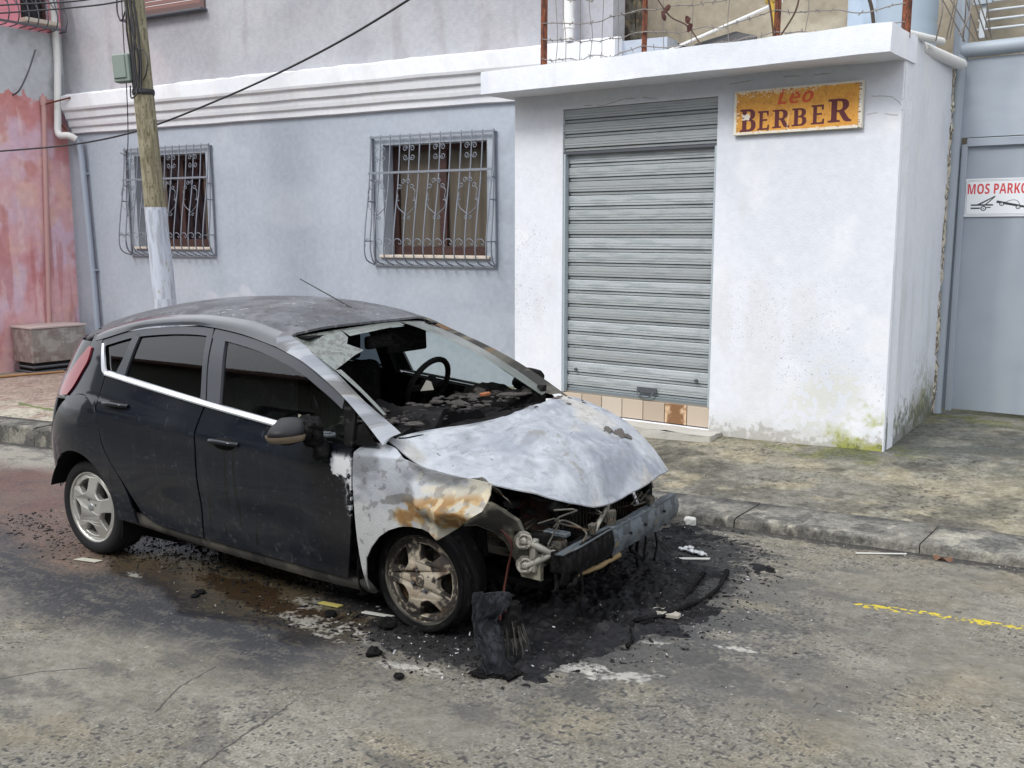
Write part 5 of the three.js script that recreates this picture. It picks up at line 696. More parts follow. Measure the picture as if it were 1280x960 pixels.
  part('quarter_panel', sidePanel([arch, arch.map((p, i) => [lerp(p[0], outer[i][0], 0.12), lerp(p[1], outer[i][1], 0.12)]), arch.map((p, i) => [lerp(p[0], outer[i][0], 0.5), lerp(p[1], outer[i][1], 0.5)]), outer], s, 48, 14, 0.014), M.navy, car);
  part('rear_pillar', sidePanel([[[2.247, 0.885], [2.40, 0.95], [2.58, 0.905]], [[2.245, 1.0], [2.38, 1.02], [2.52, 1.0]], [[2.247, 1.068], [2.36, 1.08], [2.47, 1.10]], [[2.29, 1.10], [2.37, 1.15], [2.46, 1.18]], [[2.345, 1.205], [2.40, 1.22], [2.46, 1.235]], [[2.36, 1.26], [2.41, 1.275], [2.45, 1.285]]], s, 16, 26, 0.014), M.navy, car);
  const lamp = part('tail_lamp', sidePanel([[[2.55, 0.935], [2.65, 0.925]], [[2.505, 0.985], [2.655, 0.965]], [[2.458, 1.07], [2.61, 1.05]], [[2.425, 1.135], [2.54, 1.13]], [[2.425, 1.208], [2.455, 1.215]]], s, 10, 18, 0.02, 0.012), M.red, car, 'red tail lamp');
  // sill
  part('sill', sidePanel([[[0.27, 0.14, 0.76], [0.676, 0.148, 0.77], [1.3, 0.175, 0.775], [1.95, 0.215, 0.775], [2.08, 0.22, 0.775]], [[0.27, 0.175], [0.676, 0.18], [1.3, 0.205], [1.95, 0.245], [2.1, 0.245]], [[0.3, 0.205], [0.676, 0.215], [1.3, 0.24], [1.88, 0.29], [2.05, 0.30]]].map((r, i) => r.map(p => p.length > 2 ? p : [p[0], p[1], W(p[0], p[1]) - 0.02])), s, 30, 5, 0.03), mat({ map: sideUV(dataTex(512, 128, (u, v) => { const n = fbm(u * 40, v * 14, 4); const c = [52, 51, 48]; mix3(c, [78, 75, 68], sst(0.45, 0.62, n)); mix3(c, [26, 26, 27], sst(0.6, 0.7, fbm(u * 60 + 9, v * 9, 3)) * 0.8); return c; })), roughness: 0.8 }), car, 'dusty sill');
  // front wing
  const wing = s > 0
    ? [[[0.262, 0.175], [0.262, 0.24], [0.25, 0.335], [0.155, 0.46], [0.03, 0.526], [-0.10, 0.535], [-0.20, 0.505], [-0.30, 0.575], [-0.435, 0.665]],
       [[0.285, 0.30], [0.285, 0.38], [0.255, 0.46], [0.15, 0.57], [0.02, 0.61], [-0.11, 0.61], [-0.22, 0.60], [-0.32, 0.645], [-0.44, 0.69]],
       [[0.295, 0.55], [0.292, 0.60], [0.25, 0.64], [0.15, 0.69], [0.01, 0.70], [-0.12, 0.69], [-0.24, 0.68], [-0.34, 0.70], [-0.435, 0.72]],
       [[0.298, 0.825], [0.27, 0.832], [0.20, 0.838], [0.10, 0.832], [-0.03, 0.805], [-0.15, 0.780], [-0.26, 0.772], [-0.36, 0.765], [-0.43, 0.762]],
       [[0.298, 0.865], [0.26, 0.87], [0.19, 0.868], [0.10, 0.858], [-0.03, 0.832], [-0.15, 0.80], [-0.26, 0.785], [-0.36, 0.775], [-0.43, 0.768]]]
    : [[[0.262, 0.175], [0.262, 0.24], [0.25, 0.335], [0.155, 0.46], [0.03, 0.526], [-0.10, 0.535], [-0.22, 0.505], [-0.32, 0.42], [-0.40, 0.36]],
       [[0.295, 0.5], [0.29, 0.52], [0.25, 0.56], [0.15, 0.62], [0.01, 0.65], [-0.12, 0.64], [-0.24, 0.60], [-0.33, 0.53], [-0.40, 0.46]],
       [[0.298, 0.82], [0.27, 0.825], [0.20, 0.825], [0.10, 0.81], [-0.03, 0.775], [-0.15, 0.735], [-0.26, 0.69], [-0.34, 0.64], [-0.40, 0.58]]];
  const rs = (row) => [0, 1, 2, 2.5, 3, 3.5, 4, 4.5, 5, 5.5, 6, 7, 8].map(t => crLine(row, t / 8, t < 5.6)); if (s > 0) for (let k = 0; k < wing.length; k++) wing[k] = rs(wing[k]);
  const fold = (x, y) => s > 0 ? (0.060 * Math.max(0, 1 - Math.abs(y - 0.665 - 0.06 * x) / 0.085) * sst(0.02, -0.2, x) + 0.050 * Math.max(0, 1 - Math.abs(x + 0.23 + 0.35 * (y - 0.6)) / 0.07) * sst(0.74, 0.6, y) + 0.036 * Math.max(0, 1 - Math.abs(x + 0.10 - 0.5 * (y - 0.7)) / 0.06) * sst(0.56, 0.66, y) * sst(0.80, 0.72, y)) : 0;
  const crease = (x, y) => fold(x, y) + (s > 0 ? -0.10 * sst(0.835 + 0.1 * Math.min(0, x) , 0.875 + 0.1 * Math.min(0, x), y) + - 0.05 * sst(-0.1, -0.42, x) * sst(0.64, 0.78, y) - 0.03 * sst(-0.05, -0.3, x) * sst(0.63, 0.52, y) : 0);
  part('front_wing', sheet(96, 40, (u, v) => { const p = crGrid(wing, u, v, false, true); const z = W(p[0], p[1]) + crease(p[0], p[1]) + (fbm(p[0] * 8 + 3, p[1] * 8 + 2, 4) - 0.5) * 0.022 * sst(0.25, 0.0, p[0]); return [-p[0], p[1], s * z]; }, () => [0, 0, -s * 0.006], (u, v, p) => [-p[0], p[1]]), M.ash, car, s > 0 ? 'crumpled front wing burnt to white ash with rust patches' : 'burnt wing on the kerb side');
  if (s > 0) part('wing_flange', sheet(16, 6, (u, v) => { const x = lerp(-0.30, -0.45, u), y = lerp(0.775, 0.755, u) - v * lerp(0.02, 0.10, u); return [-x, y, lerp(W(x, y) - 0.05, 0.66, v) + (fbm(u * 6, v * 6, 3) - 0.5) * 0.03]; }, () => [0, -0.004, 0], (u, v) => [u, v]), M.scorched, car, 'torn inner wing edge');
  // wheel housings
  for (const [cx, r] of [[0.0, 0.335], [2.47, 0.345]]) part('wheel_housing', sheet(24, 3, (u, v) => { const a = lerp(cx < 1 ? 95 : 200, cx < 1 ? -20 : 18, u) * Math.PI / 180; return [-(cx + r * Math.cos(a)), 0.25 + r * Math.sin(a) * 1.03, s * lerp(0.80, 0.46, v)]; }, (u) => { const a = lerp(cx < 1 ? 95 : 200, cx < 1 ? -20 : 18, u) * Math.PI / 180; return [-0.006 * Math.cos(a), 0.006 * Math.sin(a), 0]; }), cx < 1 ? M.char : M.black, car);
  part('wheel_housing', box(0.74, 0.62, 0.01, -2.47, 0.33, s * 0.455), M.black, car); part('wheel_housing', box(0.40, 0.55, 0.01, -0.16, 0.36, s * 0.455), M.char, car);
}
// roof, tailgate, rear bumper
{
  const yc = hermite([[0.78, 1.355], [0.9, 1.388], [1.05, 1.422], [1.3, 1.458], [1.55, 1.472], [1.85, 1.468], [2.1, 1.45], [2.35, 1.42], [2.6, 1.378], [2.8, 1.335]]);
  const railY = hermite([[0.93, 1.325], [1.0, 1.346], [1.227, 1.394], [1.518, 1.414], [1.7, 1.412], [1.943, 1.400], [2.123, 1.376], [2.326, 1.336], [2.5, 1.295], [2.75, 1.235]]); const railZ = hermite([[0.93, 0.575], [1.5, 0.58], [1.95, 0.588], [2.33, 0.612], [2.5, 0.61], [2.75, 0.56]]);
  const f = (u, v) => { const q = v * 2 - 1, x0 = 0.80 + 0.17 * Math.pow(Math.abs(q), 2.2), x1 = 2.80 - 0.10 * Math.pow(Math.abs(q), 2.5), x = lerp(x0, x1, u), z = railZ(x) * q * 0.995, e = Math.pow(Math.abs(q), 2.2), groove = -0.012 * sst(0.93, 0.985, Math.abs(q)); const yy = lerp(yc(x), railY(x), e) + 0.012 * (1 - e) + groove + (fbm(x * 3, z * 3, 3) - 0.5) * 0.008; return [-x, yy, z]; };
  part('roof', sheet(60, 48, f, () => [0, -0.012, 0], (u, v) => [u, v]), M.roof, car, 'roof covered with grey soot and ash');
  const th = (s, x0, y0, y1, xs) => sheet(44, 24, (u, v) => { const y = lerp(y0, y1, v), xe = XE(y), w0 = WY(y); const t0 = (x0(y) - 2.3) / (xe - 2.3), zA = w0 * Math.pow(1 - Math.pow(t0, 2.8), 1 / 2.8), q = Math.asin(clamp(Math.pow(zA / w0, 1.4))); const a = lerp(-q, q, u); const z = w0 * Math.sign(a) * Math.pow(Math.abs(Math.sin(a)), 1 / 1.4), x = 2.3 + (xe - 2.3) * Math.pow(Math.max(0, Math.cos(a)), 1 / 1.4); return [-x, y, z]; }, () => [0.015, 0, 0], (u, v, p) => [p[2], p[1]]);
  const rearM = mat({ color: S('#1b1f28'), roughness: 0.35, clearcoat: 0.7, clearcoatRoughness: 0.2 });
  part('rear_bumper', th(1, y => 2.845, 0.33, 0.74), rearM, car); part('tailgate', th(1, y => y < 0.9 ? 2.76 : lerp(2.6, 2.47, sst(0.9, 1.2, y)), 0.75, 1.04), rearM, car); part('rear_window', th(1, y => 2.47, 1.04, 1.24), M.tint, car); part('spoiler', sheet(30, 4, (u, v) => { const z = lerp(-0.56, 0.56, u); return [-(2.70 + 0.16 * v - 0.12 * Math.pow(Math.abs(z) / 0.56, 2.4)), lerp(1.345, 1.325, v) - 0.11 * Math.pow(Math.abs(z) / 0.56, 2.2), z]; }, () => [0, -0.025, 0]), M.roof, car);
  part('antenna', [rod([-0.96, 1.398, 0.0], [-1.42, 1.59, 0.02], 0.0045, 6, 0.003), rod([-0.93, 1.385, 0.0], [-1.02, 1.425, 0.004], 0.009, 8), new THREE.SphereGeometry(0.022, 12, 8).scale(1.5, 0.6, 1).translate(-0.94, 1.395, 0)], M.trim, car, 'thin roof aerial');
  // floor pan and bulkheads so that the body is closed below
  part('floor_pan', [box(2.55, 0.03, 1.3, -1.3, 0.2, 0), box(0.9, 0.03, 0.9, -2.55, 0.3, 0), box(1.3, 0.03, 0.9, -0.2, 0.22, 0)], M.char, car);
  part('bulkhead', box(0.03, 0.62, 1.36, -0.26, 0.53, 0), M.char, car);
}
// bonnet: warped, pale sheet
const hoodRows = [
  [[0.20, 0.892, 0.725], [0.175, 0.888, 0.47], [0.085, 0.890, 0.16], [0.045, 0.893, -0.17], [0.07, 0.902, -0.46], [0.125, 0.905, -0.71]],
  [[0.02, 0.785, 0.715], [0.02, 0.868, 0.45], [-0.02, 0.906, 0.14], [-0.03, 0.917, -0.2], [-0.02, 0.920, -0.48], [0.0, 0.900, -0.74]],
  [[-0.16, 0.742, 0.665], [-0.17, 0.815, 0.40], [-0.19, 0.860, 0.12], [-0.19, 0.875, -0.2], [-0.18, 0.872, -0.48], [-0.16, 0.845, -0.75]],
  [[-0.31, 0.712, 0.61], [-0.34, 0.765, 0.37], [-0.38, 0.80, 0.12], [-0.38, 0.81, -0.18], [-0.36, 0.805, -0.46], [-0.32, 0.775, -0.74]],
  [[-0.41, 0.694, 0.565], [-0.48, 0.70, 0.34], [-0.53, 0.715, 0.12], [-0.54, 0.725, -0.18], [-0.51, 0.72, -0.45], [-0.47, 0.68, -0.70]],
  [[-0.47, 0.680, 0.52], [-0.575, 0.600, 0.33], [-0.635, 0.555, 0.16], [-0.675, 0.580, -0.14], [-0.665, 0.595, -0.42], [-0.60, 0.560, -0.66]]];
const creases = [[[[0.42, 0.30], [0.66, 0.62], [0.62, 0.82], [0.55, 0.97]], 0.020, 0.07], [[[1.0, 0.22], [1.14, 0.55], [1.22, 0.9]], 0.016, 0.06], [[[0.05, 0.22], [0.35, 0.30], [0.62, 0.26]], -0.018, 0.08], [[[0.75, 0.45], [0.95, 0.62], [1.0, 0.85]], -0.014, 0.06], [[[0.2, 0.45], [0.4, 0.72], [0.42, 0.95]], 0.012, 0.05]];
const hoodAt = (u, v) => { const p = crGrid(hoodRows, u, v); const e = Math.min(1, 5 * Math.min(u, 1 - u, v, 1 - v) + 0.25); p[1] += ((fbm(p[0] * 4 + 2, p[2] * 4 + 7, 3) - 0.5) * 0.055 + (fbm(p[0] * 12 + 20, p[2] * 9, 3) - 0.5) * 0.012) * e; const rg = Math.abs(fbm(p[0] * 5 + 9, p[2] * 4 + 3, 3) - 0.5), rg2 = Math.abs(fbm(p[0] * 3 + 40, p[2] * 7 + 13, 3) - 0.5); p[1] += (0.006 * Math.max(0, 1 - rg / 0.05) + 0.004 * Math.max(0, 1 - rg2 / 0.04)) * e * sst(0.1, -0.05, p[0]); for (const [pl, hh, ww] of creases) { const [d] = segDist(u * 1.4 + (fbm(u * 6, v * 6, 2) - 0.5) * 0.05, v, pl); if (d < ww) p[1] += hh * (1 - d / ww) * e; } const r = Math.abs(p[2] - 0.08 - 0.35 * (p[0] + 0.3)); p[1] += 0.012 * Math.exp(-r * r / 0.003) * sst(-0.1, -0.4, p[0]) * e; return p; };
part('bonnet', sheet(120, 96, (u, v) => C3(hoodAt(u, v)), (u, v) => [0, -0.006, 0], (u, v) => [u, v]), M.hood, car, 'warped bonnet burnt to pale grey-white');
{ // inner skin of the bonnet and charred flakes lying on it
  part('bonnet_frame', sheet(24, 20, (u, v) => { const p = hoodAt(lerp(0.05, 0.95, u), lerp(0.05, 0.94, v)); return [-p[0], p[1] - 0.03 - 0.015 * Math.sin(u * 20) * Math.sin(v * 12), p[2]]; }, () => [0, -0.004, 0]), M.char, car);
  const r = rng(88), fl = mat({ color: S('#4a4642'), roughness: 0.9 }); for (const [u, v, w, h] of [[0.79, 0.66, 0.17, 0.08], [0.75, 0.60, 0.10, 0.06], [0.83, 0.70, 0.09, 0.05], [0.86, 0.14, 0.05, 0.03], [0.80, 0.17, 0.07, 0.03], [0.91, 0.12, 0.12, 0.025], [0.74, 0.22, 0.05, 0.02], [0.78, 0.30, 0.05, 0.02], [0.88, 0.22, 0.04, 0.018], [0.60, 0.22, 0.03, 0.012], [0.92, 0.30, 0.05, 0.02], [0.97, 0.25, 0.03, 0.02]]) { const s = []; const n = 14; for (let k = 0; k < n; k++) { const a = k / n * Math.PI * 2, q = 0.6 + 0.5 * r(); s.push([Math.cos(a) * w * 0.5 * q, Math.sin(a) * h * 0.5 * q]); } const g = slab(s, 0.004); const o = part('charred_flake', g, fl, car); const p = V(...C3(hoodAt(u, v))), a = V(...C3(hoodAt(u + 0.03, v))), b = V(...C3(hoodAt(u, v + 0.03))); const ex = a.sub(p).normalize(), n3 = ex.clone().cross(b.sub(p)).normalize(); if (n3.y < 0) n3.negate(); o.quaternion.setFromRotationMatrix(new THREE.Matrix4().makeBasis(ex.clone(), n3.clone().cross(ex), n3)); o.position.copy(p).addScaledVector(n3, 0.005); o.rotateZ(r() * 0.8 - 0.4); }
}
// windscreen remains: header strip, near corner shard, far side pane
{
  const head = hermite([[-0.58, 0.97], [-0.3, 0.84], [0, 0.80], [0.3, 0.84], [0.58, 0.97]]), headY = hermite([[-0.58, 1.315], [-0.3, 1.345], [0, 1.358], [0.3, 1.345], [0.58, 1.315]]), cowl = hermite([[-0.7, 0.16], [-0.3, 0.05], [0, 0.03], [0.3, 0.05], [0.7, 0.16]]), cowlY = hermite([[-0.7, 0.915], [0, 0.90], [0.7, 0.915]]);
  const ws = (a, t) => { const zt = a * 0.58, zb = a * 0.69, z = lerp(zt, zb, t), x = lerp(head(zt), cowl(zb), t), y = lerp(headY(zt), cowlY(zb), t); const b = Math.sin(t * Math.PI) * 0.035; return [-(x - b * 0.5), y + b * 0.8, z]; };   // a: -1 far .. 1 near, t: 0 header .. 1 cowl
  const pane = (name, outline, lab) => { // outline in (a, t): fill between a left list and right list per t
    const [L, R] = outline; part(name, pane1(18, 30, (u, v) => { const l = crLine(L, v, false), q = crLine(R, v, false); return ws(lerp(l[0], q[0], u), lerp(l[1], q[1], u)); }), M.shatter, car, lab); };
  pane('windscreen_glass', [[[0.55, 0.0], [0.58, 0.10], [0.66, 0.17], [0.60, 0.26], [0.72, 0.30]], [[0.99, 0.0], [0.99, 0.1], [0.985, 0.2], [0.985, 0.3], [0.985, 0.42]]], 'jagged windscreen shard in the near corner');
  pane('windscreen_glass', [[[-0.2, 0.0], [-0.2, 0.05]], [[0.55, 0.0], [0.55, 0.09]]], 'strip of windscreen left along the roof'); pane('windscreen_glass', [[[0.94, 0.42], [0.95, 0.6], [0.96, 0.85]], [[0.985, 0.42], [0.985, 0.6], [0.985, 0.85]]], 'sliver of windscreen along the pillar');
  pane('windscreen_glass', [[[-0.985, 0.0], [-0.985, 0.2], [-0.985, 0.45], [-0.985, 0.7], [-0.985, 0.97]], [[-0.2, 0.0], [-0.34, 0.09], [-0.50, 0.26], [-0.66, 0.5], [-0.82, 0.97]]], 'cloudy windscreen glass left on the kerb side');
  // cowl and charred dashboard
  const dash = new THREE.BoxGeometry(0.50, 0.26, 1.36, 24, 10, 60).translate(-0.44, 0.80, 0); const dp = dash.attributes.position; for (let i = 0; i < dp.count; i++) { const x = dp.getX(i), y = dp.getY(i), z = dp.getZ(i); const up = sst(0.7, 0.93, y); dp.setY(i, y + up * ((fbm(x * 9 + 4, z * 9, 4) - 0.55) * 0.15 + 0.03 * Math.sin(z * 7)) - up * 0.02); dp.setX(i, x + (fbm(y * 9, z * 8 + 40, 3) - 0.5) * 0.06); } dash.computeVertexNormals(); part('dashboard', boxUV(dash), M.char, car, 'melted charred dashboard');
  part('cowl', sheet(40, 4, (u, v) => { const z = lerp(-0.66, 0.66, u); return [-(cowl(z) + lerp(0.03, 0.18, v)), 0.878 + (fbm(z * 9, v * 4, 3) - 0.5) * 0.05, z]; }, () => [0, -0.02, 0]), M.char, car);
  const r = rng(61); const lump = []; for (let i = 0; i < 150; i++) { const z = -0.6 + r() * 1.2, x = 0.2 + r() * 0.4, q = 0.006 + r() * r() * 0.022; lump.push(jitter(new THREE.IcosahedronGeometry(q, 1).scale(1 + r() * 2, 0.6, 1 + r()).rotateY(r() * 3).translate(-x, 0.91 + r() * 0.03, z), q * 0.8, 30, i)); } const lm = part('dashboard_debris', lump, mat({ map: dataTex(64, 64, (u, v) => { const n = fbm(u * 9, v * 9, 3); return [14 + n * 60, 13 + n * 56, 13 + n * 52]; }), roughness: 0.9 }), car, 'burnt fragments on the dashboard'); lm.userData.kind = 'stuff';
  part('orange_scrap', jitter(box(0.04, 0.02, 0.06, -0.34, 0.955, -0.28, 0.006, 2), 0.01, 30), mat({ color: S('#85502f'), roughness: 0.7 }), car); part('white_scrap', slab([[-0.035, 0], [0.04, 0.005], [0.025, 0.05], [0.0, 0.06]], 0.006).rotateY(0.7).translate(-0.62, 0.975, -0.12), mat({ color: S('#8f8e86'), roughness: 0.8 }), car);
  // steering wheel
  const sw = sub('steering_wheel', car); part('rim', new THREE.TorusGeometry(0.175, 0.017, 10, 36), M.char, sw); part('hub', jitter(new THREE.SphereGeometry(0.07, 14, 10).scale(1, 0.9, 0.5), 0.02, 14), M.char, sw); part('spoke', [box(0.3, 0.03, 0.02), box(0.03, 0.17, 0.02, 0, -0.085, 0)], M.char, sw); sw.position.set(-0.80, 0.96, -0.36); sw.rotation.set(0, -Math.PI / 2, 0); sw.rotateX(-0.42);
  // seats
  for (const z of [-0.36, 0.36]) { const st = sub('front_seat', car); st.userData.label = z > 0 ? 'charred passenger seat' : 'charred driver seat'; part('cushion', jitter(box(0.48, 0.16, 0.48, 0, 0.08, 0, 0.05, 3), 0.02, 7), M.char, st); part('backrest', jitter(box(0.12, 0.62, 0.46, -0.25, 0.44, 0, 0.05, 3).rotateZ(0.0), 0.03, 6), M.char, st); part('headrest', jitter(box(0.09, 0.17, 0.26, -0.30, 0.84, 0, 0.035, 3), 0.02, 8), M.char, st); st.position.set(-1.15, 0.32, z); }
  part('rear_seat', [jitter(box(0.45, 0.2, 1.15, -2.0, 0.48, 0, 0.06, 3), 0.01, 6), jitter(box(0.14, 0.6, 1.15, -2.27, 0.78, 0, 0.06, 3), 0.01, 6)], M.black, car); part('parcel_shelf', box(0.35, 0.02, 1.05, -2.5, 1.0, 0), M.black, car);
  part('headlining', sheet(20, 12, (u, v) => [-lerp(0.86, 2.6, u), lerp(1.335, 1.30, u) + 0.05 * Math.sin(u * 3.14) + 0.02 * Math.sin(v * 3.14) + (u < 0.08 ? -0.02 : 0), lerp(-0.54, 0.54, v)], () => [0, -0.008, 0]), M.char, car, 'sagging scorched headlining');
  part('sun_visor', jitter(box(0.03, 0.15, 0.36, -0.93, 1.235, -0.33, 0.012, 2).rotateZ(0), 0.01, 9), M.char, car, 'hanging burnt sun visor'); part('mirror_stalk', [rod([-0.90, 1.34, 0], [-0.86, 1.27, 0], 0.012), jitter(box(0.04, 0.07, 0.2, -0.86, 1.25, 0.0, 0.015, 2), 0.01, 10)], M.char, car);
  for (const s of [1, -1]) { part('door_card', sidePanel([[[0.36, 0.28], [0.9, 0.28], [1.36, 0.28]], [[0.34, 0.6], [0.9, 0.62], [1.36, 0.66]], [[0.34, 0.86], [0.9, 0.92], [1.34, 0.965]]], s, 10, 10, 0.03, -0.055), M.char, car); part('door_card', sidePanel([[[1.40, 0.28], [1.7, 0.28], [1.87, 0.34]], [[1.40, 0.6], [1.75, 0.62], [2.08, 0.64]], [[1.38, 0.965], [1.8, 1.01], [2.2, 1.05]]], s, 10, 10, 0.03, -0.055), M.char, car); part('door_pillar', sidePanel([[[1.33, 0.3], [1.43, 0.3]], [[1.34, 1.0], [1.44, 1.0]], [[1.38, 1.33], [1.48, 1.33]]], s, 2, 10, 0.05, -0.04), M.black, car); }
  part('side_trim', [sidePanel([[[2.2, 0.6], [2.6, 0.6]], [[2.2, 1.05], [2.55, 1.05]], [[2.33, 1.25], [2.46, 1.25]]], 1, 6, 8, 0.02, -0.05), sidePanel([[[2.2, 0.6], [2.6, 0.6]], [[2.2, 1.05], [2.55, 1.05]], [[2.33, 1.25], [2.46, 1.25]]], -1, 6, 8, 0.02, -0.05)], M.black, car);
}
// wheels
function wheel(x, z, s, burnt, r, spin) {
  const w = sub('wheel', car); w.userData.label = burnt ? 'scorched alloy wheel with burnt flat tyre' : 'five-spoke silver alloy wheel'; w.position.set(-x, 0.25, s * z);
  const rimM = burnt ? mat({ map: fit(dataTex(256, 256, (u, v) => { const f = fbm(u * 7 + spin * 30, v * 7, 4), g = fbm(u * 20, v * 20, 3), rr = Math.hypot(u - 0.5, v - 0.5) * 0.44; const c = [148, 140, 126]; mix3(c, [34, 30, 28], Math.max(sst(0.5, 0.6, f), sst(0.08, 0.15, rr + (f - 0.5) * 0.28 + (g - 0.5) * 0.06) * 0.9)); mix3(c, [178, 166, 146], sst(0.6, 0.72, g) * 0.6); mix3(c, [112, 84, 60], sst(0.58, 0.7, fbm(u * 5 + 20, v * 5, 4)) * 0.3); return c; }), 0.44, 0.44, -0.22, -0.22), roughness: 0.7, metalness: 0.15 }) : mat({ color: S('#b1b0ab'), roughness: 0.38, metalness: 0.55 });
  const spin_ = sub('rim', w);
  const R = 0.213, face = new THREE.Shape(); for (let k = 0; k <= 64; k++) { const a = k / 64 * Math.PI * 2; k ? face.lineTo(Math.cos(a) * 0.200, Math.sin(a) * 0.200) : face.moveTo(0.200, 0); }
  for (let k = 0; k < 5; k++) { const a0 = (k + 0.5) / 5 * Math.PI * 2 + Math.PI / 2 + spin, h = new THREE.Path(), pts = []; const hw = 0.40; for (let q = 0; q <= 8; q++) { const a = a0 - hw + 2 * hw * q / 8; pts.push([Math.cos(a) * 0.178, Math.sin(a) * 0.178]); } for (const [da, q] of [[0.385, 0.150], [0.34, 0.118], [0.24, 0.098], [0, 0.092], [-0.24, 0.098], [-0.34, 0.118], [-0.385, 0.150]]) pts.push([Math.cos(a0 + da) * q, Math.sin(a0 + da) * q]); pts.forEach((p, i) => i ? h.lineTo(...p) : h.moveTo(...p)); h.closePath(); face.holes.push(h); }
  const fg = new THREE.ExtrudeGeometry(face, { depth: 0.018, bevelEnabled: true, bevelSize: 0.007, bevelThickness: 0.010, bevelSegments: 3, curveSegments: 6 }); const fp = fg.attributes.position; for (let i = 0; i < fp.count; i++) { const q = Math.hypot(fp.getX(i), fp.getY(i)); fp.setZ(i, fp.getZ(i) - 0.018 + 0.022 * Math.cos(q / 0.2 * 2.2) * (q < 0.2 ? 1 : 0.6)); } fg.computeVertexNormals(); part('spoke_face', fg, rimM, spin_);
  const barrel = new THREE.LatheGeometry([[0.196, -0.2], [0.190, -0.17], [0.17, -0.12], [0.172, -0.06], [0.192, -0.012], [0.205, 0.004], [0.214, 0.012], [0.214, 0.0], [0.207, -0.01]].map(p => new THREE.Vector2(...p)), 56).rotateX(Math.PI / 2); part('barrel', barrel, burnt ? M.scorched : rimM, spin_);
  part('hub_cap', new THREE.LatheGeometry([[0, 0.022], [0.02, 0.021], [0.029, 0.014], [0.031, 0]].map(p => new THREE.Vector2(...p)), 24).rotateX(Math.PI / 2), burnt ? rimM : mat({ color: S('#8d8f90'), roughness: 0.4, metalness: 0.5 }), spin_);
  const bolts = []; for (let k = 0; k < 4; k++) { const a = k / 4 * Math.PI * 2 + 0.4; const h = new THREE.CylinderGeometry(0.009, 0.011, 0.02, 6).rotateX(Math.PI / 2).translate(Math.cos(a) * 0.052, Math.sin(a) * 0.052, 0.006); part('wheel_bolt', h, M.darkIron, spin_); }
  part('brake_disc', [new THREE.CylinderGeometry(0.13, 0.13, 0.02, 36).rotateX(Math.PI / 2).translate(0, 0, -0.09), new THREE.CylinderGeometry(0.18, 0.18, 0.01, 36).rotateX(Math.PI / 2).translate(0, 0, -0.13)], burnt ? M.scorched : mat({ color: S('#3a3836'), roughness: 0.7 }), w);
  const o = burnt ? 0.25 : 0.29; const tp = [[0.206, -0.012], [0.214, 0.010], [0.232, 0.020], [0.255, 0.021], [o - 0.014, 0.010], [o - 0.003, -0.008], [o, -0.03], [o, -0.055], [o - 0.006, -0.058], [o - 0.006, -0.064], [o, -0.067], [o, -0.105], [o - 0.006, -0.108], [o - 0.006, -0.114], [o, -0.117], [o - 0.003, -0.165], [o - 0.02, -0.185], [0.232, -0.192], [0.205, -0.18]].map(p => new THREE.Vector2(Math.min(p[0], o), p[1]));
  const tg = new THREE.LatheGeometry(tp, 72).rotateX(Math.PI / 2); const q = tg.attributes.position, flat = burnt ? -0.249 : -0.284; for (let i = 0; i < q.count; i++) { let X = q.getX(i), Y = q.getY(i), Z = q.getZ(i); if (burnt) { const n = (fbm(X * 12 + 4, Y * 12, 3) - 0.5) * 0.03; const rr = Math.hypot(X, Y); if (rr > 0.22) { X *= 1 + n; Y *= 1 + n; } } if (Y < flat) { Z += (Z > -0.09 ? 1 : -1) * (flat - Y) * 0.5; Y = flat; } q.setXYZ(i, X, Y, Z); } tg.computeVertexNormals(); part('tyre', tg, burnt ? M.char : M.rubber, w);
  if (s < 0) w.rotation.y = Math.PI; return w;
}
wheel(0, 0.735, 1, true, 0, 0.30); wheel(0, 0.735, -1, true, 0, 0.9); wheel(2.489, 0.735, 1, false, 0, -0.13); wheel(2.489, 0.735, -1, false, 0, 0.5);
part('axle', [rod([-2.489, 0.25, -0.6], [-2.489, 0.25, 0.6], 0.04, 8), rod([0, 0.25, -0.6], [0, 0.25, 0.6], 0.035, 8)], M.black, car);
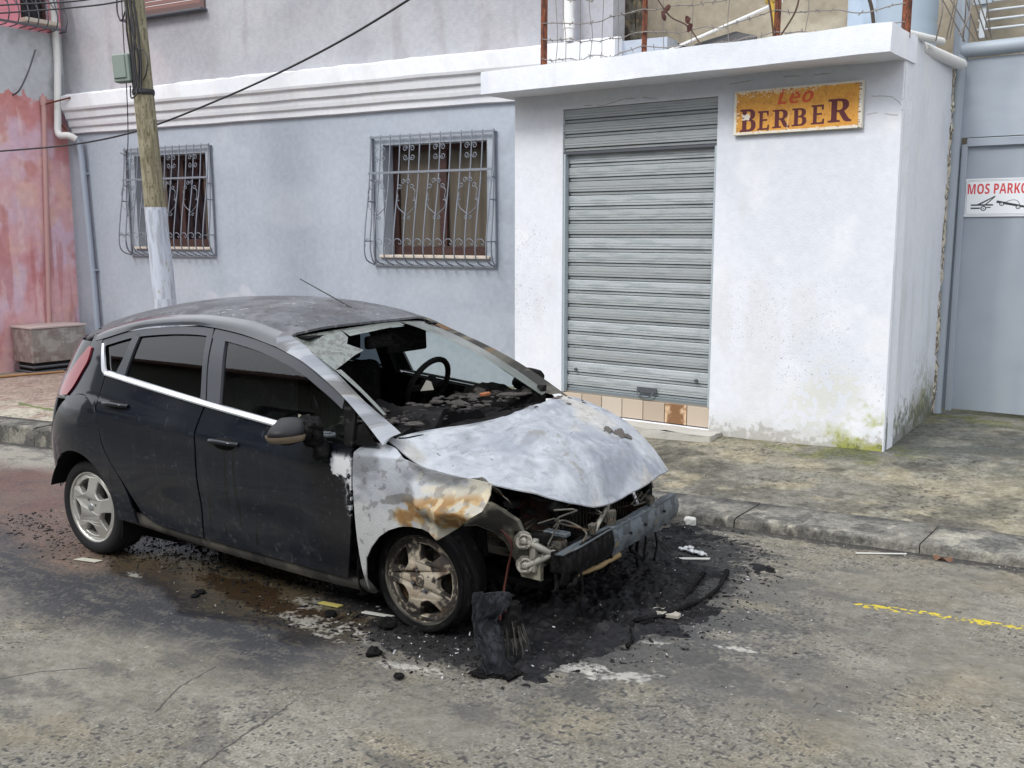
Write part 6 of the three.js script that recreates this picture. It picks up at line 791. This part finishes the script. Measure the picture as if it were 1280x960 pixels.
// wing mirrors
{
  const hous = (s) => { const g = new THREE.SphereGeometry(1, 28, 20); const p = g.attributes.position; for (let i = 0; i < p.count; i++) { let x = p.getX(i), y = p.getY(i), z = p.getZ(i); const flatf = x < -0.35 ? -0.35 + (x + 0.35) * 0.25 : x; p.setXYZ(i, flatf * 0.10, y * 0.072 * (1 - 0.15 * z * s), z * 0.125); } g.computeVertexNormals(); return g; };
  const m = sub('wing_mirror', car); m.userData.label = 'half-melted wing mirror with drooping black plastic'; m.position.set(-0.56, 0.935, 1.0); m.rotation.y = 0.15; m.rotation.z = 0.05; m.scale.set(0.9, 0.86, 0.88);
  part('housing', jitter(hous(1), 0.012, 16), mat({ color: S('#1d1d20'), roughness: 0.5, specularIntensity: 0.5 }), m); part('indicator', new THREE.SphereGeometry(1, 20, 10, 0, Math.PI * 2, 1.7, 0.5).scale(0.108, 0.082, 0.132), mat({ color: S('#6e6252'), roughness: 0.3 }), m, 'yellowed indicator lens');
  const melt = []; const r = rng(14); for (let i = 0; i < 9; i++) melt.push(jitter(new THREE.IcosahedronGeometry(0.03 + r() * 0.028, 2).scale(1, 1 + r() * 0.6, 0.9).translate(0.045 + r() * 0.075, -0.03 - r() * 0.075 + 0.05, -0.035 - r() * 0.10), 0.035, 17, i * 3)); melt.push(jitter(new THREE.SphereGeometry(0.05, 16, 14).scale(0.8, 1.35, 0.7).translate(0.115, -0.115, -0.12), 0.04, 19)); part('melted_plastic', melt, M.char, m); part('arm', [rod([0.05, -0.035, -0.06], [0.16, -0.05, -0.19], 0.016, 8), rod([0.06, -0.02, -0.08], [0.15, -0.035, -0.17], 0.01, 6)], M.bare, m);
  const f = sub('wing_mirror', car); f.position.set(-0.5, 0.94, -0.98); part('housing', jitter(hous(-1), 0.03, 14), M.char, f); part('arm', rod([0.0, -0.03, 0.05], [0.08, -0.04, 0.17], 0.018, 8), M.char, f);
}
// engine bay and stripped front
{
  const apron = [[0.0, 0.60], [0.10, 0.64], [0.207, 0.625], [0.326, 0.586], [0.412, 0.546], [0.475, 0.434], [0.535, 0.40], [0.535, 0.283], [0.431, 0.289], [0.39, 0.362], [0.338, 0.432], [0.277, 0.475], [0.187, 0.492], [0.113, 0.475], [0.05, 0.48], [0.0, 0.51]];
  for (const s of [1, -1]) { part('inner_wing', jitter(slab(apron, 0.03, [[[0.30, 0.53], [0.315, 0.53], [0.315, 0.545], [0.30, 0.545]].reverse(), [[0.41, 0.45], [0.428, 0.45], [0.428, 0.468], [0.41, 0.468]].reverse(), [[0.20, 0.56], [0.215, 0.56], [0.215, 0.575], [0.20, 0.575]].reverse()], 0.004).translate(0, 0, s * 0.56), 0.01, 9), M.apron, car, 'scorched inner wing rail'); part('strut_tower', jitter(new THREE.CylinderGeometry(0.09, 0.12, 0.42, 18).translate(0.02, 0.58, s * 0.50), 0.02, 8), M.char, car); part('chassis_leg', jitter(box(0.75, 0.11, 0.08, 0.22, 0.40, s * 0.46, 0.01, 2), 0.008, 9), M.scorched, car); }
  part('engine_block', [jitter(box(0.34, 0.38, 0.62, 0.12, 0.48, -0.02, 0.04, 4), 0.06, 7), jitter(box(0.26, 0.10, 0.44, 0.12, 0.70, -0.02, 0.03, 3), 0.05, 9), jitter(new THREE.CylinderGeometry(0.08, 0.08, 0.14, 18).rotateX(Math.PI / 2).translate(0.18, 0.42, 0.36), 0.02, 10), jitter(box(0.22, 0.22, 0.25, 0.10, 0.42, 0.40, 0.03, 3), 0.05, 9)], M.char, car, 'charred engine block');
  part('battery_box', jitter(box(0.20, 0.22, 0.22, 0.36, 0.53, 0.20, 0.012, 2), 0.02, 7), mat({ color: S('#4b3a33'), roughness: 0.85 }), car, 'brown heat-stained box'); part('radiator', [jitter(box(0.03, 0.36, 0.9, 0.46, 0.44, -0.12, 0.008, 2), 0.02, 8)], M.char, car); const fins = []; for (let k = 0; k < 26; k++) fins.push(box(0.008, 0.3, 0.006, 0.478, 0.44, -0.52 + k * 0.033)); part('radiator_fins', fins, M.scorched, car);
  // bumper beam: curved plate, bare metal with a charred near end
  const beam = (z0, z1, n, dx) => sheet(n, 4, (u, v) => { const z = lerp(z0, z1, u), x = 0.70 - 0.075 * Math.pow(Math.abs(z) / 0.7, 2) + dx, c = 0.395 - 0.035 * Math.pow((z + 0.05) / 0.6, 2); return [x + 0.010 * Math.cos((v - 0.5) * 5), c + (v - 0.5) * 0.135 + (fbm(z * 7, v * 2, 3) - 0.5) * 0.012, z]; }, () => [-0.012, 0, 0], (u, v) => [u * 2, v * 0.4]);
  part('bumper_beam', beam(0.17, -0.745, 30, 0), M.bare, car, 'bare metal bumper beam'); part('bumper_beam_end', [beam(0.56, 0.165, 16, -0.004), jitter(box(0.10, 0.10, 0.34, 0.61, 0.372, 0.36, 0.01, 2), 0.02, 8)], M.char, car, 'charred end of the bumper beam');
  for (const z of [-0.15, -0.42, 0.02]) part('beam_hole', new THREE.CylinderGeometry(0.007, 0.007, 0.01, 12).rotateZ(Math.PI / 2).translate(0.713 - 0.075 * Math.pow(Math.abs(z) / 0.7, 2), 0.40, z), M.black, car);
  part('lower_strip', jitter(tube([[0.62, 0.285, 0.42], [0.655, 0.29, 0.3], [0.68, 0.30, 0.2], [0.69, 0.31, 0.1]], 0.012, 20, 8), 0.008, 30), M.ochre, car, 'ochre scorched strip under the beam');
  // melted drips and burnt strands hanging from the beam and the nose
  { const q = rng(417), dr = []; for (let i = 0; i < 34; i++) { const z = 0.55 - q() * 1.2, x = 0.52 + q() * 0.17, y = 0.30 + q() * 0.06, L = 0.05 + q() * q() * 0.22; dr.push(tube([V(x, y, z), V(x + (q() - 0.5) * 0.02, y - L * 0.4, z + (q() - 0.5) * 0.03), V(x + (q() - 0.5) * 0.04, y - L * 0.8, z + (q() - 0.5) * 0.05), V(x + (q() - 0.5) * 0.05, y - L, z + (q() - 0.5) * 0.06)], 0.004 + q() * 0.009, 10, 5)); } const o = part('melted_drips', dr, M.char, car, 'melted plastic drips hanging under the nose'); o.userData.kind = 'stuff';
    const wr = []; for (let i = 0; i < 26; i++) { const x = 0.25 + q() * 0.3, z = 0.5 - q() * 0.95, y = 0.42 + q() * 0.18; wr.push(tube([V(x, y, z), V(x + q() * 0.12, y + 0.03 * q(), z + (q() - 0.5) * 0.2), V(x + q() * 0.15, y - 0.06 * q(), z + (q() - 0.5) * 0.3), V(x + q() * 0.14, y - 0.12 * q(), z + (q() - 0.5) * 0.34)], 0.003 + q() * 0.004, 16, 4)); } const w2 = part('burnt_wires', wr, M.scorched, car, 'tangle of thin burnt wires'); w2.userData.kind = 'stuff';
    part('beam_flange', sheet(30, 1, (u, v) => { const z = lerp(0.56, -0.745, u), x = 0.70 - 0.075 * Math.pow(Math.abs(z) / 0.7, 2), c = 0.395 - 0.035 * Math.pow((z + 0.05) / 0.6, 2); return [x - 0.002 - v * 0.045, c + 0.0655 + (fbm(z * 9, v * 3, 2) - 0.5) * 0.012, z]; }, () => [0, -0.004, 0]), M.bare, car); for (const [z, h] of [[0.30, 0.05], [0.12, 0.07], [-0.30, 0.04]]) part('beam_bracket', jitter(box(0.03, h, 0.035, 0.655, 0.455 + h / 2, z, 0.005, 2), 0.012, 24), M.scorched, car); }
  // lamp mounts with pale round ends
  const lm = sub('lamp_mount', car); const disc = (x, y, z) => { const g = new THREE.LatheGeometry([[0, 0.018], [0.012, 0.018], [0.014, 0.006], [0.024, 0.006], [0.026, 0.013], [0.036, 0.013], [0.040, 0.004], [0.040, -0.02], [0, -0.02]].map(p => new THREE.Vector2(...p)), 28); g.rotateZ(-Math.PI / 2).rotateY(-0.9).translate(x, y, z); return g; };
  part('round_mount', disc(0.47, 0.475, 0.60), M.pale, lm); part('round_mount', disc(0.47, 0.36, 0.59), M.pale, lm); part('bracket', [tube([[0.48, 0.47, 0.59], [0.53, 0.435, 0.55], [0.56, 0.40, 0.50]], 0.016, 12, 8), tube([[0.48, 0.36, 0.585], [0.53, 0.385, 0.545], [0.57, 0.41, 0.49]], 0.016, 12, 8), jitter(box(0.03, 0.15, 0.12, 0.50, 0.40, 0.52, 0.006, 2), 0.01, 12)], mat({ color: S('#8e8c84'), roughness: 0.6, metalness: 0.25 }), lm);
  part('headlamp_bracket', [box(0.12, 0.02, 0.05, 0.56, 0.488, 0.46, 0.006, 2), rod([0.52, 0.48, 0.47], [0.5, 0.40, 0.48], 0.012, 8)], M.bare, car);
  part('hose', [tube([[0.60, 0.40, 0.20], [0.61, 0.46, 0.17], [0.60, 0.49, 0.10], [0.58, 0.50, 0.03], [0.56, 0.49, -0.01]], 0.013, 24, 8), tube([[0.56, 0.43, 0.0], [0.575, 0.48, 0.0], [0.57, 0.53, -0.01], [0.55, 0.54, -0.03]], 0.011, 16, 8)], M.pale, car, 'pale heat-bleached hose'); part('bonnet_stay', [rod([0.56, 0.60, -0.235], [0.60, 0.46, -0.27], 0.008, 8), rod([0.56, 0.60, -0.25], [0.60, 0.46, -0.285], 0.006, 8)], M.chrome, car, 'bright bonnet latch rods'); part('bonnet_stay', rod([0.50, 0.58, -0.56], [0.54, 0.47, -0.60], 0.006, 8), M.pale, car);
  part('slam_panel', [jitter(box(0.05, 0.05, 1.0, 0.50, 0.60, -0.08, 0.008, 2), 0.03, 8), jitter(box(0.06, 0.2, 0.05, 0.50, 0.5, -0.58, 0.01, 2), 0.02, 9)], M.char, car);
  part('wiring', [tube([[0.34, 0.50, 0.585], [0.40, 0.46, 0.59], [0.39, 0.36, 0.595], [0.36, 0.22, 0.60], [0.34, 0.08, 0.60]], 0.005, 30, 5), tube([[0.35, 0.50, 0.588], [0.405, 0.44, 0.60], [0.385, 0.33, 0.605], [0.37, 0.2, 0.61], [0.38, 0.1, 0.6]], 0.004, 30, 5), tube([[0.30, 0.56, 0.33], [0.36, 0.60, 0.30], [0.42, 0.59, 0.24], [0.46, 0.54, 0.18], [0.47, 0.48, 0.16]], 0.007, 26, 5), tube([[0.28, 0.54, 0.36], [0.33, 0.585, 0.34], [0.37, 0.55, 0.36], [0.34, 0.52, 0.38]], 0.008, 26, 5)], M.wireRed, car, 'red-brown burnt wiring');
  const r = rng(33), junk = []; for (let i = 0; i < 120; i++) { const q = 0.010 + r() * 0.03; junk.push(jitter(box(q * (1 + r() * 3), q, q * (1 + r() * 2), -0.1 + r() * 0.62, 0.3 + r() * 0.34, -0.55 + r() * 1.1, q * 0.2, 2), q * 0.6, 20, i)); } const jk = part('burnt_parts', junk, M.char, car, 'tangle of burnt engine parts'); jk.userData.kind = 'stuff'; const tb = []; for (let i = 0; i < 16; i++) { const x = r() * 0.42, z = -0.38 + r() * 0.8, y = 0.38 + r() * 0.18; tb.push(tube([V(x, y, z), V(x + r() * 0.2 - 0.1, y + 0.05, z + r() * 0.2 - 0.1), V(x + r() * 0.3 - 0.1, y - 0.05, z + r() * 0.3 - 0.15), V(x + r() * 0.3 - 0.1, y - 0.1, z + r() * 0.4 - 0.2)], 0.006 + r() * 0.01, 14, 6)); } const hs = part('burnt_hoses', tb, M.char, car); hs.userData.kind = 'stuff';
}

// ------------------------------------------------------------------ burnt fragments on the road
{
  const onRoad = (x, z, dy = 0) => V(x, RY(x) + dy, z); const r = rng(303);
  const heapH = (x, z) => { const u = (x + 2.84) / 0.98, v = (z + 4.28) / 1.32, e = Math.hypot(u, v) + (fbm(x * 4 + 7, z * 4, 4) - 0.5) * 0.9 + (fbm(x * 24, z * 24, 2) - 0.5) * 0.22, h = sst(0.95, 0.35, e); if (h <= 0) return 0; const a = fbm(x * 11, z * 11, 4), b = fbm(x * 42, z * 42, 3), rg = 1 - 2 * Math.abs(fbm(x * 19 + 5, z * 13, 3) - 0.5), l = Math.max(0, fbm(x * 5 + 30, z * 5 + 8, 3) - 0.5); return h * (0.004 + 0.030 * a * a + 0.034 * b * b + 0.022 * rg * rg + 0.16 * l); };
  // burnt wheel-arch liner standing against the front of the wheel
  const lin = thing('burnt_wheel_liner', 'charred black wheel arch liner leaning down to the road beside the scorched wheel', 'liner'); lin.position.copy(onRoad(-2.43, -3.13));
  const lg = sheet(22, 34, (u, v) => { const w = lerp(0.155, 0.105, v) * (1 + 0.16 * Math.sin(v * 7 + 1)), a = (u - 0.5) * w, t = 1 - v; return [a * 0.82 + lerp(0.0, -0.09, t) + 0.022 * Math.sin(v * 6 + 2) + (fbm(u * 4 + 9, v * 5, 3) - 0.5) * 0.045, 0.012 + t * 0.285 + 0.018 * Math.sin(u * 3.1) * sst(0.25, 0, v), -a * 0.55 + lerp(0.02, -0.08, t) + 0.035 * Math.cos((u - 0.5) * 3.4) + (fbm(u * 5, v * 6, 3) - 0.5) * 0.07]; }, () => [-0.004, 0, -0.010], (u, v) => [u, v]);
  part('liner_sheet', lg, mat({ map: dataTex(256, 256, (u, v) => { const f = fbm(u * 9, v * 5, 4), g = fbm(u * 50, v * 50, 3); const c = [32, 33, 37]; mix3(c, [50, 52, 58], sst(0.45, 0.65, f)); mix3(c, [20, 20, 22], sst(0.6, 0.72, g)); return c; }), roughness: 0.8, specularIntensity: 0.3, bumpMap: tiled(grainBase, 0.3), bumpScale: 0.004 }), lin);
  part('torn_end', jitter(sheet(12, 6, (u, v) => [lerp(-0.06, 0.12, u), 0.006 + 0.012 * Math.sin(u * 9) * v, lerp(-0.01, 0.10, v) - lerp(0, 0.05, u) + 0.02 * Math.sin(u * 7)], () => [0, 0.006, 0]), 0.012, 14), M.char, lin);
  const fr = thing('frayed_harness', 'grey frayed cable harness hanging beside the charred liner', 'harness'); fr.position.copy(onRoad(-2.44, -3.27)); fr.scale.setScalar(0.85); const fm = mat({ color: S('#35332f'), roughness: 0.9 }); const st = []; for (let i = 0; i < 46; i++) { const a = r() * 6.28, q = r() * 0.035; st.push(tube([V(Math.cos(a) * q * 0.5, 0.30, Math.sin(a) * q * 0.5), V(Math.cos(a) * q, 0.22 + r() * 0.03, Math.sin(a) * q), V(Math.cos(a) * q * 1.6 + 0.02, 0.15 + r() * 0.05, Math.sin(a) * q * 1.5 + 0.01), V(Math.cos(a) * q * 2 + 0.05, 0.04 + r() * 0.1, Math.sin(a) * q * 2 + 0.03)], 0.0022, 10, 4)); } const sp = part('strands', st, fm, fr); part('core', jitter(new THREE.CylinderGeometry(0.03, 0.045, 0.16, 12).translate(0.01, 0.22, 0), 0.03, 20), M.char, fr);
  // singular pieces
  const shardM = mat({ color: S('#8f8b81'), roughness: 0.8 }), whiteM = mat({ color: S('#b4b4af'), roughness: 0.7 });
  const flatPiece = (name, x, z, pts, th, m, turn, label, cat, tilt = 0) => { const g = slab(pts, th, [], 0.0015).rotateX(-Math.PI / 2).translate(0, th, 0); const o = solo(name, g, m, label, cat); o.position.copy(onRoad(x, z, 0.004)); o.rotation.y = turn; o.rotation.z = tilt + 0.03; return o; };
  flatPiece('pale_shard', -2.155, -4.10, [[-0.10, -0.03], [0.03, -0.042], [0.11, -0.005], [0.09, 0.03], [-0.04, 0.045], [-0.11, 0.02]], 0.016, shardM, -0.35, 'long pale ash-covered shard lying in the burnt patch', 'shard', 0.05);
  flatPiece('white_strip', -2.43, -4.93, [[-0.11, -0.012], [0.10, -0.016], [0.11, 0.006], [-0.10, 0.014]], 0.008, whiteM, 0.55, 'bright white strip of metal lying beyond the bumper beam', 'strip');
  const cl = []; for (let i = 0; i < 14; i++) cl.push(jitter(new THREE.IcosahedronGeometry(0.008 + r() * 0.016, 2).scale(1.2, 0.45, 1).translate((r() - 0.5) * 0.15, 0.008 + r() * 0.01, (r() - 0.5) * 0.11), 0.02, 40, i)); const c1 = solo('melted_metal', cl, mat({ color: S('#b4b6b8'), roughness: 0.4, metalness: 0.5 }), 'lumpy puddle of melted bright metal beside the white strip', 'metal lump'); c1.position.copy(onRoad(-2.48, -5.06));
  const kb = solo('white_block', jitter(box(0.06, 0.05, 0.05, 0, 0.025, 0, 0.014, 3), 0.03, 22), whiteM, 'small white block lying at the foot of the kerb', 'block'); kb.position.copy(onRoad(-2.75, -5.56)); kb.rotation.y = 0.5;
  solo('white_straw', rod(onRoad(-1.70, -5.52, 0.006), onRoad(-1.46, -5.655, 0.006), 0.005, 8), whiteM, 'thin white stick on the road near the kerb joint', 'stick');
  const lf = solo('brown_leaf', jitter(sheet(10, 6, (u, v) => [(u - 0.5) * 0.14, 0.012 + 0.022 * Math.sin(u * 9) * Math.sin(v * 4), (v - 0.5) * 0.055 * Math.sin(u * 3.1 + 0.02)], () => [0, 0.002, 0]), 0.01, 22), mat({ color: S('#6b5040'), roughness: 0.9 }), 'crumpled brown leaf at the foot of the kerb', 'leaf'); lf.position.copy(onRoad(-1.27, -5.66)); lf.scale.setScalar(0.75);
  flatPiece('paper_scrap', -5.38, -3.04, [[-0.09, -0.018], [0.08, -0.03], [0.10, 0.012], [-0.06, 0.024]], 0.004, mat({ color: S('#a8a698'), roughness: 0.8 }), 0.3, 'pale flat scrap on the ground by the silver rear wheel', 'scrap');
  flatPiece('yellow_scrap', -3.60, -3.30, [[-0.07, -0.014], [0.06, -0.018], [0.07, 0.012], [-0.06, 0.016]], 0.008, mat({ color: S('#a59a55'), roughness: 0.7 }), 0.15, 'yellowish flat scrap on the wet ground by the burnt wheel', 'scrap');
  flatPiece('silver_scrap', -3.30, -3.33, [[-0.09, -0.012], [0.08, -0.012], [0.09, 0.008], [-0.08, 0.012]], 0.008, whiteM, 0.2, 'thin silvery scrap beside the burnt front tyre', 'scrap');
  // burnt rubber trim lying in a bow
  const hs = (name, pts, rad, label) => solo(name, jitter(tube(pts.map(([x, z, y], i) => onRoad(x + (r() - 0.5) * 0.02, z, (y ?? rad) + (i % 2) * 0.006)), rad * 0.62, 90, 8), rad * 0.9, 34), M.char, label, 'trim strip');
  hs('burnt_trim', [[-2.16, -4.80, 0.02], [-2.10, -4.62], [-2.07, -4.42], [-2.08, -4.2], [-2.12, -4.05], [-2.2, -3.9]], 0.018, 'curved strip of burnt rubber trim on the right of the burnt patch'); hs('burnt_trim', [[-2.24, -4.72, 0.02], [-2.19, -4.5], [-2.16, -4.32], [-2.17, -4.18]], 0.016, 'shorter burnt trim strip lying inside the curved one'); hs('burnt_trim', [[-2.14, -3.98], [-2.18, -3.84], [-2.10, -3.72], [-2.07, -3.62]], 0.012, 'thin kinked burnt strip trailing out of the burnt patch');
  for (const [x, z, q] of [[-3.16, -3.24, 0.05], [-4.32, -3.05, 0.026], [-4.30, -3.0, 0.022], [-2.98, -2.98, 0.035], [-2.72, -2.86, 0.03], [-3.5, -3.2, 0.03]]) { const o = solo('charcoal_lump', jitter(new THREE.IcosahedronGeometry(q, 3).scale(1.2, 0.5, 0.9).translate(0, q * 0.35, 0), q * 0.7, 26, x * 9), M.char, 'small black charred lump lying on the sooty road', 'lump', 'charred lumps on the road'); o.position.copy(onRoad(x, z)); o.rotation.y = r() * 6; }
  // low crusted heap of ash and melted plastic under the nose
  {
    const hm = mat({ map: dataTex(1024, 1024, (u, v) => { const x = u * 2.0, y = v * 2.8; const f = fbm(x * 7, y * 7, 4), g = vn(x * 130, y * 130), q = fbm(x * 26, y * 26, 3), gl = vn(x * 62 + 5, y * 62); const c = [13, 13, 15]; mix3(c, [26, 26, 29], sst(0.45, 0.62, f)); mix3(c, [48, 47, 47], sst(0.6, 0.72, q) * 0.6); mix3(c, [176, 178, 180], sst(0.93, 0.97, g) * sst(0.5, 0.62, fbm(x * 3 + 9, y * 3, 3)) * 0.9); mix3(c, [120, 112, 100], sst(0.93, 0.97, gl) * 0.4); return c; }), roughness: 0.7, specularIntensity: 0.35 });  // pale specks are glints painted into the black crust
    const n = 260, m = 340, P = [], U = [], ix = [];
    for (let j = 0; j <= m; j++) for (let i = 0; i <= n; i++) { const u = i / n * 2 - 1, v = j / m * 2 - 1, x = -2.84 + u * 1.05, z = -4.28 + v * 1.38; const zz = Math.max(z, kz(x) + 0.03); P.push(x, RY(x) - 0.006 + heapH(x, z), zz); U.push((u + 1) / 2, (v + 1) / 2); }
    for (let j = 0; j < m; j++) for (let i = 0; i < n; i++) { const a = j * (n + 1) + i; ix.push(a, a + n + 1, a + 1, a + 1, a + n + 1, a + n + 2); }
    const g = new THREE.BufferGeometry(); g.setAttribute('position', new THREE.Float32BufferAttribute(P, 3)); g.setAttribute('uv', new THREE.Float32BufferAttribute(U, 2)); g.setIndex(ix); g.computeVertexNormals();
    solo('ash_heap', g, hm, 'low crusted heap of black ash and melted plastic under the burnt nose', 'ash heap');
  }
  // countless small flakes of soot and plastic
  const flake = jitter(new THREE.IcosahedronGeometry(1, 1).scale(1, 0.28, 0.7), 0.8, 1.1), flM = mat({ color: S('#1d1d1f'), roughness: 0.75, specularIntensity: 0.3 }), N = 7600; const inst = new THREE.InstancedMesh(flake, flM, N); inst.name = 'soot_flakes'; inst.userData = { label: 'countless small black soot flakes scattered on the road', category: 'debris', kind: 'stuff' }; shade(inst);
  const m = new THREE.Matrix4(), qt = new THREE.Quaternion(), e = new THREE.Euler(), col = new THREE.Color(); const nrm = () => (r() + r() + r() - 1.5) / 1.5;
  for (let i = 0; i < N; i++) {
    let x, z, s; const k = r();
    if (k < 0.62) { const a = r() * 6.28, q = Math.sqrt(r()); x = -2.8 + Math.cos(a) * q * 1.02; z = -4.3 + Math.sin(a) * q * 1.4; s = 0.002 + r() * r() * r() * 0.018; }
    else if (k < 0.72) { x = -2.9 + nrm() * 0.9; z = -3.3 + nrm() * 0.35; s = 0.002 + r() * r() * 0.012; }
    else if (k < 0.86) { const t = r(); x = lerp(-6.8, -3.2, t); z = lerp(-3.25, -3.2, t) + nrm() * 0.30 + 0.10 * Math.sin(x * 3); if (fbm(x * 3, z * 9, 2) < 0.47) x += 0.3 * nrm(); s = 0.003 + r() * r() * 0.012; }
    else if (k < 0.95) { x = lerp(-5.6, -3.6, r()); z = -3.55 + nrm() * 0.35; s = 0.004 + r() * r() * 0.014; }
    else { x = -2.5 + nrm() * 2.2; z = -4.2 + nrm() * 1.4; s = 0.002 + r() * r() * 0.007; }
    if (z < kz(x) + 0.02) z = kz(x) + 0.03 + r() * 0.2;
    e.set((r() - 0.5) * 0.8, r() * 6.28, (r() - 0.5) * 0.8); qt.setFromEuler(e); m.compose(onRoad(x, z, s * 0.15 + Math.max(0, heapH(x, z) - 0.006)), qt, V(s * (0.6 + r() * r() * 2.4), s * (0.6 + r() * 0.8), s * (0.5 + r() * 0.8))); inst.setMatrixAt(i, m); const g = k < 0.72 && r() < 0.07 && s < 0.008 ? 0.2 + r() * 0.4 : 0.005 + r() * 0.011; inst.setColorAt(i, col.setRGB(g, g, g * 1.03));  // a few tiny flakes around the heap coloured pale as painted glints
  }
  flM.color.set(1, 1, 1); scene.add(inst);
  const grit = new THREE.InstancedMesh(new THREE.IcosahedronGeometry(1, 0).scale(1, 0.6, 0.8), mat({ color: S('#ffffff'), roughness: 0.9 }), 1800); grit.name = 'road_grit'; grit.userData = { label: 'fine loose grit and chips scattered over road and pavement', category: 'grit', kind: 'stuff' }; shade(grit);
  for (let i = 0; i < 1800; i++) { let x = lerp(-9, 0.2, r()), z = lerp(-5.6, -1.4, r()); let y; if (r() < 0.3) { z = kz(x) + r() * r() * 0.35 + 0.01; } if (r() < 0.25) { x = lerp(-3.9, 0, r()); z = lerp(-6.2, -7.45, r() < 0.5 ? r() : 1 - 0.15 * r()); y = PY(x, z) - 0.004; } else { z = Math.max(z, kz(x) + 0.01); y = RY(x); } const s = 0.002 + r() * r() * 0.006; e.set(r() * 6, r() * 6, r() * 6); m.compose(V(x, y + s * 0.3, z), qt.setFromEuler(e), V(s, s, s)); grit.setMatrixAt(i, m); const g = 0.08 + r() * 0.25; grit.setColorAt(i, col.setRGB(g, g * 0.95, g * 0.86)); }
  scene.add(grit);
}
renderer.render(scene, camera);
